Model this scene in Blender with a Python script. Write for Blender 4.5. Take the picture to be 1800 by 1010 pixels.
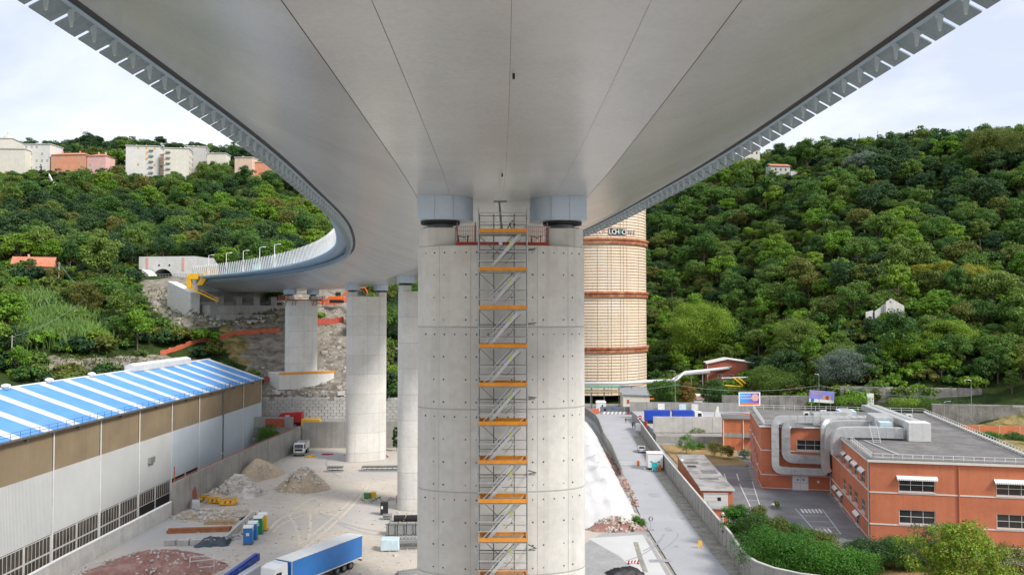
import bpy, math, random
import numpy as np
from mathutils import Vector, Matrix
for _o in list(bpy.data.objects): bpy.data.objects.remove(_o)
sc = bpy.context.scene; COL = sc.collection
random.seed(7); R = math.radians
# ------------------------------------------------------------------ camera
H, F, TH = 34.3, 1460.0, math.atan(44/1460)          # eye height, focal length in photo pixels (1800 wide), pitch up
cd = bpy.data.cameras.new('camera'); cam = bpy.data.objects.new('camera', cd); COL.objects.link(cam)
cam.location = (0, 0, H); cam.rotation_euler = (R(90)+TH, 0, 0)
cd.sensor_width = 36; cd.lens = 36*F/1800; cd.clip_start = .1; cd.clip_end = 20000
sc.camera = cam
# ------------------------------------------------------------------ sky, sun, exposure
SUN_EL, SUN_AZ = R(43), R(124)                       # azimuth clockwise from +Y: behind the camera, to the right
w = bpy.data.worlds.new('World'); sc.world = w; w.use_nodes = True
nt = w.node_tree; nt.nodes.clear()
def wn(t): return nt.nodes.new(t)
sky = wn('ShaderNodeTexSky'); sky.sky_type = 'NISHITA'; sky.sun_disc = False
sky.sun_elevation = SUN_EL; sky.sun_rotation = SUN_AZ; sky.dust_density = 2.0
b1 = wn('ShaderNodeBackground'); b1.inputs[1].default_value = .13; nt.links.new(sky.outputs[0], b1.inputs[0])
tc = wn('ShaderNodeTexCoord'); mp = wn('ShaderNodeMapping'); mp.inputs['Scale'].default_value = (1, 1, 2.6)
nt.links.new(tc.outputs['Generated'], mp.inputs[0])
nz = wn('ShaderNodeTexNoise'); nz.inputs['Scale'].default_value = 2.1; nz.inputs['Detail'].default_value = 7; nz.inputs['Roughness'].default_value = .55
nz.inputs['Distortion'].default_value = .4
nt.links.new(mp.outputs[0], nz.inputs['Vector'])
cr = wn('ShaderNodeValToRGB'); cr.color_ramp.elements[0].position = .40; cr.color_ramp.elements[0].color = (.54,.585,.69,1)
cr.color_ramp.elements[1].position = .70; cr.color_ramp.elements[1].color = (.92,.93,.95,1)
nt.links.new(nz.outputs[0], cr.inputs[0])
b2 = wn('ShaderNodeBackground'); b2.inputs[1].default_value = .98; nt.links.new(cr.outputs[0], b2.inputs[0])
mx = wn('ShaderNodeMixShader'); mx.inputs[0].default_value = .86
nt.links.new(b1.outputs[0], mx.inputs[1]); nt.links.new(b2.outputs[0], mx.inputs[2])
wo = wn('ShaderNodeOutputWorld'); nt.links.new(mx.outputs[0], wo.inputs[0])
sl = bpy.data.lights.new('sun', 'SUN'); sl.energy = 2.4; sl.angle = R(12); sl.color = (1, .96, .9)
so = bpy.data.objects.new('sun', sl); COL.objects.link(so)
_sd = Vector((math.sin(SUN_AZ)*math.cos(SUN_EL), math.cos(SUN_AZ)*math.cos(SUN_EL), math.sin(SUN_EL)))
so.rotation_euler = _sd.to_track_quat('Z', 'Y').to_euler()
vs = sc.view_settings; vs.view_transform = 'Standard'; vs.look = 'None'; vs.gamma = 1; vs.use_curve_mapping = False; vs.exposure = .6
sc.cycles.use_denoising = True; sc.cycles.max_bounces = 6; sc.cycles.diffuse_bounces = 3; sc.cycles.glossy_bounces = 3
sc.cycles.transparent_max_bounces = 8; sc.cycles.caustics_reflective = False; sc.cycles.caustics_refractive = False
# ------------------------------------------------------------------ pixel <-> place
ST, CT = math.sin(TH), math.cos(TH)
def ray(u, v):
    x, y = (u-900)/F, (505-v)/F
    return Vector((x, CT-y*ST, ST+y*CT))
def at(u, v, Y):                       # point on the pixel's ray at depth Y
    d = ray(u, v); t = Y/d.y
    return Vector((d.x*t, Y, H+d.z*t))
def gd(u, v, z=0.0):                   # point on the pixel's ray at height z
    d = ray(u, v); t = (z-H)/d.z
    return Vector((d.x*t, d.y*t, z))
def px(p):
    x, y, z = p[0], p[1], p[2]-H
    dep = y*CT+z*ST; up = -y*ST+z*CT
    return (900+F*x/dep, 505-F*up/dep, dep)
def pxa(x, y, z):
    z = z-H; dep = np.maximum(y*CT+z*ST, .01); up = -y*ST+z*CT
    return 900+F*x/dep, 505-F*up/dep
def inpoly(u, v, poly):
    c = np.zeros(np.shape(u), bool); n = len(poly)
    for i in range(n):
        x1, y1 = poly[i]; x2, y2 = poly[(i+1) % n]
        if y1 == y2: continue
        k = ((y1 > v) != (y2 > v)) & (u < (x2-x1)*(v-y1)/(y2-y1)+x1)
        c ^= k
    return c
# ------------------------------------------------------------------ materials
MT = {}
def M(name, col, rough=.65, metal=0., var=.12, scale=.35, fine=0.10, fscale=6., bump=0., bscale=20., streak=0., scol=None,
      wave=None, wamp=.3, spec=.5, stain=None, sscale=.12, samt=.5, trans=0., alpha=1., ov=.04):
    m = bpy.data.materials.new(name); m.use_nodes = True; t = m.node_tree; N = t.nodes; L = t.links
    p = N['Principled BSDF']; MT[name] = m
    p.inputs['Roughness'].default_value = rough; p.inputs['Metallic'].default_value = metal
    p.inputs['Specular IOR Level'].default_value = spec
    geo = N.new('ShaderNodeNewGeometry')
    def noise(s, det=3, vec=None, rgh=.6):
        n = N.new('ShaderNodeTexNoise'); n.inputs['Scale'].default_value = s; n.inputs['Detail'].default_value = det; n.inputs['Roughness'].default_value = rgh
        L.new(vec or geo.outputs['Position'], n.inputs['Vector']); return n.outputs[0]
    def ramp(src, p0, p1, c0, c1):
        r = N.new('ShaderNodeValToRGB'); e = r.color_ramp.elements
        e[0].position = p0; e[1].position = p1; e[0].color = (*c0, 1); e[1].color = (*c1, 1); L.new(src, r.inputs[0]); return r.outputs[0]
    def mix(f, a, b, mode='MIX'):
        x = N.new('ShaderNodeMix'); x.data_type = 'RGBA'; x.blend_type = mode
        if isinstance(f, float): x.inputs[0].default_value = f
        else: L.new(f, x.inputs[0])
        for i, q in ((6, a), (7, b)):
            if isinstance(q, tuple): x.inputs[i].default_value = (*q, 1)
            else: L.new(q, x.inputs[i])
        return x.outputs[2]
    lo = tuple(max(0, c*(1-var)) for c in col); hi = tuple(min(1, c*(1+var)) for c in col)
    c = ramp(noise(scale, 4), .32, .68, lo, hi)
    if fine: c = mix(float(1), c, ramp(noise(fscale, 3), .3, .7, (1-fine,)*3, (1+fine*.6,)*3), 'MULTIPLY')
    if stain: c = mix(ramp(noise(sscale, 6, None, .65), .48, .62, (0,)*3, (samt,)*3), c, tuple(stain))
    if streak:
        mpn = N.new('ShaderNodeMapping'); mpn.inputs['Scale'].default_value = (1.6, 1.6, .05); L.new(geo.outputs['Position'], mpn.inputs[0])
        c = mix(ramp(noise(1.0, 5, mpn.outputs[0]), .5, .72, (0,)*3, (streak,)*3), c, tuple(scol or tuple(x*.55 for x in col)))
    if ov:
        oi = N.new('ShaderNodeObjectInfo'); c = mix(float(1), c, ramp(oi.outputs['Random'], 0, 1, (1-ov,)*3, (1+ov,1+ov*.9,1+ov*.75)), 'MULTIPLY')
    L.new(c, p.inputs['Base Color'])
    hsrc = None
    if bump: hsrc = noise(bscale, 4)
    if wave:
        ax, freq = wave
        wv = N.new('ShaderNodeTexWave'); wv.wave_type = 'BANDS'; wv.bands_direction = ax; wv.inputs['Scale'].default_value = freq
        L.new(geo.outputs['Position'], wv.inputs['Vector']); hsrc = wv.outputs[1]
    if hsrc is not None:
        bp = N.new('ShaderNodeBump'); bp.inputs['Strength'].default_value = wamp if wave else bump; bp.inputs['Distance'].default_value = .08
        L.new(hsrc, bp.inputs['Height']); L.new(bp.outputs[0], p.inputs['Normal'])
    if trans: p.inputs['Transmission Weight'].default_value = trans
    if alpha < 1: p.inputs['Alpha'].default_value = alpha
    return m
M('concrete', (.68,.665,.625), .8, ov=.07, var=.08, scale=.25, fine=.07, fscale=2.5, bump=.15, bscale=6, streak=.30, scol=(.40,.37,.32), stain=(.50,.45,.36), sscale=.16, samt=.22)
M('concrete_dark', (.30,.29,.265), .85, var=.15, scale=.3, fine=.12, bump=.3, bscale=4, streak=.5, scol=(.16,.15,.13), stain=(.42,.41,.38), samt=.4)
M('concrete_old', (.36,.35,.325), .85, var=.14, scale=.4, fine=.12, streak=.45, scol=(.20,.19,.17), bump=.2, bscale=5)
M('concrete_pale', (.52,.51,.48), .85, var=.12, scale=.5, fine=.1, streak=.3, bump=.2, bscale=5)
M('joint', (.45,.44,.415), .9)
M('hole', (.07,.07,.07), .9, var=0, fine=0)
M('soffit', (.49,.505,.515), .24, ov=.022, var=.08, scale=.12, fine=.07, fscale=7, spec=.75, stain=(.56,.575,.585), sscale=.09, samt=.5, bump=.09, bscale=.55, streak=0)
M('soffit_core', (.06,.06,.058), .8, var=0)
M('casing', (.60,.70,.82), .32, var=.05, scale=.8, fine=.03, spec=.5)
M('fascia', (.33,.44,.54), .45, var=.06, scale=.5, fine=.04)
M('plate', (.21,.28,.33), .5, var=.1, scale=1.2, fine=.12, fscale=5, stain=(.14,.19,.22), sscale=1.2, samt=.6)
M('fin', (.60,.68,.73), .5, var=.05, scale=1, fine=.05)
M('black', (.02,.02,.022), .6, var=.1)
M('rubber', (.018,.018,.02), .85)
M('galv', (.40,.42,.42), .42, .6, var=.12, scale=3, fine=.1)
M('alu', (.62,.635,.63), .4, .45, var=.06, scale=2, fine=.06)
M('tube_dark', (.20,.21,.205), .5, .5, var=.2, scale=2)
M('orange_board', (.80,.30,.018), .55, var=.08, scale=1.5, fine=.1, stain=(.55,.2,.03), sscale=1.2, samt=.35)
M('lime_tag', (.65,.82,.02), .6)
M('red_net', (.50,.085,.06), .7, var=.15, scale=1)
M('orange_net', (.58,.13,.06), .75, var=.2, scale=1.2)
M('white_paint', (.78,.78,.76), .5, var=.04, scale=1, fine=.05)
M('white_dirty', (.66,.655,.63), .6, var=.08, scale=.8, fine=.08, streak=.25)
M('glass', (.03,.035,.04), .12, var=.3, scale=.4, spec=.6)
M('glass_brown', (.075,.062,.05), .35, var=.45, scale=.5)
M('glass_clear', (.80,.85,.88), .15, alpha=.28, var=.02)
M('factory', (.555,.175,.084), .8, var=.11, scale=.22, fine=.08, fscale=4, streak=.38, scol=(.40,.125,.065), stain=(.60,.235,.13), sscale=.2, samt=.3, bump=.08, bscale=15)
M('house_orange', (.60,.19,.085), .8, var=.1, scale=.4, fine=.1, streak=.25)
M('trim', (.70,.68,.64), .7, var=.06)
M('roof_felt', (.155,.148,.142), .9, var=.2, scale=.25, fine=.2, fscale=2, stain=(.24,.225,.21), sscale=.3, samt=.6)
M('roof_patch', (.33,.315,.30), .9, var=.2, scale=.4, fine=.15, stain=(.16,.15,.14), sscale=.3, samt=.8)
M('duct', (.52,.525,.52), .42, .35, var=.12, scale=.8, fine=.08, stain=(.62,.62,.62), sscale=.9, samt=.5)
M('duct_grey', (.42,.43,.44), .45, .45, var=.18, scale=.9, fine=.1)
M('brown_clad', (.27,.205,.125), .7, ov=.06, var=.12, scale=.2, fine=.05, streak=.35, scol=(.17,.13,.085), wave=('Y', 1.6), wamp=.6)
M('white_clad', (.56,.57,.555), .55, ov=.06, var=.05, scale=.15, fine=.03, streak=.15, scol=(.50,.50,.48), wave=('Y', 1.0), wamp=.45)
M('blue_clad', (.52,.575,.62), .55, ov=.06, var=.05, scale=.15, fine=.03, streak=.15, scol=(.48,.52,.55), wave=('Y', 1.0), wamp=.45)
M('roof_blue', (.10,.335,.74), .5, ov=.06, var=.1, scale=.4, fine=.08, fscale=2, stain=(.16,.36,.66), sscale=.25, samt=.5, wave=('Y', 1.4), wamp=.5)
M('roof_white', (.70,.72,.72), .5, ov=.06, var=.07, scale=.4, fine=.08, fscale=2, stain=(.58,.59,.58), sscale=.3, samt=.6, wave=('Y', 1.4), wamp=.5)
M('rail_blue', (.03,.07,.30), .5)
M('red_steel', (.42,.09,.05), .7, var=.25, scale=2)
M('rust', (.36,.115,.05), .85, var=.35, scale=.5, fine=.25, fscale=2, stain=(.55,.33,.2), sscale=.3, samt=.5)
M('tank', (.66,.56,.41), .7, var=.07, scale=.12, fine=.06, fscale=1.2, streak=.5, scol=(.60,.40,.24), stain=(.66,.62,.55), sscale=.1, samt=.5)
M('yard', (.51,.455,.385), .92, var=.12, scale=.06, fine=.10, fscale=.9, bump=.35, bscale=2.5, stain=(.44,.43,.42), sscale=.028, samt=.95)
M('track', (.60,.53,.43), .92, var=.1, scale=.5, fine=.12)
M('gravel_grey', (.36,.355,.35), .92, var=.15, scale=.15, fine=.2, fscale=3, bump=.5, bscale=5)
M('road', (.40,.40,.415), .85, var=.06, scale=.08, fine=.06, fscale=1.5, stain=(.34,.34,.35), sscale=.06, samt=.5, bump=.1, bscale=10)
M('road_pale', (.56,.56,.55), .85, var=.06, scale=.2, fine=.08)
M('skid', (.30,.30,.31), .85)
M('verge', (.30,.285,.25), .95, var=.3, scale=.6, fine=.3, fscale=3, bump=.6, bscale=4)
M('asphalt', (.165,.165,.175), .85, var=.15, scale=.15, fine=.12, fscale=2, stain=(.21,.21,.215), sscale=.15, samt=.7)
M('line', (.66,.66,.65), .7, var=.1, scale=2, fine=.2)
M('dry_grass', (.33,.215,.085), .95, var=.25, scale=.3, fine=.25, fscale=3, bump=.6, bscale=6, stain=(.20,.16,.06), sscale=.2, samt=.6)
M('grass', (.13,.17,.04), .95, var=.3, scale=.3, fine=.3, fscale=3, bump=.6, bscale=6)
M('sand', (.46,.365,.255), .95, var=.14, scale=.3, fine=.18, fscale=2, bump=.7, bscale=3)
M('rubble', (.56,.52,.47), .9, var=.22, scale=.8, fine=.15)
M('red_soil', (.34,.175,.14), .95, var=.2, scale=.5, fine=.25, fscale=3, bump=.7, bscale=4, stain=(.45,.33,.3), sscale=.5, samt=.4)
M('white_sheet', (.58,.575,.57), .6, var=.06, scale=.3, fine=.05, bump=.9, bscale=.9, stain=(.5,.48,.45), sscale=.5, samt=.25)
M('steel_brown', (.38,.15,.065), .7, var=.2, scale=1)
M('tarp_dark', (.045,.065,.085), .6, var=.3, scale=1)
M('tarp_blue', (.012,.06,.42), .5, var=.12, scale=.7, fine=.05, bump=.2, bscale=3)
M('trailer_blue', (.035,.20,.56), .45, var=.06, scale=.7, fine=.03, bump=.12, bscale=1.5)
M('crane_blue', (.02,.06,.32), .4, var=.1)
M('pale_blue', (.55,.68,.74), .5, var=.08, scale=1.5, bump=.4, bscale=3)
M('toilet_blue', (.03,.19,.50), .5, var=.05)
M('toilet_green', (.01,.26,.09), .5, var=.05)
M('toilet_yellow', (.85,.52,.015), .5, var=.05)
M('yellow', (.85,.46,.012), .5, var=.08)
M('orange_paint', (.80,.16,.02), .5, var=.08)
M('red_paint', (.48,.02,.03), .5, var=.08)
M('teal', (.01,.33,.35), .5, var=.05)
M('green_paint', (.05,.26,.07), .6, var=.1)
M('sign_green', (.08,.42,.30), .5, var=.03)
M('cab_white', (.80,.80,.80), .3, var=.03, scale=1, fine=.03)
M('car_silver', (.58,.60,.61), .3, .3, var=.03)
M('wood', (.45,.34,.20), .8, var=.2, scale=2)
M('brick', (.40,.115,.07), .85, var=.14, scale=.6, fine=.2, fscale=4)
M('pink_wall', (.72,.40,.34), .85, var=.08, streak=.2)
M('tile_red', (.55,.20,.11), .8, var=.15, scale=.6, fine=.2, fscale=3)
M('wall_cream', (.74,.70,.60), .85, var=.05, streak=.2)
M('wall_white', (.72,.71,.67), .85, var=.05, streak=.2)
M('wall_salmon', (.72,.33,.20), .85, var=.08, streak=.2)
M('wall_pink', (.72,.44,.40), .85, var=.06, streak=.2)
M('wall_grey', (.50,.49,.47), .85, var=.06, streak=.2)
M('wall_peach', (.74,.54,.42), .85, var=.06, streak=.2)
M('ruin', (.58,.56,.54), .9, var=.15, scale=.5, fine=.2, streak=.5, scol=(.35,.34,.32), bump=.4, bscale=2)
M('dome', (.50,.49,.47), .7, var=.08)
M('slate', (.27,.275,.285), .8, var=.12, scale=1, wave=('X', 1.0), wamp=.4)
M('window_dark', (.05,.05,.055), .4, var=.3, scale=.3)
M('shutter_yellow', (.75,.42,.05), .6); M('shutter_green', (.05,.30,.18), .6); M('shutter_grey', (.42,.42,.40), .6)
M('bark', (.16,.125,.09), .9, var=.25, scale=2, fine=.2)
M('stone_pale', (.50,.47,.43), .9, var=.2, scale=.4, fine=.25, fscale=1.5)
M('pipe_white', (.68,.69,.70), .45, .2, var=.06)
M('purple_ad', (.26,.25,.62), .5, var=.2, scale=.5)
M('grey_panel', (.17,.18,.205), .55, var=.1, scale=.6, fine=.06)
M('door_grey', (.60,.61,.62), .5, var=.05)
# ------------------------------------------------------------------ mesh builder
def rot2(x, y, a): c, s = math.cos(a), math.sin(a); return x*c-y*s, x*s+y*c
class MB:
    def __init__(s): s.v = []; s.f = []; s.m = []; s.mi = 0
    def add(s, vs, fs):
        n = len(s.v); s.v += [tuple(p) for p in vs]; s.f += [tuple(i+n for i in f) for f in fs]; s.m += [s.mi]*len(fs); return s
    def hexa(s, q): return s.add(q, [(0,3,2,1),(4,5,6,7),(0,1,5,4),(1,2,6,5),(2,3,7,6),(3,0,4,7)])
    def box(s, x0, x1, y0, y1, z0, z1): return s.hexa([(x0,y0,z0),(x1,y0,z0),(x1,y1,z0),(x0,y1,z0),(x0,y0,z1),(x1,y0,z1),(x1,y1,z1),(x0,y1,z1)])
    def rbox(s, cx, cy, z0, sx, sy, sz, rz=0, tap=1.0):
        q = []
        for z, k in ((z0, 1), (z0+sz, tap)):
            for a, b in ((-1,-1),(1,-1),(1,1),(-1,1)):
                x, y = rot2(a*sx*k/2, b*sy*k/2, rz); q.append((cx+x, cy+y, z))
        return s.hexa(q)
    def bar(s, a, b, w, h=None, up=(0,0,1)):
        a, b = Vector(a), Vector(b); d = (b-a).normalized(); upv = Vector(up)
        if abs(d.dot(upv)) > .99: upv = Vector((0,1,0))
        x = d.cross(upv).normalized()*w/2; y = x.cross(d).normalized()*(h or w)/2
        return s.hexa([a-x-y, a+x-y, a+x+y, a-x+y, b-x-y, b+x-y, b+x+y, b-x+y])
    def tube(s, pts, r, n=6, caps=True):
        pts = [Vector(p) for p in pts]; rr = r if isinstance(r, (list, tuple)) else [r]*len(pts); base = len(s.v); ring = []
        for i, p in enumerate(pts):
            d = (pts[min(i+1, len(pts)-1)]-pts[max(i-1, 0)]).normalized()
            up = Vector((0,0,1)) if abs(d.z) < .95 else Vector((0,1,0))
            x = d.cross(up).normalized(); y = x.cross(d)
            ring += [p+(x*math.cos(2*math.pi*k/n)+y*math.sin(2*math.pi*k/n))*rr[i] for k in range(n)]
        fs = [(i*n+k, i*n+(k+1) % n, (i+1)*n+(k+1) % n, (i+1)*n+k) for i in range(len(pts)-1) for k in range(n)]
        if caps: fs += [tuple(range(n))[::-1], tuple(range((len(pts)-1)*n, len(pts)*n))]
        return s.add(ring, fs)
    def prism(s, poly, z0, z1):
        n = len(poly); vs = [(x,y,z0) for x,y in poly]+[(x,y,z1) for x,y in poly]
        return s.add(vs, [tuple(range(n))[::-1], tuple(range(n, 2*n))]+[(i,(i+1) % n,n+(i+1) % n,n+i) for i in range(n)])
    def profx(s, poly, x0, x1):            # polygon in (y,z) pushed along x
        n = len(poly); vs = [(x0,y,z) for y,z in poly]+[(x1,y,z) for y,z in poly]
        return s.add(vs, [tuple(range(n)), tuple(range(n, 2*n))[::-1]]+[(i,n+i,n+(i+1) % n,(i+1) % n) for i in range(n)])
    def profy(s, poly, y0, y1):            # polygon in (x,z) pushed along y
        n = len(poly); vs = [(x,y0,z) for x,z in poly]+[(x,y1,z) for x,z in poly]
        return s.add(vs, [tuple(range(n))[::-1], tuple(range(n, 2*n))]+[(i,(i+1) % n,n+(i+1) % n,n+i) for i in range(n)])
    def lathe(s, prof, n=24, c=(0,0)):
        vs = [(c[0]+r*math.cos(2*math.pi*k/n), c[1]+r*math.sin(2*math.pi*k/n), z) for r,z in prof for k in range(n)]
        fs = [(i*n+k, i*n+(k+1) % n, (i+1)*n+(k+1) % n, (i+1)*n+k) for i in range(len(prof)-1) for k in range(n)]
        return s.add(vs, fs+[tuple(range(n))[::-1], tuple(range((len(prof)-1)*n, len(prof)*n))])
    def wheel(s, c, r, wd, axis='y', n=20):
        c = Vector(c); o = Vector((0,wd/2,0)) if axis == 'y' else Vector((wd/2,0,0))
        return s.tube([c-o, c-o*.8, c+o*.8, c+o], [r*.93, r, r, r*.93], n)
    def mesh(s, name, mat, smooth=False):
        me = bpy.data.meshes.new(name); me.from_pydata(s.v, [], s.f)
        for q in (mat if isinstance(mat, (list, tuple)) else [mat]): me.materials.append(MT[q])
        if any(s.m): me.polygons.foreach_set('material_index', s.m)
        if smooth: me.polygons.foreach_set('use_smooth', [True]*len(s.f))
        return me
    def build(s, name, mat, parent=None, smooth=False, bev=0, loc=None, rz=0):
        o = inst(s.mesh(name, mat, smooth), name, parent, loc, rz)
        if smooth == 'auto': autosm(o)
        if bev:
            b = o.modifiers.new('bevel', 'BEVEL'); b.width = bev; b.segments = 2; b.limit_method = 'ANGLE'; b.angle_limit = R(40)
        return o
def inst(me, name, parent=None, loc=None, rz=0, scale=None, mat4=None):
    o = bpy.data.objects.new(name, me); COL.objects.link(o)
    if parent: o.parent = parent
    if mat4 is not None: o.matrix_local = mat4
    else:
        if loc is not None: o.location = loc
        if rz: o.rotation_euler = (0,0,rz) if not isinstance(rz, tuple) else rz
    if scale is not None: o.scale = scale if isinstance(scale, (tuple, list)) else (scale,)*3
    return o
def autosm(o): pass
def tag(o, label=None, cat=None, group=None, kind=None):
    for k, q in (('label', label), ('category', cat), ('group', group), ('kind', kind)):
        if q: o[k] = q
    return o
def thing(name, label, cat, loc=(0,0,0), rz=0, group=None):
    o = bpy.data.objects.new(name, None); COL.objects.link(o); o.empty_display_size = .3
    o.location = loc; o.rotation_euler = (0,0,rz); return tag(o, label, cat, group)
def struct(mb, name, mat, **k): return tag(mb.build(name, mat, **k), kind='structure')
KIDS = {}
def dup(root, loc, rz=0, label=None, group=None, scale=None):
    r = root.copy(); COL.objects.link(r); r.location = loc; r.rotation_euler = (0,0,rz)
    if scale: r.scale = (scale,)*3
    tag(r, label, None, group)
    for ch in root.children:
        c = ch.copy(); COL.objects.link(c); c.parent = r
        for g in ch.children:
            d = g.copy(); COL.objects.link(d); d.parent = c
    return r
M('rock_wall', (.20,.19,.17), .95, var=.3, scale=.3, fine=.25, fscale=1.5, bump=.8, bscale=1.5, streak=.5, scol=(.09,.09,.075), stain=(.30,.29,.27), sscale=.25, samt=.6)
M('yard_grey', (.40,.39,.38), .92, var=.1, scale=.5, fine=.12)
M('blind', (.55,.53,.48), .8)
M('road_patch', (.33,.33,.335), .85, var=.15, scale=.6, fine=.12)
# ------------------------------------------------------------------ terrain
ctl = []
def cp(u, v, Y, dz=0): p = at(u, v, Y); ctl.append((p.x, p.y, p.z+dz))
for a in [(540,668,238),(540,692,229),(480,703,225),(600,703,225),(700,690,228),(650,640,250),(640,600,262),(600,560,275),(600,530,290),(690,600,275),(690,560,300),
          (300,545,272),(260,498,292),(430,545,280),(490,558,270),(440,620,246),(330,582,258),(300,627,236),(180,640,222),(120,640,215),(30,652,200),(-60,650,185),
          (60,478,275),(340,492,312),(240,492,318),(100,560,245),(200,560,255)]: cp(*a)
for a in [(50,325,500),(140,305,530),(220,312,545),(330,306,555),(440,302,560),(-60,330,480)]: cp(*a)
for a in [(300,420,390),(450,410,390),(150,400,390),(30,400,380),(560,420,400),(690,450,400),(350,360,470),(150,350,450)]: cp(*a, -7)
for a in [(300,262,650),(150,272,650),(0,275,640),(450,275,640),(600,290,620)]: cp(*a, -10)
for a in [(1150,655,372),(1200,600,385),(1310,668,335),(1450,640,292),(1650,688,266),(1750,688,262),(1800,700,245),(1900,690,240),(1560,556,305)]: cp(*a)
for a in [(1200,500,425),(1200,400,470),(1200,330,510),(1250,300,535),(1050,400,500),(900,400,520),(760,420,480),(1000,300,560),(800,300,600),
          (1320,480,395),(1320,380,450),(1450,560,312),(1450,450,352),(1450,350,412),(1450,275,475),(1600,265,455),(1650,600,277),(1650,480,332),(1650,350,392),(1680,262,448),(1350,290,505),
          (1800,600,268),(1800,480,312),(1800,350,372),(1800,250,428),(1950,600,260),(1950,400,340),(1950,250,410)]: cp(*a, -7.5)
for x in (-500,-380,-250,-100,50,200,350,500): ctl.append((x, 760, 128)); ctl.append((x, 660, 126))
for x, y, z in [(500,400,110),(500,300,70),(500,200,30),(500,100,10),(-500,400,85),(-500,250,60),(-500,100,45),(-300,100,40),(-200,150,32),(-160,60,30),(-110,60,12),(-110,130,14),(-112,180,17),(-500,-150,40),(-200,-150,25),
                (330,200,10),(330,100,2),(0,320,5),(30,330,5),(60,320,4),(45,352,6),(90,340,7),(-20,300,10),(-22,262,8),(-90,268,36.3),(-76,277,36.3),(-100,257,35.6),(-108,292,46),(-96,303,46),(-64,268,31)]: ctl.append((x,y,z))
for x in (-60,-25,10,45,80): 
    for y in (-150,-60,20,100,160,203): ctl.append((x,y,0))
for x, y in [(25,240),(25,285),(60,240),(60,285),(85,285),(90,255),(120,245),(120,200),(160,230),(160,150),(200,225),(120,100),(160,60),(220,120),(120,-100),(220,-100),(220,30),(0,240)]: ctl.append((x,y,0))
ctl = np.array(ctl); n = NCTL = len(ctl)
def phi(r): return r
D = np.hypot(ctl[:,None,0]-ctl[None,:,0], ctl[:,None,1]-ctl[None,:,1])
A = np.zeros((n+1, n+1)); A[:n,:n] = phi(D)-np.eye(n)*.8; A[:n,n] = 1; A[n,:n] = 1
wsol = np.linalg.solve(A, np.append(ctl[:,2], 0))
def rbf(x, y):
    x = np.clip(np.asarray(x, float), -500, 500); y = np.clip(np.asarray(y, float), -150, 760)
    out = np.full(x.shape, wsol[NCTL])
    for i in range(NCTL): out = out+wsol[i]*np.hypot(x-ctl[i,0], y-ctl[i,1])
    return out
def sstep(a, b, t): t = np.clip((t-a)/(b-a), 0, 1); return t*t*(3-2*t)
def hgt(x, y):
    x = np.asarray(x, float); y = np.asarray(y, float)
    h = np.clip(rbf(x, y), -2, 160)
    rough = 1.1*np.sin(x*.11+1.3*np.sin(y*.05))*np.sin(y*.09+x*.03)+.5*np.sin(x*.31+y*.2)*np.sin(y*.27)
    k = sstep(.8, 3.5, h); z = h*k-.14*(1-k)+rough*sstep(6, 20, h)
    z = np.where((x > -55.5) & (x < 5) & (y < 225.8), -.14, z)
    z = np.where((x <= -55.5) & (x > -99) & (y >= 222.5) & (y < 225.8), -.14, z)
    z = np.where((x <= -55.5) & (x > -99) & (y < 222.5), -5.2, z)
    z = np.where((x > 5) & (y < 237) & (x < 300) & (h < 12), -.14, z)
    z = np.where((x > 5) & (x < 84) & (y < 296) & (h < 9), -.14, z)
    z = np.where((x > 88) & (x < 300) & (y < 237) & (h < 12), z+3.0*sstep(92,112,x)*sstep(180,212,y), z)
    return z
gx = np.concatenate([[-9000,-4000,-1800,-900,-650], np.arange(-500, 501, 3.2), [650,900,1800,4000,9000]])
gy = np.concatenate([[-9000,-4000,-1500,-600,-300], np.arange(-150, 200, 8.), np.arange(200, 641, 3.2), np.arange(650, 761, 10.), [900,1500,3000,6000,12000]])
GX, GY = np.meshgrid(gx, gy); GZ = hgt(GX, GY)
nx_, ny_ = len(gx), len(gy)
idx = np.arange(nx_*ny_).reshape(ny_, nx_)
faces = np.stack([idx[:-1,:-1], idx[:-1,1:], idx[1:,1:], idx[1:,:-1]], -1).reshape(-1, 4)
me = bpy.data.meshes.new('ground')
me.from_pydata(np.stack([GX, GY, GZ], -1).reshape(-1, 3).tolist(), [], faces.tolist())
BARE = [[(232,500),(330,480),(420,500),(610,500),(650,500),(650,560),(636,600),(636,700),(470,700),(440,650),(430,600),(400,572),(330,580),(285,566),(262,530)],
        [(60,628),(300,626),(360,640),(240,652),(60,648)]]
GRASSY = [[(30,345),(75,335),(110,352),(60,400),(35,380)], [(1150,660),(1230,600),(1250,680)], [(390,560),(440,560),(500,600),(490,640),(420,640),(380,600)]]
U_, V_ = pxa(GX, GY, GZ)
bare = np.zeros(GX.shape); dry = np.zeros(GX.shape)
for pl in BARE: bare += inpoly(U_, V_, pl) & (GY > 60) & (GY < 420)
for pl in GRASSY: dry += inpoly(U_, V_, pl) & (GY > 60) & (GY < 620)
flat = (GZ < .5) & ~((GX > 86) & (GY > 105)); dry += ((GX > 86) & (GY > 105) & (GY < 240) & (GZ < 6))
for nm, arr in (('bare', np.clip(bare, 0, 1)), ('dry', np.clip(dry, 0, 1)), ('flat', flat*1.)):
    at_ = me.attributes.new(nm, 'FLOAT', 'POINT'); at_.data.foreach_set('value', arr.reshape(-1).astype(np.float32))
me.polygons.foreach_set('use_smooth', [True]*len(me.polygons))
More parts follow.
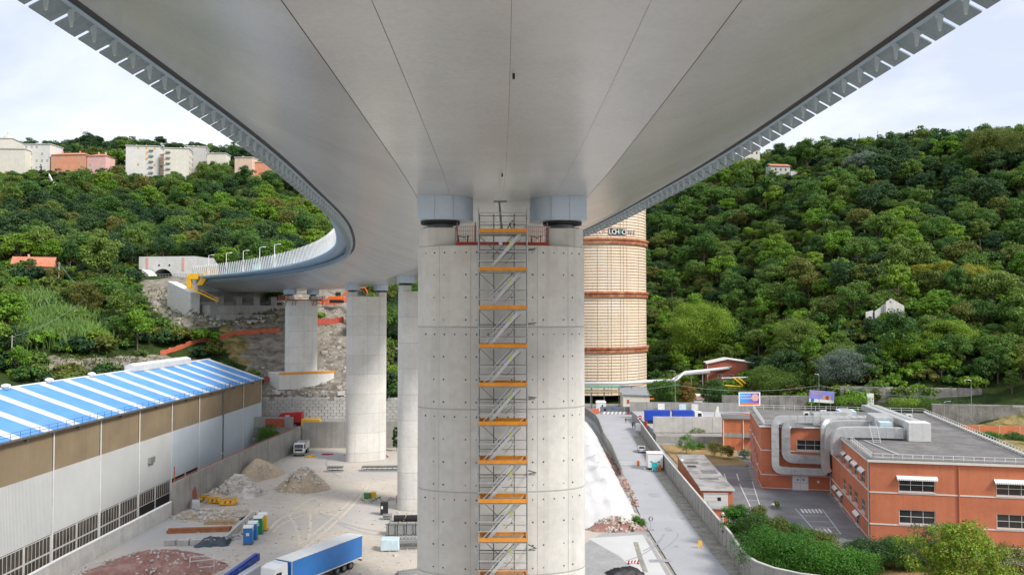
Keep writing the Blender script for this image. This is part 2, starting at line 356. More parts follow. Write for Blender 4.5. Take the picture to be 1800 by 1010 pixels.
def ground_mat():
    m = bpy.data.materials.new('ground'); m.use_nodes = True; t = m.node_tree; N = t.nodes; L = t.links; p = N['Principled BSDF']; p.inputs['Roughness'].default_value = .95
    p.inputs['Specular IOR Level'].default_value = .1
    geo = N.new('ShaderNodeNewGeometry')
    def noise(s, d=4):
        n = N.new('ShaderNodeTexNoise'); n.inputs['Scale'].default_value = s; n.inputs['Detail'].default_value = d; n.inputs['Roughness'].default_value = .65; L.new(geo.outputs['Position'], n.inputs['Vector']); return n.outputs[0]
    def ramp(s, p0, p1, c0, c1):
        r = N.new('ShaderNodeValToRGB'); e = r.color_ramp.elements; e[0].position = p0; e[1].position = p1; e[0].color = (*c0,1); e[1].color = (*c1,1); L.new(s, r.inputs[0]); return r.outputs[0]
    def mix(f, a, b):
        x = N.new('ShaderNodeMix'); x.data_type = 'RGBA'; L.new(f, x.inputs[0]); L.new(a, x.inputs[6]); L.new(b, x.inputs[7]); return x.outputs[2]
    def attr(nm):
        a = N.new('ShaderNodeAttribute'); a.attribute_name = nm
        ad = N.new('ShaderNodeMath'); ad.operation = 'ADD'; L.new(a.outputs['Fac'], ad.inputs[0])
        sb = N.new('ShaderNodeMath'); sb.operation = 'MULTIPLY_ADD'; L.new(noise(.25, 5), sb.inputs[0]); sb.inputs[1].default_value = 1.2; sb.inputs[2].default_value = -.6; L.new(sb.outputs[0], ad.inputs[1])
        return ramp(ad.outputs[0], .42, .6, (0,)*3, (1,)*3)
    green = ramp(noise(.2), .35, .65, (.022,.038,.012), (.05,.075,.02))
    soil = ramp(noise(.35, 6), .36, .68, (.13,.115,.09), (.38,.34,.285))
    straw = ramp(noise(.4, 5), .38, .62, (.10,.11,.035), (.34,.25,.11))
    gravel = ramp(noise(.5, 5), .35, .65, (.25,.24,.225), (.36,.35,.33))
    c = mix(attr('dry'), green, straw); c = mix(attr('bare'), c, soil); c = mix(attr('flat'), c, gravel)
    L.new(c, p.inputs['Base Color'])
    bp = N.new('ShaderNodeBump'); bp.inputs['Strength'].default_value = .8; bp.inputs['Distance'].default_value = .5; L.new(noise(.8, 6), bp.inputs['Height']); L.new(bp.outputs[0], p.inputs['Normal'])
    MT['ground'] = m
ground_mat(); me.materials.append(MT['ground'])
tag(inst(me, 'ground'), kind='structure')
# ------------------------------------------------------------------ yard, road, car park (sheets)
def slab(name, poly, z1, mat, z0=None, kind='structure'):
    mb = MB()
    if z0 is None: mb.add([(x,y,z1) for x,y in poly], [tuple(range(len(poly)))])
    else: mb.prism(poly, z0, z1)
    return tag(mb.build(name, mat), kind=kind)
slab('yard', [(-58.5,-140),(21,-140),(21,128),(8,134),(8,212),(-53.5,212),(-57.3,141),(-58.5,109)], 0, 'yard', -5.6)
slab('road', [(21.2,-140),(30.4,-140),(29.2,108),(31.4,180),(36.5,246),(37.5,262),(150,258),(150,268),(37,288),(22,288),(24.7,255),(24.6,222),(24.4,202),(21.6,139)], .01, 'road')
slab('forecourt', [(2,108),(14,130.5),(20.8,131.5),(20.8,100),(2,100)], .008, 'gravel_grey')
slab('pale_apron', [(11.5,127.6),(20.2,129.5),(20.2,107),(16.6,110.5),(15.2,118)], .016, 'road_pale')
slab('road_verge', [(29.2,60),(30.8,60),(30.9,118),(32.8,180),(36,232),(33.4,232),(30.4,180),(28.4,118)], .03, 'verge')
slab('car_park', [(34.5,120),(52.0,117.5),(60.3,161.2),(47.6,164),(52.5,187),(38,190),(37,170),(35,140)], .012, 'asphalt')
slab('lawn', [(37.5,190),(53,187),(55.5,214),(38.5,217)], .02, 'dry_grass')
slab('garden', [(31.5,107),(34.5,120),(53.0,117.3),(120,103),(120,60),(44,60),(44,92),(33,101)], .012, 'dry_grass')
def curve_strip(name, pts, wd, z, mat, kind='structure'):
    mb = MB(); P = [Vector((*p, 0)) for p in pts]; vs = []
    for i, p in enumerate(P):
        d = (P[min(i+1, len(P)-1)]-P[max(i-1, 0)]).normalized(); nrm = Vector((-d.y, d.x, 0))*wd/2
        vs += [(p.x+nrm.x, p.y+nrm.y, z), (p.x-nrm.x, p.y-nrm.y, z)]
    return tag(mb.add(vs, [(2*i, 2*i+1, 2*i+3, 2*i+2) for i in range(len(P)-1)]).build(name, mat), kind=kind)
def bez(p0, p1, p2, n=14): return [tuple((1-t)**2*np.array(p0)+2*t*(1-t)*np.array(p1)+t*t*np.array(p2)) for t in np.linspace(0, 1, n)]
def g2(u, v): p = gd(u, v); return (p.x, p.y)
for i, (a, b, c) in enumerate([((475,930),(490,900),(560,893)),((480,935),(497,908),(580,896)),((505,900),(527,930),(527,955)),((545,898),(548,930),(540,950)),((500,885),(540,893),(600,888)),((510,905),(520,886),(560,872))]):
    curve_strip('tyre_track', bez(g2(*a), g2(*b), g2(*c)), .45, .006+.001*i, 'track')
for i, (a, b, c) in enumerate([((1130,968),(1158,955),(1168,938)),((1160,968),(1190,950),(1192,938)),((1100,985),(1140,975),(1165,945))]):
    curve_strip('skid_mark', bez(g2(*a), g2(*b), g2(*c)), .22, .024+.002*i, 'skid')
for i, (u_, v_, a_, b_) in enumerate(((1150,870,2.2,3.5),(1120,812,1.6,5),(1175,930,1.2,2.6),(1160,985,3.2,1.6),(1100,770,2.4,2.0),(1195,905,.9,6))):
    x_, y_ = g2(u_, v_); slab('road_patch', [(x_-a_/2,y_-b_/2),(x_+a_/2,y_-b_/2+.3),(x_+a_/2-.2,y_+b_/2),(x_-a_/2+.1,y_+b_/2-.2)], .016+.001*i, 'road_patch')
for u_, v_ in ((1135,850),(1188,960)):
    x_, y_ = g2(u_, v_); slab('manhole_cover', [(x_+.4*math.cos(k*.524),y_+.4*math.sin(k*.524)) for k in range(12)], .026, 'skid')
curve_strip('road_drain', [g2(1117,952), g2(1127,985), g2(1135,1005)], .7, .02, 'verge')
curve_strip('road_kerb_strip', [g2(1074,790), g2(1095,850), g2(1115,905), g2(1122,925)], .35, .03, 'concrete_pale')
# painted bays
for i in range(5):
    p = Vector((53.2+i*1.9, 182-i*.4, 0)); 
def bay(name, pts, wd=.13): curve_strip(name, pts, wd, .02, 'line')
for u in (1250,1273,1295): bay('bay_line', [g2(u,832), g2(u+4,844)], .25)
bay('bay_line', [g2(1258,836), g2(1322,842)])
bay('bay_line', [g2(1300,850), g2(1319,890)]); bay('bay_line', [g2(1322,845), g2(1336,889)])
for v in (858,867,878): bay('bay_line', [g2(1300+(v-850)*.475,v), g2(1326+(v-850)*.33,v+1.5)])
bay('bay_line', [g2(1398,893), g2(1448,950)]); bay('bay_line', [g2(1445,894), g2(1478,938)])
for v, k in ((905,8),(915,16),(925,25),(935,33)): bay('bay_line', [g2(1400+(v-893)*.88,v), g2(1449+(v-893)*.72,v+2)])
for i in range(6): bay('bay_hatch', [g2(1408+i*6.3,894), g2(1413+i*6.3,901)], .35)
for i in range(6): bay('bay_hatch', [g2(1420+i*7,928), g2(1426+i*7,935)], .35)
# ------------------------------------------------------------------ bridge axis
AX = [(.05,-140),(.05,-60),(.05,0),(-.1,26),(-.6,47.5),(-1.75,64),(-5.2,98),(-15.9,149),(-35,196.5),(-63,241.5),(-97,280),(-120,301),(-145,322)]
def catmull(P, per=24):
    out = []; P = [np.array(p, float) for p in P]
    for i in range(1, len(P)-2):
        p0, p1, p2, p3 = P[i-1], P[i], P[i+1], P[i+2]
        t0 = 0.; t1 = t0+np.linalg.norm(p1-p0)**.5; t2 = t1+np.linalg.norm(p2-p1)**.5; t3 = t2+np.linalg.norm(p3-p2)**.5
        for t in np.linspace(t1, t2, per, endpoint=False):
            a1 = (t1-t)/(t1-t0)*p0+(t-t0)/(t1-t0)*p1; a2 = (t2-t)/(t2-t1)*p1+(t-t1)/(t2-t1)*p2; a3 = (t3-t)/(t3-t2)*p2+(t-t2)/(t3-t2)*p3
            c1 = (t2-t)/(t2-t0)*a1+(t-t0)/(t2-t0)*a2; c2 = (t3-t)/(t3-t1)*a2+(t-t1)/(t3-t1)*a3
            out.append((t2-t)/(t2-t1)*c1+(t-t1)/(t2-t1)*c2)
    out.append(P[-2]); return np.array(out)
axp = catmull(AX)
for _ in range(6): axp[1:-1] = (axp[:-2]+2*axp[1:-1]+axp[2:])/4
axs = np.concatenate([[0], np.cumsum(np.hypot(*np.diff(axp, axis=0).T))])
axs -= np.interp(0, axp[:,1], axs)                       # s = 0 beside the camera
def axis_at(s):
    x, y = np.interp(s, axs, axp[:,0]), np.interp(s, axs, axp[:,1])
    dx = np.interp(s+1.5, axs, axp[:,0])-np.interp(s-1.5, axs, axp[:,0]); dy = np.interp(s+1.5, axs, axp[:,1])-np.interp(s-1.5, axs, axp[:,1])
    l = math.hypot(dx, dy); return float(x), float(y), float(dx/l), float(dy/l)
def s_at_y(y): return float(np.interp(y, axp[:,1], axs))
def dpt(s, x, z):                                        # x metres right of the axis
    X, Y, dx, dy = axis_at(s); return Vector((X+dy*x, Y-dx*x, z))
S_END = s_at_y(47.5)+50.6*4+46; S_BEG = -62.
ZS = H+6.45                                              # soffit level at the axis
def zsof(x): x = abs(x); return ZS+.05*(x/4.8)**2 if x < 4.8 else ZS+.05+3.25*((x-4.8)/8.7)**1.22
deck = thing('bridge_deck', 'long curving pale grey steel bridge deck passing overhead on concrete piers', 'bridge', (0,0,0))
def loft(xs, zf, s0, s1, step, name, mat, parent=deck, smooth=True):
    ss = np.linspace(s0, s1, max(2, int((s1-s0)/step)+1)); vs = []; k = len(xs)
    for s in ss: vs += [dpt(s, x, zf(x)) for x in xs]
    return MB().add(vs, [(i*k+j, i*k+j+1, (i+1)*k+j+1, (i+1)*k+j) for i in range(len(ss)-1) for j in range(k-1)]).build(name, mat, parent, smooth)
SEAMS = [-13.45,-9.2,-4.8,-2.9,0,2.9,4.8,9.2,13.45]
JOINTS = [S_BEG,-30,0,28.5]+[s_at_y(47.5)+50*i+.0 for i in range(0, 5)]+[S_END]
jts = []
for i in range(len(JOINTS)-1):
    a, b = JOINTS[i], JOINTS[i+1]; jts.append(a)
    if b-a > 35: jts += [a+(b-a)*k/4 for k in (1,2,3)]
    elif b-a > 15: jts.append((a+b)/2)
jts.append(S_END)
for i in range(len(jts)-1):
    for j in range(8):
        a, b = SEAMS[j], SEAMS[j+1]; gp = .02 if j not in (1, 6) else .022
        gw = {4.8:.011,-4.8:.013,-2.9:.007,2.9:.004,0:.004,-9.2:.002,9.2:.002}; ga = gw.get(a, .004); gb = gw.get(b, .004)
        loft(np.linspace(a+ga, b-gb, 5), zsof, jts[i]+.003, jts[i+1]-.003, 3.0, 'soffit_panel', 'soffit')
loft(np.linspace(-13.4,13.4,19), lambda x: zsof(x)+.08, S_BEG, S_END, 5, 'soffit_core', 'soffit_core')
ZE = zsof(13.5)
def ribbon(pts, s0, s1, step, name, mat, smooth=False):   # closed section (x,z) swept along the axis
    ss = np.linspace(s0, s1, max(2, int((s1-s0)/step)+1)); vs = []; k = len(pts)
    for s in ss: vs += [dpt(s, x, z) for x, z in pts]
    fs = [(i*k+j, i*k+(j+1) % k, (i+1)*k+(j+1) % k, (i+1)*k+j) for i in range(len(ss)-1) for j in range(k)]
    fs += [tuple(range(k)), tuple(range((len(ss)-1)*k, len(ss)*k))]
    return MB().add(vs, fs).build(name, mat, deck, smooth)
for sg in (-1, 1):
    ribbon([(sg*13.44,ZE+.0),(sg*13.44,ZE+.3),(sg*13.80,ZE+.3),(sg*13.80,ZE+.02)], S_BEG, S_END, 3, 'edge_gap', 'black')
    ribbon([(sg*13.80,ZE-.01),(sg*13.80,ZE+.55),(sg*14.06,ZE+.55),(sg*14.06,ZE-.03)], S_BEG, S_END, 3, 'edge_beam', 'fascia')
    ribbon([(sg*14.07,ZE+.42),(sg*15.0,ZE+.55),(sg*15.9,ZE+.9),(sg*16.2,ZE+1.3),(sg*16.0,ZE+1.6),(sg*15.0,ZE+1.75),(sg*14.07,ZE+1.7)], 30, S_END, 2, 'cornice', 'fascia', True)
ribbon([(-14.0,ZE+.56),(-14.0,ZE+1.2),(14.0,ZE+1.2),(14.0,ZE+.56)], S_BEG, S_END, 6, 'deck_slab', 'concrete_pale')
# bracket plates and hanging fins along both edges
def bracket_meshes(sg):
    q = MB(); a, b = -.63, .63
    P = [(sg*.0,.0),(sg*.74,-.40)]
    q.hexa([(P[0][0],a,P[0][1]),(P[1][0],a,P[1][1]),(P[1][0],b,P[1][1]),(P[0][0],b,P[0][1]),(P[0][0],a,P[0][1]+.05),(P[1][0],a,P[1][1]+.05),(P[1][0],b,P[1][1]+.05),(P[0][0],b,P[0][1]+.05)])
    f = MB(); y = .55
    f.hexa([(sg*.0,y-.03,-.58),(sg*.07,y-.03,-.60),(sg*.07,y+.03,-.60),(sg*.0,y+.03,-.58),(sg*-.06,y-.04,.10),(sg*.20,y-.04,.10),(sg*.20,y+.04,.10),(sg*-.06,y+.04,.10)])
    return q.mesh('bracket_plate', 'plate'), f.mesh('bracket_fin', 'fin')
for sg in (-1, 1):
    mp_, mf_ = bracket_meshes(sg)
    s = 14.0; far = MB(); farf = MB()
    lim = S_END if sg < 0 else s_at_y(175)
    while s < lim-1:
        X, Y, dx, dy = axis_at(s); o = dpt(s, sg*13.98, ZE-.02); rz = math.atan2(-dx, dy)
        if Y < (195 if sg < 0 else 150):
            inst(mp_, 'bracket_plate', deck, o, rz); inst(mf_, 'bracket_fin', deck, o, rz)
        else:
            for me_, mbx in ((mp_, far), (mf_, farf)):
                vs = []
                for v_ in me_.vertices: x_, y_ = rot2(v_.co.x, v_.co.y, rz); vs.append((o.x+x_, o.y+y_, o.z+v_.co.z))
                mbx.add(vs, [tuple(p.vertices) for p in me_.polygons])
        s += 1.5
    tag(far.build('bracket_plates', 'plate', deck), kind='stuff'); tag(farf.build('bracket_fins', 'fin', deck), kind='stuff')
# small fixtures under the deck
for s_, x_ in ((22.3,.1),(38.5,-.15)): MB().box(-.035,.035,-.035,.035,-.14,0).build('drain_outlet', 'black', deck, loc=dpt(s_, x_, zsof(x_)))
# ------------------------------------------------------------------ piers
def pier_outline(a, b, n=56, p=2.25):
    o = []
    for k in range(n):
        t = 2*math.pi*k/n; c, s = math.cos(t), math.sin(t)
        o.append((a*abs(c)**(2/p)*(1 if c >= 0 else -1), b*abs(s)**(2/p)*(1 if s >= 0 else -1)))
    return o
PA, PB, PZ = 4.75, 2.0, 38.0
def seg_mesh(h):
    mb = MB(); o = pier_outline(PA, PB); oi = pier_outline(PA-.035, PB-.035); n = len(o); rings = [(oi,0),(oi,.02),(o,.045),(o,.09),(o,h-.075),(o,h-.03),(oi,h)]
    vs = [(x,y,z) for r_, z in rings for x,y in r_]
    fs = [(i*n+k, i*n+(k+1) % n, (i+1)*n+(k+1) % n, (i+1)*n+k) for i in range(6) for k in range(n)]+[tuple(range(n))[::-1], tuple(range(6*n,7*n))]
    me = mb.add(vs, fs).mesh('shaft_segment', 'concrete'); 
    me.polygons.foreach_set('use_smooth', [len(p.vertices) == 4 for p in me.polygons]); return me
SEG = seg_mesh(4.5)
_o = pier_outline(PA+.003, PB+.003)
JNT = MB().add([(x,y,z) for z in (-.02,.035) for x,y in _o], [(k,(k+1) % 56,56+(k+1) % 56,56+k) for k in range(56)]).mesh('joint_line', 'joint')
def front_y(x): return -PB*(max(0, 1-(abs(x)/PA)**2.25))**(1/2.25)
def obround(x0, x1, hw, n=40):                        # rounded at the inner (x1) end
    s = 1 if x1 > x0 else -1; c = x1-s*hw; pts = [(x0,-hw),(c,-hw)]
    pts += [(c+s*hw*math.sin(t), -hw*math.cos(t)) for t in np.linspace(0, math.pi, n)[1:-1]]+[(c,hw),(x0,hw)]
    return pts if s > 0 else pts[::-1]
def pier(label, s, z0, detail=1):
    X, Y, dx, dy = axis_at(s); rz = math.atan2(-dx, dy)
    t = thing('bridge_pier', label, 'bridge pier', (X, Y, z0), rz, 'bridge piers')
    z = PZ
    while z > z0+.3:
        h = min(4.5, z-z0)
        sg_ = inst(SEG if h > 4.49 else seg_mesh(h), 'shaft_segment', t, (0,0,z-h-z0)); z -= 4.5
        if z > z0: inst(JNT, 'joint_line', sg_, (0,0,0))
    for sg in (-1, 1):
        MB().prism([(sg*2.62,-1.25),(sg*4.1,-1.25),(sg*4.62,-.55),(sg*4.62,.55),(sg*4.1,1.25),(sg*2.62,1.25)][::sg], PZ-z0+.005, PZ+1.02-z0).build('bearing_plinth', 'concrete', t, bev=.03)
        MB().lathe([(.98,PZ+1.03-z0),(.98,PZ+1.12-z0),(.7,PZ+1.125-z0),(.7,PZ+1.3-z0)], 28, (sg*3.5,0)).build('bearing', 'tube_dark', t)
        MB().lathe([(1.12,PZ+1.31-z0),(1.12,PZ+1.46-z0)], 28, (sg*3.5,0)).build('bearing_plate', 'black', t)
        c = MB().prism(obround(sg*4.72, sg*1.62, 1.5), PZ+1.47-z0, ZS+.55-z0).build('bearing_casing', 'casing', t)
        MB().box(-.012,.012,-1.51,-1.49,PZ+1.49-z0,ZS+.3-z0).build('casing_seam', 'joint', c, loc=(sg*3.75,0,0))
        MB().box(-.012,.012,-1.51,-1.49,PZ+1.49-z0,ZS+.3-z0).build('casing_seam', 'joint', c, loc=(sg*2.72,0,0))
    hs = MB(); sm = MB(); random.seed(3)
    for x in ((-3.5,-1.76,1.9,3.65) if detail else (-.4, 2.6)):
        y = front_y(x); y2 = front_y(x+.025); z = PZ
        while z > z0+.3:
            h = min(4.5, z-z0); sm.add([(x,y-.004,z-h-z0+.05),(x+.025,y2-.004,z-h-z0+.05),(x+.025,y2-.004,z-z0-.05),(x,y-.004,z-z0-.05)], [(0,1,2,3)]); z -= 4.5
    tag(sm.build('formwork_seams', 'joint', t), kind='stuff')
    if detail:
        z = PZ
        while z > z0+4:
            for ri, dz in enumerate((.4,1.62,2.87,4.1)):
                for x in (-4.25,-3.75,-3.2,-2.62,-2.0,-1.42,-.8,-.3,.3,1.65,2.25,2.85,3.4,3.9,4.35) if ri == 0 else (-3.78,-3.24,-2.02,-1.44,.5,1.65,2.25,3.4,3.92):
                    y = front_y(x)-.004; r_ = random.choice((.035,.045,.05))
                    k = 8; sl_ = (front_y(x+.02)-front_y(x-.02))/.04
                    hs.add([(x+r_*math.cos(2*math.pi*i/k), y+sl_*r_*math.cos(2*math.pi*i/k), z-dz-z0+r_*math.sin(2*math.pi*i/k)) for i in range(k)], [tuple(range(k))])
            z -= 4.5
        tag(hs.build('tie_holes', 'hole', t), kind='stuff')
    return t, X, Y, rz
PS = [s_at_y(47.5)+50.6*i for i in range(5)]
PIER_A, axx, ayy, arz = pier('nearest concrete pier, filling the middle, with the stair tower in front', PS[0], 0)
pier('concrete pier hidden right behind the nearest one', PS[1], 0, 0)
pier('concrete pier half hidden by the left side of the nearest pier', PS[2], 0, 0)
pier('concrete pier standing in the yard behind the heaps and the tipper truck', PS[3], 0, 0)
PIER_D, dX, dY, drz = pier('farthest concrete pier, on a raised footing, with red work platforms at its head', PS[4], 17.5, 0)
# pier A head: red edge net, mesh guard
RED = MB()
for x0, x1 in ((-2.55,-1.35),(1.25,2.55)):
    for i in range(13): x = x0+(x1-x0)*i/12; RED.tube([(x,-1.62,PZ+.05),(x,-1.62,PZ+1.1)], .009, 4)
    for z in (.3,.55,.8,1.05): RED.tube([(x0,-1.62,PZ+z),(x1,-1.62,PZ+z)], .009, 4)
RED.build('guard_mesh', 'red_net', PIER_A)
for x0, x1 in ((-2.58,-.2),(.0,2.58)): MB().box(x0,x1,-1.60,-1.54,PZ+.01,PZ+.2).build('edge_board', 'red_net', PIER_A)
for x in (-2.5,-1.5,1.35,2.5): MB().tube([(x,-1.5,PZ),(x,-1.5,PZ+1.3)], .03, 6).build('guard_post', 'tube_dark', PIER_A)
for x in (-2.1,1.95): MB().tube([(x-.3,-1.4,PZ+.02),(x-.35,-1.45,PZ+.55),(x,-1.5,PZ+.45),(x+.2,-1.5,PZ+.55),(x+.15,-1.4,PZ+.02)], .035, 6).build('hose', 'black', PIER_A, smooth=True)
# pier D head: bracketed platforms
for sg in (-1, 1):
    MB().box(sg*2.2 if sg > 0 else -6.0, 6.0 if sg > 0 else -2.2, -2.9, 2.9, PZ-17.5+.05-.45, PZ-17.5-.25).build('platform_deck', 'wood', PIER_D)
    q = MB()
    for y in (-2.8,2.8):
        for z in (.3,.7,1.1): q.bar((sg*4.6,y,PZ-17.5-.2+z),(sg*6.0,y,PZ-17.5-.2+z),.06,.16)
    for z in (.3,.7,1.1): q.bar((sg*5.95,-2.8,PZ-17.5-.2+z),(sg*5.95,2.8,PZ-17.5-.2+z),.06,.16)
    for y in (-2.75,-1,1,2.75): q.bar((sg*5.9,y,PZ-17.5-.4),(sg*5.9,y,PZ-17.5+1.2),.08)
    q.build('platform_rail', 'red_steel', PIER_D)
    for x in (2.6,3.5,5.5): MB().hexa([(sg*x-.08,-2.7,PZ-17.5-.5),(sg*x+.08,-2.7,PZ-17.5-.5),(sg*x+.08,-1.7,PZ-17.5-.5),(sg*x-.08,-1.7,PZ-17.5-.5),(sg*x-.08,-2.7,PZ-17.5-.35),(sg*x+.08,-2.7,PZ-17.5-.35),(sg*x+.08,-1.6,PZ-17.5-.35),(sg*x-.08,-1.6,PZ-17.5-.35)]).bar((sg*x,-2.6,PZ-17.5-.5),(sg*x,-1.75,PZ-17.5-1.7),.14).build('platform_bracket', 'red_steel', PIER_D)
MB().box(-5.2,5.2,-2.1,-2.03,PZ-17.5-.28,PZ-17.5+.02).build('edge_board', 'red_net', PIER_D)
ft = MB().prism([(-8,-4.6),(8,-4.6),(9,0),(8,4.6),(-8,4.6),(-9,0)], -4.5, -.02).build('footing', 'concrete', PIER_D)
MB().box(-8.2,8.2,-4.75,-4.65,-.35,.25).build('edge_board', 'orange_board', PIER_D)
# ------------------------------------------------------------------ stair tower
st = thing('scaffold_stair_tower', 'tall metal scaffold stair tower with orange toe boards in front of nearest pier', 'scaffold tower', (-.48, 43.95, 0))
W2, D2 = 1.27, .68
NL = 20; ZL = [38.5-2*i for i in range(NL)]
stand = MB().tube([(0,0,0),(0,0,39.75)], .03, 8).mesh('standard', 'galv')
stand_b = MB().tube([(0,0,0),(0,0,39.6)], .03, 8).mesh('standard', 'tube_dark')
for x, y in ((-W2,-D2),(W2,-D2)): inst(stand, 'standard', st, (x,y,0))
for x, y in ((-W2,D2),(W2,D2),(-.5,D2),(.6,D2)): inst(stand_b, 'standard', st, (x,y,0))
m_board = MB().box(-W2+.02,W2-.02,-.02,.02,-.02,.17).mesh('toe_board', 'orange_board')
m_end = MB().box(-.02,.02,-D2+.05,D2-.05,-.02,.17).mesh('toe_board', 'orange_board')
m_plat = MB(); 
for i in range(4): m_plat.box(-W2+.05, W2-.05, -D2+.04+i*.33, -D2+.04+i*.33+.31, -.09, -.03)
m_plat = m_plat.mesh('platform', 'galv')
m_led = MB().tube([(-W2,0,0),(W2,0,0)], .022, 6).mesh('ledger', 'galv')
m_frail = MB().tube([(-W2,0,0),(W2,0,0)], .018, 6).mesh('guard_rail', 'alu')
m_lede = MB().tube([(0,-D2,0),(0,D2,0)], .022, 6).mesh('ledger', 'galv')
m_tie = MB().tube([(-W2-.12,0,0),(W2+.45,0,0)], .028, 6).tube([(W2+.1,0,.05),(W2+.5,.0,.1),(W2+.1,.9,.05)], .03, 6).mesh('wall_tie', 'tube_dark')
sq = MB()
for y in (-.28,.22): sq.bar((-.72,y,.05),(.92,y,1.96),.035,.17)
m_str = sq.mesh('stringer', 'alu')
sq = MB()
for i in range(9): t_ = (i+.5)/9; sq.box(-.72+1.64*t_-.12, -.72+1.64*t_+.12, -.26, .20, .05+1.91*t_-.01, .05+1.91*t_+.02)
m_tread = sq.mesh('tread', 'tube_dark')
m_tag = MB().box(.36,.50,-.315,-.305,1.36,1.5).mesh('tag', 'lime_tag')
sq = MB().tube([(-1.05,-D2+.06,.12),(1.1,-D2+.06,2.35)], .02, 6).tube([(-.5,-D2+.06,.95),(.3,-D2+.06,1.8)], .018, 6).tube([(-.5,-D2+.06,.4),(-.5,-D2+.06,.98)], .018, 6)
m_hand = sq.mesh('handrail', 'alu')
sq = MB().tube([(-.6,.3,.75),(.6,.3,1.95)], .018, 6).tube([(-.3,.3,.45),(.95,.3,1.7)], .018, 6).tube([(.1,.3,.4),(.45,.3,.75),(.52,.3,.95),(.4,.3,1.05),(.25,.3,.92)], .016, 6)
m_hand2 = sq.mesh('handrail', 'tube_dark')
m_brace = MB().tube([(-W2,D2,0),(-.2,D2,-1.0)], .02, 6).mesh('brace', 'tube_dark')
for i, z in enumerate(ZL):
    inst(m_plat, 'platform', st, (0,0,z)); inst(m_board, 'toe_board', st, (0,-D2,z)); inst(m_board, 'toe_board', st, (0,D2,z)); inst(m_end, 'toe_board', st, (-W2+.04,0,z)); inst(m_end, 'toe_board', st, (W2-.04,0,z))
    inst(m_led, 'ledger', st, (0,-D2,z-.08)); inst(m_led, 'ledger', st, (0,D2,z-.08))
    for k, dz in enumerate((.5,1.0)): inst(m_led, 'ledger', st, (0,D2,z+dz))
    for dz in (.5,1.0):
        if i > 0: inst(m_frail, 'guard_rail', st, (0,-D2,z+dz))
        inst(m_lede, 'ledger', st, (-W2,0,z+dz)); inst(m_lede, 'ledger', st, (W2,0,z+dz))
    if i % 2 == 0: inst(m_tie, 'wall_tie', st, (0,D2+.05,z-.85))
    if i < NL-1:
        s_ = inst(m_str, 'stair_flight', st, (0,0,z-2)); inst(m_tread, 'tread', s_); inst(m_tag, 'tag', s_)
        inst(m_hand2, 'handrail', st, (0,0,z-2)); inst(m_brace, 'brace', st, (0,0,z-.1))
        if i > 0: inst(m_hand, 'handrail', st, (0,0,z-2))
for dz in (.5,1.0): inst(m_led, 'ledger', st, (0,-D2,ZL[0]+dz))
pr = MB().tube([(-.05,.2,ZL[0]),(-.2,.35,40.2)], [.075,.05], 8).box(-.5,.2,.2,.5,40.2,40.26).build('deck_prop', 'tube_dark', st)
MB().tube([(.15,.1,ZL[0]+.1),(.35,.1,ZL[0]+.45),(.5,.1,ZL[0]+.6),(.6,.1,ZL[0]+.4),(.45,.1,ZL[0]+.25),(.35,.1,ZL[0]+.5),(.5,.15,ZL[0]+.7),(.65,.15,ZL[0]+.45)], .025, 6).build('hose', 'black', st, smooth=True)
# ------------------------------------------------------------------ walls with openings, windows
def wall_open(L, z0, z1, ops, depth=.25):
    """face at y=0 looking to -y; ops = (x0,x1,z0,z1)"""
    mb = MB(); xs = sorted({0, L, *[o[0] for o in ops], *[o[1] for o in ops]}); zs = sorted({z0, z1, *[o[2] for o in ops], *[o[3] for o in ops]})
    for i in range(len(xs)-1):
        for j in range(len(zs)-1):
            cx, cz = (xs[i]+xs[i+1])/2, (zs[j]+zs[j+1])/2
            if any(o[0] < cx < o[1] and o[2] < cz < o[3] for o in ops): continue
            mb.add([(xs[i],0,zs[j]),(xs[i+1],0,zs[j]),(xs[i+1],0,zs[j+1]),(xs[i],0,zs[j+1])], [(0,1,2,3)])
    for a, b, c, d in ops:
        mb.add([(a,0,c),(b,0,c),(b,0,d),(a,0,d),(a,depth,c),(b,depth,c),(b,depth,d),(a,depth,d)], [(0,4,5,1),(1,5,6,2),(2,6,7,3),(3,7,4,0)])
    return mb
_wc = {}
def window(parent, loc, rz, w, h, nx=2, nz=1, fr=.08, frame='trim', glass='glass', depth=.16, panes=True, tilt=0, name='window'):
    k = (round(w,2), round(h,2), nx, nz, fr, frame, glass, panes)
    if k not in _wc:
        f = MB()
        f.box(0,w,depth-.05,depth+.05,0,fr); f.box(0,w,depth-.05,depth+.05,h-fr,h)
        f.box(0,fr,depth-.05,depth+.05,fr,h-fr); f.box(w-fr,w,depth-.05,depth+.05,fr,h-fr)
        for i in range(1, nx): f.box(w*i/nx-fr*.3, w*i/nx+fr*.3, depth-.04, depth+.04, fr, h-fr)
        for j in range(1, nz): f.box(fr, w-fr, depth-.03, depth+.03, h*j/nz-fr*.35, h*j/nz+fr*.35)
        p = MB().box(0, w/nx, depth, depth+.012, 0, h/nz).mesh('pane', glass) if panes else MB().box(.01,w-.01,depth,depth+.012,.01,h-.01).mesh('pane', glass)
        _wc[k] = (f.mesh(name, frame), p)
    f, p = _wc[k]
    o = inst(f, name, parent, loc, (tilt,0,rz) if tilt else rz)
    if panes:
        for i in range(nx):
            for j in range(nz): inst(p, 'pane', o, (w*i/nx, 0, h*j/nz))
    else: inst(p, 'pane', o)
    return o
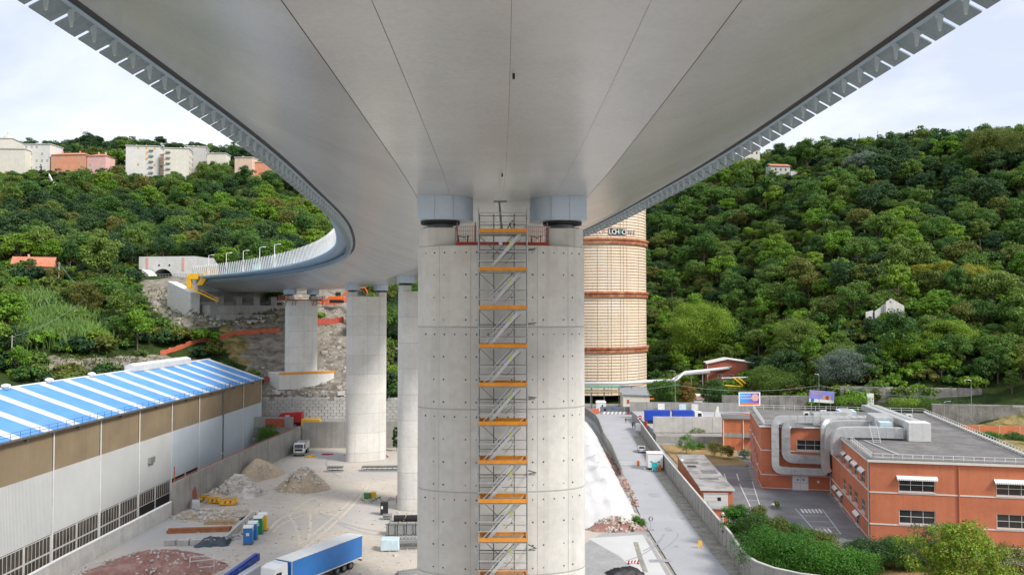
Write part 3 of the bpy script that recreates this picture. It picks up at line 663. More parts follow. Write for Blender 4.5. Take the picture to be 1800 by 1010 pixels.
# ------------------------------------------------------------------ warehouse
WX = -66.5; wh = thing('warehouse', 'long industrial shed with blue and white striped roof at left', 'warehouse', (-71.7, 0, -5.2), R(-1.5))
Y0, Y1, ZB = 57.5, 219.0, 5.2                            # local z = world z + 5.2
RZ90 = R(90)
cols = [Y1-13.5*i for i in range(13)]
ze, zr, ov = 17.2+ZB, 22.0+ZB, .7
sl_ = (zr-ze)/13.5
MB().profy([(-28,0),(-27.8,0),(-27.8,ze-.3),(-13.9,zr-.35),(-.3,ze-.4),(-.3,0),(-.1,0),(-.1,ze-.35),(-13.9,zr-.3),(-28,ze-.3)], Y0, Y1-.05).build('frame', 'concrete_dark', wh)
MB().box(-27.9,-.1,Y1-.35,Y1-.05,0,ze-.4).add([(-27.9,Y1-.05,ze-.4),(-.1,Y1-.05,ze-.4),(-13.9,Y1-.05,zr-.4)],[(0,1,2)]).build('gable_wall', 'brown_clad', wh)
for i in range(len(cols)-1):
    a, b = cols[i+1], cols[i]
    MB().box(-.1,.02,a+.1,b-.1,10.8+ZB,ze-.25).build('cladding_panel', 'brown_clad', wh)
    MB().box(-.1,.10,a+.1,b-.1,1.5+ZB if b < 190 else -.4+ZB,10.8+ZB-.02).build('cladding_panel', 'blue_clad' if b > 178 else 'white_clad', wh)
    MB().box(-.14,-.09,a,b,0,1.6+ZB).build('plinth_wall', 'black', wh)
    if b < 190:
        for k in range(2):
            y_ = a+.35+k*6.55
            for rr in range(2):
                tilt = -.5 if (i in (3,4) and rr == 0) else (-.35 if i == 3 else 0)
                window(wh, (.03, y_, 1.6+rr*2.5), RZ90, 6.35, 2.45, 7, 1, .09, 'white_dirty', 'glass_brown', depth=.05, tilt=tilt)
            MB().box(-.05,.14,y_+6.38,y_+6.52,1.2,6.65).build('pillar', 'white_dirty', wh)
        MB().box(-.08,.09,a,b,0,1.55).build('base_course', 'concrete_dark', wh)
for y in cols:
    MB().tube([(.16,y,.3),(.16,y,ze-.4)], .11, 8).build('downpipe', 'white_dirty' if y not in (cols[2],) else 'galv', wh)
MB().tube([(.6,cols[2]+3,ze+.9),(.6,cols[2]+3,ze+.1),(.22,cols[2],ze-1.2),(.22,cols[2],3.5)], .17, 8).build('flue', 'galv', wh, smooth=True)
y = Y1+.4; k = 0; wid = [2.2, 5.2]
while y > Y0:
    wd = wid[k % 2]; y2 = max(Y0, y-wd)
    q = MB()
    for sg in (1, -1):
        xe, xr = (ov, -13.9) if sg > 0 else (-27.9-ov, -13.9)
        if sg < 0: continue
        q.hexa([(xr,y2+.02,zr),(xe,y2+.02,ze-ov*sl_),(xe,y-.02,ze-ov*sl_),(xr,y-.02,zr),(xr,y2+.02,zr+.08),(xe,y2+.02,ze-ov*sl_+.08),(xe,y-.02,ze-ov*sl_+.08),(xr,y-.02,zr+.08)])
    q.build('roof_sheet', 'roof_white' if k % 2 == 0 else 'roof_blue', wh)
    y = y2; k += 1
MB().hexa([(-28.6,Y0,ze-ov*sl_),(-13.95,Y0,zr-.02),(-13.95,Y1,zr-.02),(-28.6,Y1,ze-ov*sl_),(-28.6,Y0,ze-ov*sl_+.08),(-13.95,Y0,zr+.06),(-13.95,Y1,zr+.06),(-28.6,Y1,ze-ov*sl_+.08)]).build('roof_slope', 'roof_blue', wh)
MB().box(-14.2,-13.6,Y0,Y1+.3,zr+.02,zr+.2).build('ridge_cap', 'white_paint', wh)
MB().box(ov-.05,ov+.18,Y0,Y1+.5,ze-ov*sl_-.25,ze-ov*sl_+.02).build('gutter', 'tube_dark', wh)
for a, b in ((176,205),(95,128)): MB().profy([(-15.0,zr-.1),(-15.0,zr+1.0),(-13.9,zr+1.5),(-12.8,zr+1.0),(-12.8,zr-.2)], a, b).build('ridge_vent', 'white_dirty', wh)
for y_ in (160,146,134): MB().lathe([(.4,zr),(.4,zr+.3),(.75,zr+.4),(.65,zr+.7),(.2,zr+.85)], 12, (-13.4,0)).build('roof_cowl', 'white_paint', wh, loc=(0,y_,0))
rp = MB().tube([(ov,0,ze-ov*sl_),(ov,0,ze-ov*sl_+.95)], .035, 5).mesh('rail_post', 'rail_blue')
y = Y1
while y > 112: inst(rp, 'rail_post', wh, (0,y,0)); y -= 2.25
for z in (.5,.95): MB().tube([(ov,Y0,ze-ov*sl_+z),(ov,Y1,ze-ov*sl_+z)], .03, 5).build('rail', 'rail_blue', wh)
for y_ in cols[:9]: MB().box(.12,.5,y_-7.2,y_-6.8,ze-1.0,ze-.75).build('flood_lamp', 'tube_dark', wh)
MB().box(.1,.6,155,157,6.3+ZB,7.4+ZB).build('vent_hood', 'galv', wh)
for y_ in (190,212): MB().tube([(.1,y_,2.2+ZB),(.7,y_,2.3+ZB),(.7,y_,1.6+ZB)], .05, 6).box(.5,.9,y_-.4,y_+.4,2.3+ZB,2.45+ZB).build('wall_lamp', 'white_paint', wh)
# ------------------------------------------------------------------ yard walls
def text(s, size, mat, parent, m4, name='lettering', ext=.01):
    c = bpy.data.curves.new(name, 'FONT'); c.body = s; c.size = size; c.extrude = ext; c.align_x = 'CENTER'; c.align_y = 'CENTER'
    o = bpy.data.objects.new(name, c); COL.objects.link(o); o.parent = parent; o.matrix_local = m4
    dg = bpy.context.evaluated_depsgraph_get(); me2 = bpy.data.meshes.new_from_object(o.evaluated_get(dg)); bpy.data.objects.remove(o)
    me2.materials.clear(); me2.materials.append(MT[mat]); me2.name = name
    return inst(me2, name, parent, mat4=m4)
sign = MB().box(0,.06,0,1.5,0,1.0).build('number_sign', 'black', wh, loc=(.18, 111.0, 1.2))
text('E17', .72, 'white_paint', wh, Matrix.Translation((.26,111.75,1.7)) @ Matrix.Rotation(RZ90,4,'Z') @ Matrix.Rotation(RZ90,4,'X'))
def long_wall(name, label, pts, h, th, mat, cat='wall', group=None, post=None, panel=3.0, cap=None, z=0):
    """wall made of panels between posts along a polyline"""
    t = thing(name, label, cat, (pts[0][0], pts[0][1], z), 0, group); o = Vector((pts[0][0], pts[0][1], 0)); cache = {}
    for i in range(len(pts)-1):
        a, b = Vector((*pts[i][:2],0))-o, Vector((*pts[i+1][:2],0))-o; L = (b-a).length; n = max(1, round(L/panel)); rz = math.atan2(b.y-a.y, b.x-a.x); l = L/n
        key = round(l, 2)
        if key not in cache: cache[key] = (MB().box(.05,l-.05,-th/2,th/2,-.3,h).mesh('panel', mat), MB().box(-.09,.09,-th/2-.05,th/2+.05,-.3,h+.02).mesh('post', post or mat), MB().box(0,l,-th/2-.06,th/2+.06,h+.03,h+.15).mesh('coping', cap or mat))
        for k in range(n):
            p = a.lerp(b, k/n); inst(cache[key][0], 'panel', t, p, rz); inst(cache[key][1], 'post', t, p, rz)
            if cap: inst(cache[key][2], 'coping', t, p, rz)
    return t
long_wall('retaining_wall', 'stained grey concrete wall with red rail between yard and shed', [(-57.2,141.3),(-56.3,165),(-55.1,188),(-53.3,209.5)], 5.6, .5, 'concrete_dark', panel=6)
rw = thing('pipe_rail', 'rusty red pipe railing on top of the stained yard wall', 'railing', (0,0,5.65))
rpts = [Vector(p) for p in ((-57.2,141.3,.25),(-56.3,165,.25),(-55.1,188,.25),(-53.3,209.5,.25))]
for i in range(3): MB().tube([rpts[i], rpts[i+1]], .07, 6).build('rail', 'red_steel', rw)
for i in range(3):
    for t_ in (0,.33,.66): p = rpts[i].lerp(rpts[i+1], t_); MB().tube([(p.x,p.y,-.02),(p.x,p.y,.25)], .04, 5).build('post', 'red_steel', rw)
MB().tube([(-57.2,141.6,-.02),(-57.2,141.6,2.6)], .09, 6).build('post', 'red_steel', rw)
long_wall('parapet_wall', 'low pale grey parapet wall with white coping beside the shed windows', [(-58.6,60),(-58.6,109),(-57.5,141)], 2.4, .35, 'concrete_pale', panel=8, cap='white_paint')
long_wall('yard_wall', 'high dark concrete wall closing the back of the yard', [(-53,211.6),(-24,212.6),(2,213)], 6.6, .45, 'concrete_dark', panel=7.5)
slab('terrace', [(-67,213.2),(4,213.6),(4,223.8),(-67,223.2)], 5.0, 'verge', -5.4)
slab('terrace_bank', [(-66,205),(-58,196),(-54,210),(-54,213),(-66,213)], -.6, 'grass', -5.5)
# block wall, course by course
bw = thing('block_wall', 'wall of big pale concrete blocks behind the yard under the dirt slope', 'wall', (-68,224.1,5.0))
bm_ = MB().box(.05,1.55,0,1.2,.03,.77).mesh('block', 'concrete_pale')
for r_ in range(8):
    x = -(.8 if r_ % 2 else 0)
    while x < 44:
        if not (r_ == 7 and random.random() < .25): inst(bm_, 'block', bw, (x+random.uniform(-.02,.02), .06*r_+random.uniform(-.03,.03), .8*r_))
        x += 1.6
MB().box(-.5,44,.6,1.3,0,6.0).build('backing', 'concrete_dark', bw)
long_wall('panel_fence', 'low fence of graffitied concrete panels on the terrace by the red skip', [(-66.5,213.8),(-56,213.9)], 2.6, .2, 'concrete_old', panel=3.4, z=5.0)
for u, c, mt in ((485,'red','red_steel'),(600,'grey','concrete_pale'),(633,'grey','concrete_old')):
    p = at(u,727,214.5)
    MB().rbox(0,0,0,6 if u > 500 else 4.8,.25,2.1).build('site_hoarding', mt, loc=(p.x, 214.6 if u>500 else 213.55, 5.02))
    o = bpy.data.objects[-1] if False else None
for o in [o for o in bpy.data.objects if o.name.startswith('site_hoarding')]:
    mt = o.data.materials[0].name
    tag(o, {'red_steel':'brick red hoarding panel left of the red skip behind the yard','concrete_pale':'pale grey hoarding panel behind the yard wall beside the orange box','concrete_old':'darker grey hoarding panel touching the pier behind the yard wall'}[mt], 'hoarding')
# red skip lorry body and orange box on the terrace
p = at(513,716,217); t = thing('skip_container', 'dark red open skip with sloping front behind the yard wall', 'skip', (p.x,217,5.0))
MB().profy([(-3.6,1.8),(-2.6,3.2),(2.9,3.5),(2.7,.9),(-2.0,.9)], -1.2, 1.2).build('body', 'red_paint', t, bev=.05)
MB().box(-1.4,-.2,-1.23,-1.2,2.2,2.8).build('label_plate', 'white_dirty', t)
MB().box(-2.2,2.6,-.9,.9,.4,.9).build('chassis', 'black', t)
for x in (-1.7,1.9): MB().wheel((x,-1,.5),.5,.35).wheel((x,1,.5),.5,.35).build('wheel', 'rubber', t)
p = at(547,731,215.5); t = thing('orange_container', 'yellow orange steel box on the terrace right of the red skip', 'container', (p.x,215.6,5.0))
MB().box(-2.4,2.4,-1.0,1.0,.1,1.9).build('body', 'yellow', t, bev=.05)
for x in np.linspace(-2.2,2.2,6): MB().box(x-.06,x+.06,-1.08,-1.0,.2,1.8).build('rib', 'yellow', t)
# ochre building glimpsed between the two piers
p = at(690,690,262); t = thing('ochre_building', 'ochre flat-roofed building glimpsed between two piers', 'building', (p.x,262,6))
ops = [(x,x+1.5,4.0,6.6) for x in np.arange(1.0,13,2.3)]
wall_open(14,-4,16.5,ops,.3).build('wall', 'brown_clad', t, loc=(-7,0,0)); MB().box(-7,7,.02,8,-4,16.45).build('core', 'brown_clad', t)
for o_ in ops: window(t, (-7+o_[0],-.05,4.0), 0, 1.5, 2.6, 2, 2, .1, 'trim', 'window_dark', .2, False)
MB().box(-7.3,7.3,-.3,8.3,16.5,17.0).build('roof', 'concrete_old', t)
# ------------------------------------------------------------------ abutment, tunnel portal, things at the far end of the deck
ab = thing('bridge_abutment', 'concrete abutment with bearing seats under the far end of the deck', 'abutment', (*axis_at(S_END-6)[:2], 30.0), math.atan2(-axis_at(S_END-6)[2], axis_at(S_END-6)[3]))
MB().box(-14,14,5,9,0,15.6).build('back_wall', 'concrete_pale', ab); MB().box(-13,13,-2,4.95,0,6.6).build('seat', 'concrete_old', ab)
for x in (-9,-3,3,9): MB().box(x-1,x+1,-1.2,1,6.65,9.4).build('bearing_block', 'concrete_dark', ab)
MB().hexa([(-17,3,0),(-14.05,3,0),(-14.05,22,0),(-17,22,0),(-17,3,10.5),(-14.05,3,10.5),(-14.05,22,14.6),(-17,22,14.6)]).build('wing_wall', 'white_dirty', ab); MB().box(-11.0,12,-4.5,-2.05,0,3.6).build('lower_seat', 'concrete_old', ab)
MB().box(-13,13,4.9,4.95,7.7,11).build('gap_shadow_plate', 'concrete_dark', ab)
pc = at(290,494,322); tp = thing('tunnel_portal', 'white concrete tunnel portal with dark arched mouth at the end of the deck', 'tunnel portal', (pc.x,322,pc.z), R(-8))
def arch(cx, r, base, n=14): return [(cx+r*math.cos(a), base+r*1.05*math.sin(a)) for a in np.linspace(math.pi, 0, n)]
w2 = 12.5; top = 9.6
def face_with_arch(L0, L1, z0, z1, cx, r, y):
    a = arch(cx, r, z0); mb = MB(); vs = [(L0,y,z0)]+[(x,y,z) for x,z in a]+[(L1,y,z0),(L1,y,z1)]; n_ = len(vs)
    tops = [(x,y,z1) for x,z in a]; vs += tops+[(L0,y,z1)]; k = len(a)
    fs = [(0,1,n_,n_+k)]+[(1+i,2+i,n_+1+i,n_+i) for i in range(k-1)]+[(k,k+1,k+2,n_+k-1)]
    mb.add(vs, fs)
    mb.add([(x,y,z) for x,z in a]+[(x,y+14,z) for x,z in a], [(i,k+i,k+i+1,i+1) for i in range(k-1)]); return mb
face_with_arch(-11,w2,0,top,-1,4.6,0).build('portal_face', 'white_dirty', tp)
MB().box(-11,w2,14,14.5,-1,top-.1).build('tunnel_dark', 'black', tp); MB().box(-11,w2,.02,14,top-.3,top-.02).build('portal_roof', 'concrete_pale', tp)
MB().box(w2-.3,w2,.02,14,-2,top-.4).build('side_wall', 'concrete_pale', tp); MB().box(-11,-10.7,.02,14,-2,top-.4).build('side_wall', 'concrete_pale', tp)
for x in (-7.5,7.5): MB().box(x-.5,x+.5,-.12,-.02,3.5 if x < 0 else 4,top-.6).build('red_stripe', 'pink_wall', tp)
for x in (-2.5,1.8): MB().tube([(x,-.15,6.2),(x,.0,6.2)], .35, 12).build('vent', 'black', tp)
MB().profy([(w2,0),(w2+9,0),(w2+9,5.5),(w2+7,8.8),(w2,top-.2)], .5, 1.2).build('wing_wall', 'white_dirty', tp)
# road liner half-shell at portal, left
q = MB(); a1 = arch(-7, 5.2, -1, 16)
q.add([(x,-7,z) for x,z in a1]+[(x,-1,z) for x,z in a1], [(i,i+1,17+i-1+1-1,16+i) if False else (i,16+i,17+i,i+1) for i in range(15)])
q.build('canopy_shell', 'white_paint', tp, smooth=True)
bf = thing('barrier_fence', 'pale metal fence on the ramp left of the tunnel mouth', 'fence', at(255,492,312))
for i in range(22): MB().box(i*1.1,i*1.1+.12,0,.08,0,2.4).build('post', 'galv', bf)
for z in (.6,1.4,2.2): MB().box(0,23.2,.09,.14,z,z+.12).build('rail', 'galv', bf)
# wind barrier on the left edge of the deck
wb = thing('wind_barrier', 'row of white posts with glass wind screen along the deck edge', 'barrier', (0,0,0))
s = s_at_y(122); ZD = ZE+1.72
pm = MB().hexa([(-.09,-.07,0),(.09,-.07,0),(.09,.07,0),(-.09,.07,0),(-.5,-.05,3.1),(-.38,-.05,3.1),(-.38,.05,3.1),(-.5,.05,3.1)]).mesh('post', 'white_paint')
gm = MB().hexa([(0,.08,.1),(.02,.08,.1),(.02,1.42,.1),(0,1.42,.1),(-.36,.08,2.6),(-.34,.08,2.6),(-.34,1.42,2.6),(-.36,1.42,2.6)]).mesh('glass_pane', 'glass_clear')
while s < S_END-1:
    X, Y, dx, dy = axis_at(s); rz = math.atan2(-dx, dy); o = dpt(s, -15.5, ZD)
    inst(pm, 'post', wb, o, rz); inst(gm, 'glass_pane', wb, o, rz); s += 1.5
# lamps on the deck
def lamp(name, label, base, h, arm, dirx, mat='white_paint', group=None, r=.12, cat='street lamp'):
    t = thing(name, label, cat, base, 0, group)
    MB().tube([(0,0,0),(0,0,h*.5),(0,0,h)], [r,r*.8,r*.6], 8).build('pole', mat, t); MB().box(-.2,.2,-.2,.2,0,.12).build('base_plate', 'galv', t)
    if arm: MB().tube([(0,0,h),(dirx*arm,0,h+.15)], r*.5, 6).build('arm', mat, t); MB().box(min(dirx*(arm-.1),dirx*(arm+.75)),max(dirx*(arm-.1),dirx*(arm+.75)),-.18,.18,h+.08,h+.26).build('lamp_head', mat, t, bev=.03)
    return t
def deck_x_solve(u, off, z):                             # axis station where a point at this offset lands on photo column u
    best = None
    for s in np.arange(s_at_y(150), S_END, .5):
        e = abs(px(dpt(s, off, z))[0]-u)
        if best is None or e < best[0]: best = (e, s)
    return best[1]
ordn = ['farthest', 'second farthest', 'middle', 'second nearest', 'nearest']
for i, (u, v) in enumerate([(367,449),(398,445),(427,441),(456,435),(482,430)]):
    s = deck_x_solve(u, -14.6, ZD); b = dpt(s, -14.6, ZD); p = at(u, v, b.y)
    lamp('lamp_post', ordn[i]+' of the five tall white lamp posts on the deck', b, p.z-ZD, .9, 1, group='tall lamps on the deck')
for i, (u, v) in enumerate([(353,462),(390,458),(436,455),(479,452),(517,448)]):
    s = deck_x_solve(u, 13.0, ZD); b = dpt(s, 13.0, ZD); p = at(u, v, b.y)
    lamp('short_lamp_post', ordn[i]+' of the short white lamps on the far side of the deck', b, max(3.5, p.z-ZD), .8, -1, group='short lamps on the deck')
s = deck_x_solve(446, 6, ZD); b = dpt(s, 6, ZD); t = thing('motorway_sign', 'green direction sign standing on the deck behind the barrier', 'sign', b)
MB().box(-1.4,1.4,-.05,.05,2.6,4.6).build('panel', 'sign_green', t); MB().tube([(-1,0.1,0),(-1,.1,4.4)], .07, 6).build('post', 'galv', t); MB().tube([(1,.1,0),(1,.1,4.4)], .07, 6).build('post', 'galv', t)
MB().box(-1.1,.6,-.07,-.06,3.7,3.9).build('lettering', 'white_paint', t); MB().box(-1.1,.9,-.07,-.06,3.2,3.4).build('lettering', 'white_paint', t)
# yellow under-deck inspection gantry
b = at(371,483,256); t = thing('inspection_gantry', 'yellow under-bridge inspection gantry hooked over the deck edge', 'gantry', (b.x,256,b.z))
MB().hexa([(-4.2,-.6,-3.2),(-2.5,-.6,-3.2),(-2.5,.6,-3.2),(-4.2,.6,-3.2),(-1.4,-.6,2.2),(1.2,-.6,2.2),(1.2,.6,2.2),(-1.4,.6,2.2)]).build('basket', 'yellow', t, bev=.06)
MB().box(1.3,2.0,-.5,.5,-1.6,2.0).build('bracket', 'yellow', t)
b2_ = at(333,500,256)-Vector((b.x,256,b.z)); 
MB().bar((b2_.x,0,b2_.z-1.2),(b2_.x,0,b2_.z+2.6),1.4,1.2).build('mast', 'yellow', t, bev=.05); MB().box(b2_.x-.2,b2_.x+2.8,-.7,.7,b2_.z+1.6,b2_.z+3.4).build('counterweight', 'yellow', t, bev=.05)
MB().bar((b2_.x,0,b2_.z-1.0),(b2_.x+9.5,-1.5,b2_.z-5.2),.9,.35).bar((b2_.x,0,b2_.z+.1),(b2_.x+9.5,-1.5,b2_.z-4.4),.12,.12).build('walkway', 'yellow', t)
for i in range(8):
    f_ = i/7; MB().bar((b2_.x+9.5*f_,-1.5*f_,b2_.z-1.0-4.2*f_),(b2_.x+9.5*f_,-1.5*f_,b2_.z+.1-4.5*f_),.1).build('baluster', 'yellow', t)
# excavator on the slope
b = at(592,526,282); t = thing('excavator', 'orange tracked excavator with its arm raised on the slope beyond the piers', 'excavator', (b.x,282,b.z-1.2))
MB().box(-2.2,2.2,-1.5,-.8,0,1.0).box(-2.2,2.2,.8,1.5,0,1.0).build('tracks', 'rubber', t, bev=.2)
MB().box(-2.6,1.8,-1.4,1.4,1.05,2.3).build('house', 'orange_paint', t, bev=.1); MB().box(-.2,1.4,-1.35,-.1,2.3,3.6).build('cab', 'glass', t, bev=.08)
MB().bar((1.5,.3,2.0),(4.6,.3,4.9),.5,.6).bar((4.6,.3,4.9),(9.5,.3,5.3),.45,.5).build('boom', 'orange_paint', t); MB().bar((9.5,.3,5.3),(10.5,.3,3.2),.35,.4).build('stick', 'orange_paint', t)
MB().profy([(10.1,3.2),(11.2,3.0),(10.9,1.9),(9.9,2.2)], -.4, 1.0).build('bucket', 'tube_dark', t)
# cars parked under the end of the deck
def car(label, loc, rz, mat, group=None, name='parked_car'):
    t = thing(name, label, 'car', loc, rz, group)
    prof = [(-2.1,.35),(-2.15,.85),(-1.9,1.0),(-1.25,1.05),(-.55,1.48),(.95,1.5),(1.75,1.02),(2.1,.9),(2.12,.35)]
    MB().profy(prof, -.86, .86).build('body', mat, t, bev=.08)
    MB().profy([(-1.1,1.06),(-.52,1.42),(.9,1.44),(1.55,1.04)], -.875, .875).build('side_glass', 'glass', t)
    MB().add([(-1.22,-.7,1.09),(-1.22,.7,1.09),(-.62,.62,1.46),(-.62,-.62,1.46)], [(0,1,2,3)]).build('windscreen', 'glass', t)
    MB().add([(1.78,-.7,1.04),(1.78,.7,1.04),(1.02,.62,1.48),(1.02,-.62,1.48)], [(3,2,1,0)]).build('rear_window', 'glass', t)
    for x in (-1.3,1.3):
        for y in (-.8,.8):
            w_ = MB().wheel((x,y,.32),.32,.2).build('wheel', 'rubber', t); MB().wheel((x,y*1.02,.32),.18,.2).build('rim', 'alu', w_)
    for y in (-.62,.62): MB().box(-2.18,-2.1,y-.18,y+.18,.62,.8).build('headlight', 'white_paint', t); MB().box(2.08,2.16,y-.16,y+.16,.72,.9).build('tail_light', 'red_paint', t)
    return t
for lab, u, v in (('white car under the end of the deck, farthest left of the three',405,543),('white van-like car in the middle of the three under the deck end',430,542),('white car closest to the farthest pier under the deck end',490,545)):
    p = at(u, v, 279); zz = float(hgt(p.x, 279)); car(lab, (p.x,279,zz-.05), R(15), 'cab_white', 'cars under the deck end')
# orange mesh fences on the slope
def net(label, pts, h, mat='orange_net', name='mesh_fence'):
    t = thing(name, label, 'fence', pts[0]); o = Vector(pts[0])
    for i in range(len(pts)-1):
        a, b = Vector(pts[i])-o, Vector(pts[i+1])-o; q = MB(); n = 8
        vs = []
        for k in range(n+1):
            p = a.lerp(b, k/n); sg = .18*math.sin(k*1.9+i); lean = .15*math.sin(k*2.7+i*2)
            vs += [(p.x,p.y,p.z+.12+sg*.3),(p.x+lean,p.y+lean,p.z+h+sg)]
        q.add(vs, [(2*k,2*k+2,2*k+3,2*k+1) for k in range(n)]); ob = q.build('netting', mat, t); m_ = ob.modifiers.new('s', 'SOLIDIFY'); m_.thickness = .03
        MB().tube([(a.x,a.y,a.z-.4),(a.x,a.y,a.z+h+.2)], .04, 5).build('post', 'wood', t)
    return t
def hill_pts(pix, guess):
    out = []
    for (u, v) in pix:                                   # march the pixel's ray to the terrain
        d = ray(u, v); Y = guess
        ys = np.arange(guess-40, guess+240, 1.0); xs_ = d.x/d.y*ys; zs_ = H+d.z/d.y*ys; hh = hgt(xs_, ys)
        k = np.argmax(hh >= zs_)
        if not hh[k] >= zs_[k]: k = np.argmax((hh-zs_)/ys)
        out.append((xs_[k], ys[k], float(hh[k])))
    return out
net('orange mesh fence climbing the slope left of the farthest pier', hill_pts([(282,628),(315,616),(350,604),(385,598),(420,592),(455,588),(492,586)], 240), 1.5)
net('red mesh fence between the two rear piers halfway up the slope', hill_pts([(556,572),(580,572),(605,568)], 250), 2.0, 'red_net')
net('orange mesh fence below the excavator', hill_pts([(562,536),(590,536),(612,530)], 250), 2.0)
net('red and white mesh fence on the track under the footing', hill_pts([(465,672),(500,674),(525,678),(552,674)], 220), 1.5, 'red_net')
# pink house
p = at(60,476,275); t = thing('pink_house', 'small pink house with orange tiled roof among the trees at left', 'house', (p.x,275,p.z-4.2), R(20)); t.scale = (.95,.95,.95)
ops = [(2,3,3.6,5.2),(6,7,3.6,5.2),(10,11,3.6,5.2)]
wall_open(12.5,-3,6,ops).build('wall', 'pink_wall', t, loc=(-6.2,-3.5,0)); MB().box(-6.2,6.3,-3.48,3.5,-3,5.98).build('core', 'pink_wall', t)
MB().profx([(-3.5,6),(3.5,6),(0,9.0)], 6.1, 6.3).build('gable_wall', 'pink_wall', t)
MB().profx([(-4.1,5.7),(0,9.1),(4.1,5.7),(4.1,5.95),(0,9.35),(-4.1,5.95)], -6.7, 6.8).build('roof', 'tile_red', t)
for z, x in ((1.2,0),(4.2,0),(1,2.2)): window(t, (6.35,x-.45,z), RZ90, .9, 1.6, 2, 1, .08, 'trim', 'window_dark', .0, False)
for o_ in ops: window(t, (-6.2+o_[0],-3.5,3.6), 0, 1, 1.6, 2, 1, .08, 'trim', 'window_dark', .12, False)
MB().box(-2,-1.4,-.3,.3,8.6,10.2).build('chimney', 'pink_wall', t)
# small cable poles on the left slope
def pole(label, foot, h, name='utility_pole'):
    t = thing(name, label, 'pole', foot); MB().tube([(0,0,-1),(0,0,h)], [.16,.1], 8).build('shaft', 'concrete_pale', t); MB().box(-.6,.6,-.06,.06,h-.5,h-.38).build('crossarm', 'wood', t); return Vector(foot)+Vector((0,0,h-.4))
pa = pole('pale pole on the slope behind the shed roof at far left', hill_pts([(20,655)], 190)[0], 9)
pb = pole('thin pole above the reeds on the left slope', hill_pts([(103,510)], 240)[0], 9)
pcx = pole('leaning cable pole in the bushes left of the embankment', hill_pts([(153,562)], 235)[0], 7)
def cable(label, a, b, sag, r=.03):
    pts = [Vector(a).lerp(Vector(b), t_)+Vector((0,0,-4*sag*t_*(1-t_))) for t_ in np.linspace(0,1,12)]
    tag(MB().tube(pts, r, 5).build('cable', 'galv'), label, 'cable')
cable('slack cable from the far left pole to the leaning pole', pa, pcx, 1.5, .05); cable('slack cable from the leaning pole up to the thin pole', pcx, pb, .4, .05)
# ------------------------------------------------------------------ buildings on the left ridge
def hill_building(label, u0, u1, vt, vb, Y, dep, mat, rows, ncol, roof='flat', yaw=0, shut=None, balc=0, side=0, name='apartment_building', top='concrete_pale', winw=1.35, bcol=None):
    a, b = at(u0, vb, Y), at(u1, vb, Y); L = (b-a).length; hb = at(u0, vt, Y).z-a.z
    t = thing(name, label, 'building', ((a.x+b.x)/2, Y, a.z), R(yaw)); z0 = -8
    ops = []; rowsz = [hb*(j+.35)/rows for j in range(rows)]; wh_ = min(2.0, hb/rows*.55)
    for j in range(rows):
        for i in range(ncol): x = L*(i+.5)/ncol-winw/2; ops.append((x, x+winw, rowsz[j], rowsz[j]+wh_))
    wall_open(L, z0, hb, ops, .2).build('wall', mat, t, loc=(-L/2,0,0)); MB().box(-L/2,L/2,.02,dep,z0,hb-.02).build('core', mat, t)
    for i, o_ in enumerate(ops):
        window(t, (-L/2+o_[0],0,o_[2]), 0, winw, wh_, 2, 1, .08, 'window_dark', 'window_dark', .12, False)
        if shut and random.random() < .45:
            MB().box(-L/2+o_[0]+.02,-L/2+o_[1]-.02,.0,.06,o_[2]+wh_*.2,o_[3]-.02).build('shutter', shut, t)
    if side:
        sd = 1 if side > 0 else -1
        for j in range(rows):
            for i in range(3):
                y_ = dep*(i+.5)/3; MB().box(sd*L/2-.02 if sd > 0 else -L/2-.05, sd*L/2+.05 if sd > 0 else -L/2+.02, y_-.5, y_+.5, rowsz[j], rowsz[j]+wh_).build('window', 'window_dark', t)
                if sd < 0: MB().box(-L/2-1.1,-L/2-.06,y_-1.0,y_+1.0,rowsz[j]-.3,rowsz[j]+.4).build('balcony', 'white_paint', t)
    if balc:
        for j in range(rows):
            x = -L/2+L*(bcol+.5)/ncol
            bl = MB().box(x-1.5,x+1.5,-1.1,-.02,rowsz[j]-.45,rowsz[j]-.3).build('balcony', 'concrete_old', t); MB().box(x-1.5,x+1.5,-1.12,-1.06,rowsz[j]-.3,rowsz[j]+.5).build('railing', 'shutter_grey', bl)
    if roof == 'flat':
        MB().box(-L/2-.4,L/2+.4,-.4,dep+.4,hb,hb+.5).build('roof', top, t)
    else:
        MB().add([(-L/2-.5,-.5,hb),(L/2+.5,-.5,hb),(L/2+.5,dep+.5,hb),(-L/2-.5,dep+.5,hb),(-L/2+dep*.4,dep/2,hb+2.2),(L/2-dep*.4,dep/2,hb+2.2)], [(0,1,5,4),(1,2,5),(2,3,4,5),(3,0,4),(3,2,1,0)]).build('roof', top, t)
    for i in range(2): x = random.uniform(-L/3,L/3); MB().box(x,x+.8,dep*.4,dep*.4+.8,hb+.3,hb+(1.8 if roof == 'flat' else 3.2)).build('chimney', mat, t)
    return t
RB = 530
hill_building('long cream building at the far left end of the ridge', -30, 42, 262, 302, RB-8, 14, 'wall_cream', 3, 7, 'flat', 4)
hill_building('tall white apartment block right of the cream building on the ridge', 40, 88, 254, 302, RB, 14, 'wall_white', 4, 5, 'flat', -3, 'shutter_grey')
hill_building('cream church nave in front of the dome', -30, 19, 243, 262, RB+14, 18, 'wall_cream', 1, 3, 'hip', 4, name='church_nave')
t = thing('church_dome', 'grey church dome with lantern on the left ridge', 'dome', at(15,250,RB+22))
MB().lathe([(4.2,-6),(4.2,-1.2),(4.6,-1.1),(4.6,-.6),(4.3,-.5),(4.2,.6),(3.7,2.2),(2.7,3.7),(1.4,4.6),(.8,4.8)], 28).build('cupola', 'dome', t, smooth=True)
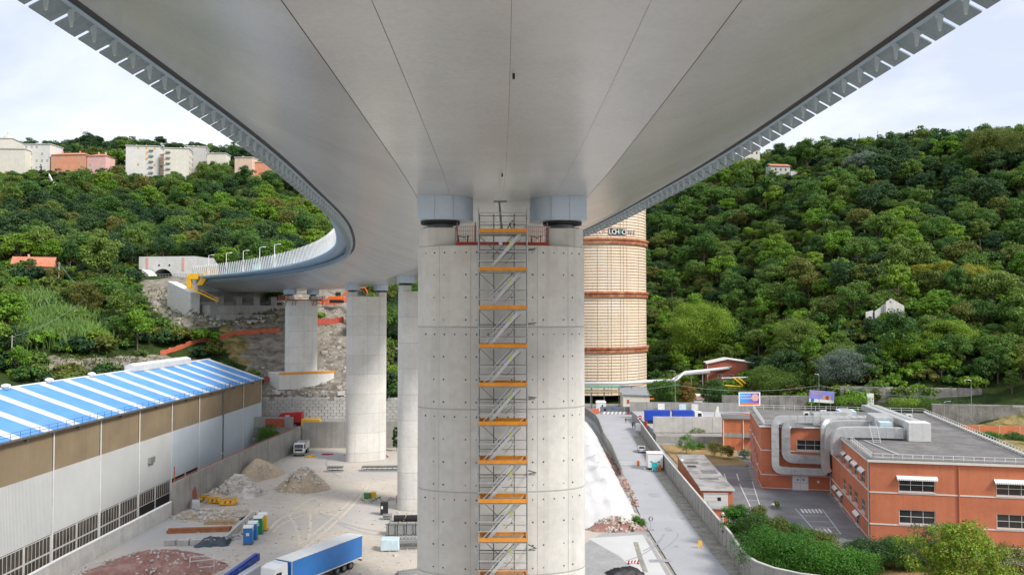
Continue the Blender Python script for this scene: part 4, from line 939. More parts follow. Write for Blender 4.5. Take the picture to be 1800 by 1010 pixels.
MB().lathe([(.7,4.8),(.7,6.2),(.95,6.3),(.5,6.9),(.1,7.6)], 14).build('lantern', 'wall_white', t)
hill_building('long orange terrace of houses on the ridge', 88, 152, 272, 308, RB-2, 11, 'wall_salmon', 3, 6, 'hip', -4, 'shutter_grey', top='tile_red', name='terraced_house')
hill_building('pink house joined to the orange terrace', 152, 186, 274, 309, RB-3, 11, 'wall_pink', 3, 3, 'hip', -4, 'shutter_grey', top='tile_red', name='terraced_house')
hill_building('tall white apartment block with yellow shutters and balconies on the ridge', 222, 277, 257, 316, RB+10, 13, 'wall_white', 6, 4, 'flat', 8, 'shutter_yellow', 1, -1, bcol=2.6)
hill_building('narrow peach house with green shutters between two apartment blocks', 278, 289, 272, 308, RB+14, 10, 'wall_peach', 4, 1, 'flat', 0, 'shutter_green')
hill_building('cream apartment block with small balconies on the ridge', 289, 331, 261, 310, RB+8, 12, 'wall_cream', 5, 3, 'flat', 10, None, 1, 1, bcol=0)
hill_building('grey apartment block with plain upper wall on the ridge', 329, 361, 258, 300, RB+20, 12, 'wall_grey', 4, 2, 'flat', 10, 'shutter_grey', 0, 1)
hill_building('low pale building with wide roof right of the grey block', 361, 396, 270, 292, RB+26, 10, 'wall_cream', 2, 3, 'flat', 0, top='wall_grey')
hill_building('peach house with roof terrace just left of the deck edge', 412, 443, 277, 304, RB+14, 10, 'wall_peach', 2, 2, 'flat', -4)
hill_building('salmon house wing running behind the deck edge', 443, 478, 285, 306, RB+18, 10, 'wall_salmon', 2, 3, 'flat', -6)
pts = hill_pts([(86,312),(93,326),(100,336),(110,345)], 470)
q = MB()
for i in range(3): q.bar(Vector(pts[i])+Vector((0,0,1)), Vector(pts[i+1])+Vector((0,0,1)), .6, 2.4)
tag(q.build('stair_parapet', 'white_paint'), 'white parapet of a stepped lane below the orange terrace', 'parapet')
# ------------------------------------------------------------------ yard: heaps
def heap(name, label, loc, rx, ry, h, mat, seed, cat='heap', stones=0, smat='rubble', ssize=(.15,.5), p=1.25, rough=.18, rz=0, shelf=None):
    rnd = np.random.RandomState(seed); t = thing(name, label, cat, loc, rz); n, m = 40, 16; vs = [(0,0,h)]
    ph = rnd.rand(6)*6.28
    for j in range(1, m+1):
        r = j/m
        for i in range(n):
            a = 2*math.pi*i/n; k = 1+.13*math.sin(2*a+ph[0])+.09*math.sin(3*a+ph[1])+.05*math.sin(7*a+ph[2])
            z = h*max(0, 1-r)**.9 if p == 1 else h*(1-r**p)
            z += rough*h*(math.sin(4*a+ph[3]+r*5)*.25+rnd.uniform(-.3,.3))*(1-r)*r*2.2
            vs.append((rx*r*k*math.cos(a), ry*r*k*math.sin(a), max(z, 0)-(.15 if j == m else 0)))
    fs = [(0,1+i,1+(i+1) % n) for i in range(n)]+[(1+(j-1)*n+i,1+j*n+i,1+j*n+(i+1) % n,1+(j-1)*n+(i+1) % n) for j in range(1,m) for i in range(n)]
    MB().add(vs, fs).build('mound', mat, t, smooth=True)
    if stones:
        q = MB()
        for _ in range(stones):
            r = math.sqrt(rnd.rand())*1.08; a = rnd.rand()*6.28; s = rnd.uniform(*ssize)*(1.4-r*.6); z = h*(1-min(1,r)**p)
            c = Vector((rx*r*math.cos(a), ry*r*math.sin(a), z+s*.1)); R3 = Matrix.Rotation(rnd.rand()*6.28,3,'Z') @ Matrix.Rotation(rnd.uniform(-.8,.8),3,'X')
            q.hexa([c+R3 @ Vector((x*s*rnd.uniform(.5,1),y*s*rnd.uniform(.4,.8),z_*s*rnd.uniform(.3,.6))) for x,y,z_ in ((-1,-1,-1),(1,-1,-1),(1,1,-1),(-1,1,-1),(-1,-1,1),(1,-1,1),(1,1,1),(-1,1,1))])
        tag(q.build('stones', smat, t), kind='stuff')
    return t
def G(u, v, z=0): p = gd(u, v, z); return (p.x, p.y, z)
heap('sand_heap', 'long sandy heap against the stained yard wall', G(452,838), 6.2, 4.4, 3.9, 'sand', 1, stones=90, ssize=(.08,.3), rz=R(80))
heap('sand_heap', 'sand and rubble heap standing free in the middle of the yard', G(533,858), 5.2, 4.6, 4.1, 'sand', 2, stones=220, ssize=(.1,.45))
heap('rubble_heap', 'heap of broken pale concrete chunks near the yellow skips', G(420,868), 4.4, 3.8, 3.1, 'rubble', 3, stones=520, ssize=(.22,.85))
heap('sand_heap', 'low sandy bank along the foot of the yard wall', G(380,872), 6.0, 2.4, 1.2, 'sand', 4, stones=110, ssize=(.15,.5), rz=R(86))
heap('sand_heap', 'flat sandy spread below the yellow skips', G(372,905), 7.0, 4.6, .7, 'sand', 5, stones=140, ssize=(.12,.5))
heap('gravel_heap', 'reddish brown gravel heap at the bottom left', G(262,1004), 10, 8.0, 2.9, 'red_soil', 6, stones=420, ssize=(.06,.22), p=1.05, rough=.3)
# ------------------------------------------------------------------ tipper truck
x, y, _ = G(530,797); t = thing('tipper_truck', 'white tipper truck parked facing us by the back wall of the yard', 'truck', (x,y,0), R(-86))
MB().profy([(1.6,.7),(3.9,.7),(3.95,1.9),(3.6,3.0),(1.7,3.05)], -1.2, 1.2).build('cab', 'cab_white', t, bev=.1)
MB().add([(3.97,-1.05,1.95),(3.97,1.05,1.95),(3.67,1.0,2.85),(3.67,-1.0,2.85)], [(0,1,2,3)]).build('windscreen', 'glass', t)
for sgn in (-1, 1):
    MB().box(2.3,3.3,sgn*1.21-.01,sgn*1.21+.01,1.9,2.8).build('side_window', 'glass', t); MB().box(3.93,4.0,sgn*.85-.2,sgn*.85+.2,.95,1.2).build('headlight', 'alu', t); MB().box(3.5,3.65,sgn*1.4-.12,sgn*1.4+.12,1.9,2.6).build('mirror', 'black', t)
MB().box(3.93,3.99,-.9,.9,1.3,1.8).build('grille', 'black', t); MB().box(3.6,4.05,-1.2,1.2,.4,.9).build('bumper', 'tube_dark', t, bev=.05)
MB().box(-3.9,1.5,-.5,.5,.7,1.05).build('chassis', 'black', t)
q = MB(); q.box(-4.1,1.4,-1.25,-1.17,1.15,2.7); q.box(-4.1,1.4,1.17,1.25,1.15,2.7); q.box(1.32,1.4,-1.16,1.16,1.15,2.9); q.box(-4.1,-4.02,-1.16,1.16,1.15,2.7); q.box(-4.0,1.3,-1.16,1.16,1.15,1.25)
q.build('tipper_body', 'white_dirty', t)
for x_ in np.linspace(-3.6,1,6): MB().box(x_-.06,x_+.06,-1.31,-1.25,1.15,2.7).build('rib', 'white_dirty', t)
MB().box(-3.9,1.25,-1.1,1.1,1.26,2.3).build('load', 'gravel_grey', t)
for x_ in (2.7,-1.4,-2.75):
    for y_ in (-1.0,1.0): w_ = MB().wheel((x_,y_,.52),.52,.42).build('wheel', 'rubber', t); MB().wheel((x_,y_*1.03,.52),.26,.4).build('rim', 'alu', w_)
# ------------------------------------------------------------------ articulated lorry
rr = gd(637,940,4.0); fr_ = gd(515,985,4.0); dv = Vector((fr_.x-rr.x, fr_.y-rr.y)); rz = math.atan2(dv.y, dv.x)
# local +x = forward; near right corner of the trailer roof is the rear one
t = thing('articulated_lorry', 'blue curtain-sided articulated lorry with white roof and white cab', 'lorry', (rr.x, rr.y, 0), rz)
W_ = 2.5
MB().box(.0,13.6,-W_,0,1.18,3.96).build('curtain_body', 'trailer_blue', t, bev=.02)
MB().box(-.03,13.63,-W_-.03,.03,3.97,4.05).build('roof', 'white_paint', t); MB().box(-.06,-.01,-W_,0,1.1,3.96).build('rear_door', 'white_dirty', t)
for y_ in (-W_-.02,.02): MB().box(0,13.6,y_-.03,y_+.03,1.02,1.17).build('side_rail', 'white_dirty', t)
for x_ in (.03,13.5): MB().box(x_-.05,x_+.08,-.01,.04,1.18,3.96).build('corner_post', 'alu', t)
MB().box(0,13.5,-1.8,-.7,.8,1.0).build('chassis', 'black', t)
for x_ in (2.3,3.65,5.0):
    for y_ in (-2.25,-.22): w_ = MB().wheel((x_,y_,.53),.53,.4).build('wheel', 'rubber', t); MB().wheel((x_,y_*1.0+(.02 if y_ > -1 else -.02),.53),.3,.4).build('rim', 'tube_dark', w_)
MB().box(-.1,.0,-2.4,-.1,.55,.72).build('bumper', 'tube_dark', t)
for y_ in (-2.2,-.4): MB().box(-.13,-.1,y_-.15,y_+.15,.58,.7).build('tail_light', 'red_paint', t)
MB().profy([(14.1,.9),(16.3,.9),(16.35,2.2),(16.15,3.7),(15.2,3.95),(14.1,3.75)], -W_+.02, -.02).build('cab', 'cab_white', t, bev=.12)
MB().profy([(14.0,3.4),(15.7,3.5),(15.0,4.0),(14.0,4.0)], -W_+.2, -.2).build('roof_deflector', 'cab_white', t, bev=.05)
MB().box(15.2,16.1,-.01,.0,2.2,3.2).build('side_window', 'glass', t)
MB().box(13.0,16.0,-1.9,-.6,.7,.9).build('cab_chassis', 'black', t)
for x_ in (15.5,13.4):
    for y_ in (-2.2,-.3): w_ = MB().wheel((x_,y_,.52),.52,.4).build('wheel', 'rubber', t); MB().wheel((x_,y_+(.02 if y_ > -1 else -.02),.52),.28,.4).build('rim', 'alu', w_)
# ------------------------------------------------------------------ portable toilets
def toilet(label, u, v, mat, rz):
    x, y, _ = G(u, v); t = thing('portable_toilet', label, 'portable toilet', (x,y,0), rz, 'portable toilets'); t.scale = (1.12,1.12,1.12)
    MB().box(-.58,.58,-.58,.58,.12,2.2).build('cabin', mat, t, bev=.04); MB().box(-.62,.62,-.62,.62,0,.12).build('base', 'tube_dark', t)
    MB().profx([(-.62,2.2),(.62,2.2),(.45,2.42),(0,2.5),(-.45,2.42)], -.62, .62).build('roof', 'white_paint', t)
    MB().box(-.42,.42,-.62,-.585,.2,2.05).build('door', mat, t); MB().box(-.2,.2,-.635,-.622,1.2,1.6).build('notice', 'white_paint', t)
    for y_ in (-.3,.3): MB().box(.585,.6,y_-.2,y_+.2,1.8,2.05).build('vent', 'white_dirty', t)
    MB().tube([(-.5,.5,2.2),(-.5,.5,2.8)], .05, 6).build('vent_pipe', 'tube_dark', t)
toilet('blue portable toilet at the front of the row, with a white notice', 436.5, 955, 'toilet_blue', R(8))
toilet('blue portable toilet directly behind the front one', 444.5, 947, 'toilet_blue', R(8))
toilet('green portable toilet with white roof in the row', 454, 937, 'toilet_green', R(8))
toilet('yellow portable toilet at the back of the row', 462, 931, 'toilet_yellow', R(8))
# ------------------------------------------------------------------ loose yard things
def item(name, label, cat, u, v, rz, build, z=0, group=None):
    x, y, _ = G(u, v, z); t = thing(name, label, cat, (x,y,z), rz, group); build(t); return t
a = G(397,953); b = G(444,908); tag(MB().bar((a[0],a[1],.5),(b[0],b[1],.5),.3,1.05).build('low_wall', 'concrete_pale'), 'low straight concrete wall beside the portable toilets', 'wall')
def beams(n, L, w, mat, sp=.4, lay=2):
    def f(t):
        for k in range(lay):
            for i in range(n-k): MB().bar((-L/2+random.uniform(-.5,.5),(i+k*.5)*sp,w/2+k*w*1.05),(L/2+random.uniform(-.5,.5),(i+k*.5)*sp+random.uniform(-.1,.1),w/2+k*w*1.05),w,w).build('beam', mat, t)
    return f
item('steel_beam_stack', 'stack of rust brown steel beams on the sand at left', 'beams', 350, 935, R(8), beams(3,9.5,.35,'steel_brown'))
item('pale_beam', 'long pale beam lying behind the rust brown beams', 'beam', 345, 928, R(8), beams(1,8,.3,'white_dirty',lay=1))
item('board_stack', 'stack of thin brown boards above the rust brown beams', 'boards', 388, 921, R(3), beams(4,4.6,.22,'wood',.5,2))
item('steel_bar_bundle', 'bundle of dark rusty bars leaning near the tipper truck', 'bars', 501, 794, R(50), beams(4,5,.25,'steel_brown',.45,2))
item('rusty_frame', 'rusty red steel frame leaning on the yard wall', 'frame', 345, 888, R(84), lambda t: [MB().bar((i*.4-.6,0,0),(i*.4-.6,.5,3.2),.1).build('bar', 'red_steel', t) for i in range(4)]+[MB().bar((-.7,.25,1.6),(.7,.25,1.6),.1).build('crossbar', 'red_steel', t)])
def skip(L):
    def f(t):
        MB().hexa([(-L/2+.4,-.8,.1),(L/2-.4,-.8,.1),(L/2-.4,.8,.1),(-L/2+.4,.8,.1),(-L/2,-1,1.1),(L/2,-1,1.1),(L/2,1,1.1),(-L/2,1,1.1)]).build('body', 'yellow', t, bev=.04)
        MB().box(-L/2-.05,L/2+.05,-1.06,-1.0,1.0,1.16).build('rim', 'yellow', t); MB().box(-L/2+.3,L/2-.3,-.85,.85,1.11,1.3).build('load', 'sand', t)
        for i in range(5): MB().hexa([(-1+i*.45,-.93,.4),(-.85+i*.45,-.93,.4),(-.85+i*.45,-.90,.4),(-1+i*.45,-.90,.4),(-.9+i*.45,-1.0,.85),(-.72+i*.45,-1.0,.85),(-.72+i*.45,-.97,.85),(-.9+i*.45,-.97,.85)]).build('chevron', 'red_paint' if i % 2 else 'white_paint', t)
    return f
item('yellow_skip', 'yellow skip with red and white chevrons beside the rubble', 'skip', 401, 886, R(12), skip(3.4))
item('yellow_skip', 'yellow skip filled with sand left of the chevron skip', 'skip', 381, 883, R(-4), skip(3.2))
item('yellow_skip', 'small yellow skip at the left end of the skips', 'skip', 365, 880, R(4), skip(2.6))
def bag(t):
    MB().hexa([(-.75,-.75,0),(.75,-.75,0),(.75,.75,0),(-.75,.75,0),(-.65,-.7,1.35),(.7,-.6,1.5),(.6,.7,1.4),(-.7,.65,1.55)]).build('sack', 'white_sheet', t, bev=.2)
    for x_, y_ in ((-.5,-.5),(.5,.5)): MB().tube([(x_,y_,1.4),(x_,y_+.1,1.75),(x_+.25,y_,1.4)], .04, 5).build('strap', 'white_dirty', t)
item('big_bag', 'white bulk bag standing in front of the yard wall', 'bag', 344, 893, R(20), bag); item('big_bag', 'white bulk bag beside the rusty bars near the tipper truck', 'bag', 488, 799, R(10), bag)
def sheet(w_, d_, h_, mat, seed):
    def f(t):
        rnd = np.random.RandomState(seed); n = 14; vs = []
        for j in range(n):
            for i in range(n):
                x_, y_ = (i/(n-1)-.5), (j/(n-1)-.5); k = max(0, 1-(2*max(abs(x_), abs(y_)))**3)
                vs.append((x_*w_*(1+.12*math.sin(j*1.7)), y_*d_*(1+.12*math.sin(i*1.3)), .03+h_*k*(.5+.5*rnd.rand())))
        MB().add(vs, [(j*n+i,j*n+i+1,(j+1)*n+i+1,(j+1)*n+i) for j in range(n-1) for i in range(n-1)]).build('cloth', mat, t, smooth=True)
        MB().box(-w_*.2,w_*.2,-d_*.2,d_*.2,0,h_*.4).build('contents', mat, t)
    return f
item('dark_tarpaulin', 'dark blue-grey tarpaulin crumpled on rubble near the low wall', 'tarpaulin', 375, 955, R(10), sheet(4.6,3.4,1.1,'tarp_dark',1))
item('white_sheeting', 'crumpled white sheeting on the sand at left', 'sheeting', 327, 903, 0, sheet(2.0,1.6,.5,'white_sheet',2))
item('black_sheeting', 'small heap of black sheeting behind the low wall', 'sheeting', 432, 912, 0, sheet(1.8,1.2,.5,'black',3))
item('black_sheeting', 'black sheeting on the gravel by the red heap', 'sheeting', 385, 993, 0, sheet(1.8,.9,.4,'black',4))
def blocks(t):
    for i, (x_, y_, r_) in enumerate(((0,0,.02),(1.9,.1,-.03),(-1.9,.15,.06),(.9,1.1,.1),(3.9,.1,0))): MB().rbox(x_,y_,0,1.7,.9,.8,r_).build('block', 'concrete_pale', t, bev=.04)
item('block_stack', 'row of pale concrete blocks left of the dark tarpaulin', 'blocks', 322, 957, R(4), blocks)
def jumble(seed, n, L, mats):
    def f(t):
        rnd = random.Random(seed)
        for i in range(n):
            a = Vector((rnd.uniform(-L,L),rnd.uniform(-L*.6,L*.6),rnd.uniform(.1,.5))); d_ = Vector((rnd.uniform(-1,1),rnd.uniform(-1,1),rnd.uniform(-.15,.3)))*L*.7
            MB().bar(a, a+d_, rnd.uniform(.08,.2)).build('piece', rnd.choice(mats), t)
    return f
item('scrap_pile', 'small pile of metal scrap left of the blue toilets', 'scrap', 421, 945, 0, jumble(1,14,1.4,['galv','white_dirty','tube_dark','crane_blue']))
item('scrap_pile', 'scrap bars and rags beside the foot of the half hidden pier', 'scrap', 690, 877, 0, jumble(2,12,1.5,['galv','tube_dark','red_net','white_dirty']))
item('scrap_pile', 'loose timber and scrap in front of the green crate', 'scrap', 656, 882, 0, jumble(3,12,1.5,['wood','green_paint','tube_dark','wood']))
item('debris_pile', 'dark debris against the foot of the back wall', 'debris', 582, 782, 0, jumble(4,8,1.2,['black','tube_dark','rubble']))
item('steel_cage', 'open frame of pale bars standing on the red gravel', 'frame', 355, 1003, R(20), lambda t: [MB().bar(p_, q_, .09).build('bar', 'white_dirty', t) for p_, q_ in (((-1.5,-1,.2),(-1.5,-1,1.7)),((1.5,-1,.2),(1.5,-1,1.7)),((-1.5,1,.2),(-1.5,1,1.7)),((1.5,1,.2),(1.5,1,1.7)),((-1.5,-1,1.7),(1.5,-1,1.7)),((-1.5,1,1.7),(1.5,1,1.7)),((-1.5,-1,1.7),(-1.5,1,1.7)),((1.5,-1,1.7),(1.5,1,1.7)),((-1.5,-1,.8),(1.5,-1,.8)))])
# truck crane with folded blue boom
p = gd(456,972,3.4); x, y = p.x-4.2*math.cos(R(80)), p.y-4.2*math.sin(R(80)); t = thing('truck_crane', 'grey truck crane with folded dark blue boom at the bottom edge', 'crane', (x,y,0), R(80))
MB().box(-8,2.2,-1.35,.9,.9,1.4).build('chassis', 'tube_dark', t); MB().box(-7.0,1.9,-1.4,-.25,1.4,2.7).build('engine_house', 'car_silver', t, bev=.1)
MB().bar((-8,.3,2.2),(3.6,.3,2.9),.75,.7).build('boom', 'crane_blue', t, bev=.04); MB().bar((-7.5,.35,2.75),(4.1,.35,3.3),.45,.4).build('boom_extension', 'crane_blue', t); MB().box(3.5,4.2,-.1,.7,2.55,3.45).build('boom_head', 'crane_blue', t, bev=.06)
for k in range(4): MB().box(-6+k*2.4,-5.6+k*2.4,-.1,.7,2.45+k*.12,2.75+k*.12).build('boom_collar', 'tube_dark', t)
for x_ in (-6,-3,.8):
    for y_ in (-1.2,.8): MB().wheel((x_,y_,.55),.55,.4).build('wheel', 'rubber', t)
# right half of the yard
def crate(w_, d_, h_, mat):
    def f(t):
        MB().box(-w_/2,w_/2,-d_/2,d_/2,.12,h_).build('body', mat, t, bev=.03)
        for x_ in (-w_/3,w_/3): MB().box(x_-.1,x_+.1,-d_/2,d_/2,0,.115).build('skid', 'wood', t)
        MB().box(-w_/2-.02,w_/2+.02,-d_/2-.02,d_/2+.02,h_+.005,h_+.07).build('lid', mat, t)
    return f
item('green_crate', 'dark green crate in the middle of the yard near the rear pier', 'crate', 645.5, 875, R(5), crate(1.2,1.0,.9,'green_paint'))
item('yellow_crate', 'yellow crate next to the green one', 'crate', 656.5, 874, R(3), crate(.9,.9,1.0,'yellow'))
item('generator', 'tall black generator cabinet left of the black pipe', 'generator', 675.5, 904, R(4), lambda t: (crate(1.25,1.1,2.1,'black')(t), MB().box(-.5,-.2,-.57,-.55,1.1,1.6).build('notice', 'white_paint', t)))
def trestle(t):
    for z_ in (.35,.75): MB().box(-.75,.75,-.5,.5,z_,z_+.1).build('shelf', 'galv', t)
    for x_ in (-.7,.7):
        for y_ in (-.45,.45): MB().box(x_-.04,x_+.04,y_-.04,y_+.04,0,.85).build('leg', 'galv', t)
item('steel_trestle', 'grey steel trestle in front of the black generator', 'trestle', 681, 912, R(5), trestle)
def pipe(t):
    MB().tube([(0,0,.55),(9,0,.55)], .5, 18).build('barrel', 'rubber', t, smooth=False); MB().tube([(-.02,0,.55),(-.03,0,.55)], .35, 14).build('bore', 'hole', t)
    MB().box(1.9,2.1,-.6,.6,1.04,1.1).build('strap', 'wood', t); MB().bar((1.6,-.4,.2),(2.2,-.5,1.5),.1).build('stake', 'wood', t)
    for x_ in (1,7): MB().box(x_-.15,x_+.15,-.6,.6,0,.12).build('bearer', 'wood', t)
item('black_pipe', 'large black pipe lying in the yard beside the nearest pier', 'pipe', 692.5, 916, R(3), pipe)
def bales(n, mat, w_=1.5, hh=1.3, frame=True):
    def f(t):
        for i in range(n):
            MB().box(i*(w_+.12),i*(w_+.12)+w_,-.7,.7,.15,hh).build('bundle', mat, t, bev=.04); MB().box(i*(w_+.12)+.2,i*(w_+.12)+.3,-.72,.72,.1,hh+.02).build('strap', 'black', t)
        if frame:
            for z_ in (.1,hh+.1): MB().bar((-.3,-.8,z_),(n*(w_+.1)+.3,-.8,z_),.09).build('rail', 'tube_dark', t)
            for i in range(n+1): MB().bar((i*(w_+.11)-.05,-.8,0),(i*(w_+.11)-.05,-.8,hh+.2),.08).build('upright', 'tube_dark', t)
    return f
item('scaffold_stack', 'racks of grey scaffold bundles beside the nearest pier', 'scaffold parts', 681, 939, R(2), bales(4,'galv',1.25,1.7))
def wrapped(t):
    MB().hexa([(-1.35,-.9,.12),(1.35,-.9,.12),(1.35,.9,.12),(-1.35,.9,.12),(-1.28,-.85,1.75),(1.3,-.82,1.7),(1.25,.85,1.72),(-1.3,.8,1.8)]).build('wrapping', 'pale_blue', t, bev=.12)
    for x_ in (-1,0,1): MB().box(x_-.12,x_+.12,-.9,.9,0,.118).build('pallet', 'wood', t)
item('wrapped_stack', 'stack wrapped in pale blue sheeting on the yard right of the lorry', 'pallet', 686, 966, R(2), wrapped)
def pallets(t):
    for k in range(5): MB().box(-1.6,1.6,-.8,.8,.12+k*.25,.32+k*.25).build('layer', random.choice(['galv','wood','tube_dark']), t)
    for x_ in (-1.2,1.2): MB().box(x_-.1,x_+.1,-.8,.8,0,.11).build('bearer', 'wood', t)
    for i in range(6): MB().tube([(-1.4+i*.5,-.7,1.35),(-1.4+i*.5,.7,1.5)], .14, 8).build('tube', 'galv', t)
item('pallet_stack', 'stack of grey tubes and boards right of the pale blue bundle', 'pallet', 718, 962, R(2), pallets)
item('edge_girder', 'grey box girder lying at the foot of the nearest pier', 'girder', 727, 1008, R(25), beams(2,3.2,.45,'galv',.6,1))
def truss(L):
    def f(t):
        for y_ in (0,1.3): MB().bar((0,y_,.9),(L,y_,.9),.2,.25).build('top_chord', 'tube_dark', t); MB().bar((0,y_,.15),(L,y_,.15),.2,.25).build('bottom_chord', 'galv', t)
        for i in range(int(L/1.1)+1): MB().bar((i*1.1,0,.15),(i*1.1,0,.9),.12).build('web', 'tube_dark', t)
        MB().box(0,L,.2,1.1,1.05,1.15).build('cover', 'galv', t)
    return f
item('steel_truss', 'long low dark steel truss lying behind the half hidden pier', 'truss', 636, 828, R(1), truss(9))
item('steel_frame_stack', 'small grey steel frame alone on the yard floor', 'frame', 575, 829, R(2), truss(3.3))
item('yellow_beam', 'short yellow beam on the ground right of the tipper truck', 'beam', 548, 803, R(55), beams(2,2.8,.35,'yellow',.5,1))
item('formwork_stack', 'flat red panels on the ground right of the yellow beam', 'panels', 573, 799, R(2), beams(2,2.4,.25,'red_paint',.5,1))
item('orange_tank', 'orange tank lying at the foot of the rear yard pier', 'tank', 641, 802, R(3), lambda t: (MB().tube([(-1.8,0,.7),(1.2,0,.7)], .6, 14).build('barrel', 'yellow', t), MB().box(-1.4,-1.2,-.6,.6,0,.2).build('saddle', 'tube_dark', t), MB().box(.6,.8,-.6,.6,0,.2).build('saddle', 'tube_dark', t), MB().tube([(-1.95,0,.7),(-1.82,0,.7)], .5, 12).build('cap', 'black', t)))
item('red_netting_roll', 'bright red roll of netting beside the orange tank', 'netting', 668, 803, R(5), jumble(6,9,1.9,['red_net','red_paint']))
item('red_netting_roll', 'small red roll at the left foot of the rear yard pier', 'netting', 614, 800, R(5), jumble(7,6,.9,['red_paint','yellow']))
net('torn orange net at the foot of the half hidden pier', [G(697,885), G(712,887), G(733,885)], .5)
a = [Vector(G(u_, v_)) for u_, v_ in ((540,784),(552,785),(566,780),(580,774),(602,776))]; tag(MB().tube([p_+Vector((0,-.3,.15+.9*k_)) for p_, k_ in zip(a,(0,0,.6,1.4,.9))], .09, 6).build('black_hose', 'rubber', smooth=True), 'thick black hose hung along the back wall of the yard', 'hose')

rnd = np.random.RandomState(31); q = MB()
for _ in range(900):
    u_, v_ = rnd.uniform(300,735), rnd.uniform(795,1010); p_ = gd(u_, v_)
    if p_.x < -53 or p_.y > 209: continue
    s_ = rnd.uniform(.04,.16)*(2.0 if rnd.rand() < .06 else 1); c = Vector((p_.x,p_.y,s_*.2)); a_ = rnd.rand()*6.28
    q.hexa([c+Vector((*rot2(x_*s_*rnd.uniform(.6,1.2),y_*s_*rnd.uniform(.5,1),a_),z_*s_*.5)) for x_,y_,z_ in ((-1,-1,-1),(1,-1,-1),(1,1,-1),(-1,1,-1),(-1,-1,1),(1,-1,1),(1,1,1),(-1,1,1))])
tag(q.build('yard_debris', 'rubble'), 'small stones and debris strewn over the yard', None, None, 'stuff')
for i, (a, b, c) in enumerate([((560,900),(610,930),(690,935)),((570,905),(615,938),(690,942)),((520,960),(600,905),(640,850)),((535,962),(612,905),(650,850)),((600,840),(560,815),(580,805)),((470,880),(520,880),(600,900)),((470,888),(520,888),(600,908))]):
    curve_strip('tyre_track', bez(g2(*a), g2(*b), g2(*c)), .5, .014+.001*i, 'yard_grey' if i in (0,1,4) else 'track')
# ------------------------------------------------------------------ gas holder
TX, TY, TR = 32.0, 330.0, 21.0
tk = thing('gas_holder', 'huge cream cylindrical gas holder with rusty ring walkways behind the nearest pier', 'gas holder', (TX,TY,3.5))
n = 72; q = MB()
vs = [((TR+.16)*math.cos(2*math.pi*k/n), (TR+.16)*math.sin(2*math.pi*k/n), 0) for k in range(n)]+[((TR-.02)*math.cos(2*math.pi*k/n), (TR-.02)*math.sin(2*math.pi*k/n), 1.1) for k in range(n)]+[((TR-.10)*math.cos(2*math.pi*k/n), (TR-.10)*math.sin(2*math.pi*k/n), 0) for k in range(n)]
crs = q.add(vs, [(k,(k+1) % n,n+(k+1) % n,n+k) for k in range(n)]+[(2*n+k,2*n+(k+1) % n,(k+1) % n,k) for k in range(n)]).mesh('plate_course', 'tank')
lip = MB().add([((TR+.175)*math.cos(2*math.pi*k/n), (TR+.175)*math.sin(2*math.pi*k/n), z) for z in (-.012,.09) for k in range(n)], [(k,(k+1) % n,n+(k+1) % n,n+k) for k in range(n)]).mesh('rust_edge', 'rust')
for i in range(72): c_ = inst(crs, 'plate_course', tk, (0,0,1.1*i)); inst(lip, 'rust_edge', c_, rz=random.random()*6)
MB().lathe([(TR-.1,0),(TR-.1,79.3),(TR*.5,82),(.2,83)], 48).build('shell_roof', 'tank', tk)
rg = MB()
def ring(r0, r1, z0, z1): return MB().add([(r*math.cos(2*math.pi*k/n), r*math.sin(2*math.pi*k/n), z) for r, z in ((r0,z0),(r1,z0),(r1,z1),(r0,z1)) for k in range(n)], [(j*n+k, ((j+1) % 4)*n+k, ((j+1) % 4)*n+(k+1) % n, j*n+(k+1) % n) for j in range(4) for k in range(n)])
for z in (61.4,41.4,20.7): ring(TR-.05, TR+1.15, z-3.5, z-3.5+.75).build('ring_walkway', 'rust', tk); ring(TR+.0, TR+.75, z-4.9, z-3.55).build('ring_bracket', 'rust', tk)
pl_ = MB().box(TR+.1,TR+.30,-.09,.09,0,78.5).mesh('pilaster', 'rust'); pl2 = MB().box(TR+.05,TR+.24,-.05,.05,0,78.5).mesh('pilaster', 'tank')
def tank_ang(u):
    k = (u-900)/F; a_ = 1+k*k; b_ = -2*(k*TX+TY); c_ = TX*TX+TY*TY-TR*TR; y_ = (-b_-math.sqrt(max(0, b_*b_-4*a_*c_)))/(2*a_); return math.atan2(y_-TY, k*y_-TX)
for i, u in enumerate((1069,1091,1102,1122)): inst(pl2, 'pilaster', tk, (0,0,0), tank_ang(u))
for i in range(18): inst(pl2, 'pilaster', tk, (0,0,0), R(60+i*14))
for i, (u, ch, mt) in enumerate(((1045,'S','pink_wall'),(1054,'A','white_paint'),(1062,'P','pink_wall'),(1073,'L','white_paint'),(1079,'C','white_paint'),(1085,'H','white_paint'),(1091,'A','teal'),(1097,'O','white_paint'),(1107,'N','grey_panel'),(1114,'E','grey_panel'))):
    a_ = tank_ang(u); rr_ = TR+.24
    if 1070 < u < 1100: MB().box(-.02,0,-.75,.75,-1.2,1.3).build('graffiti_ground', 'black', tk, loc=(rr_*math.cos(a_), rr_*math.sin(a_), 60.9), rz=a_)
    text(ch, 2.6, mt, tk, Matrix.Translation(((rr_+.04)*math.cos(a_),(rr_+.04)*math.sin(a_),60.9)) @ Matrix.Rotation(a_+RZ90,4,'Z') @ Matrix.Rotation(RZ90,4,'X'), 'graffiti')
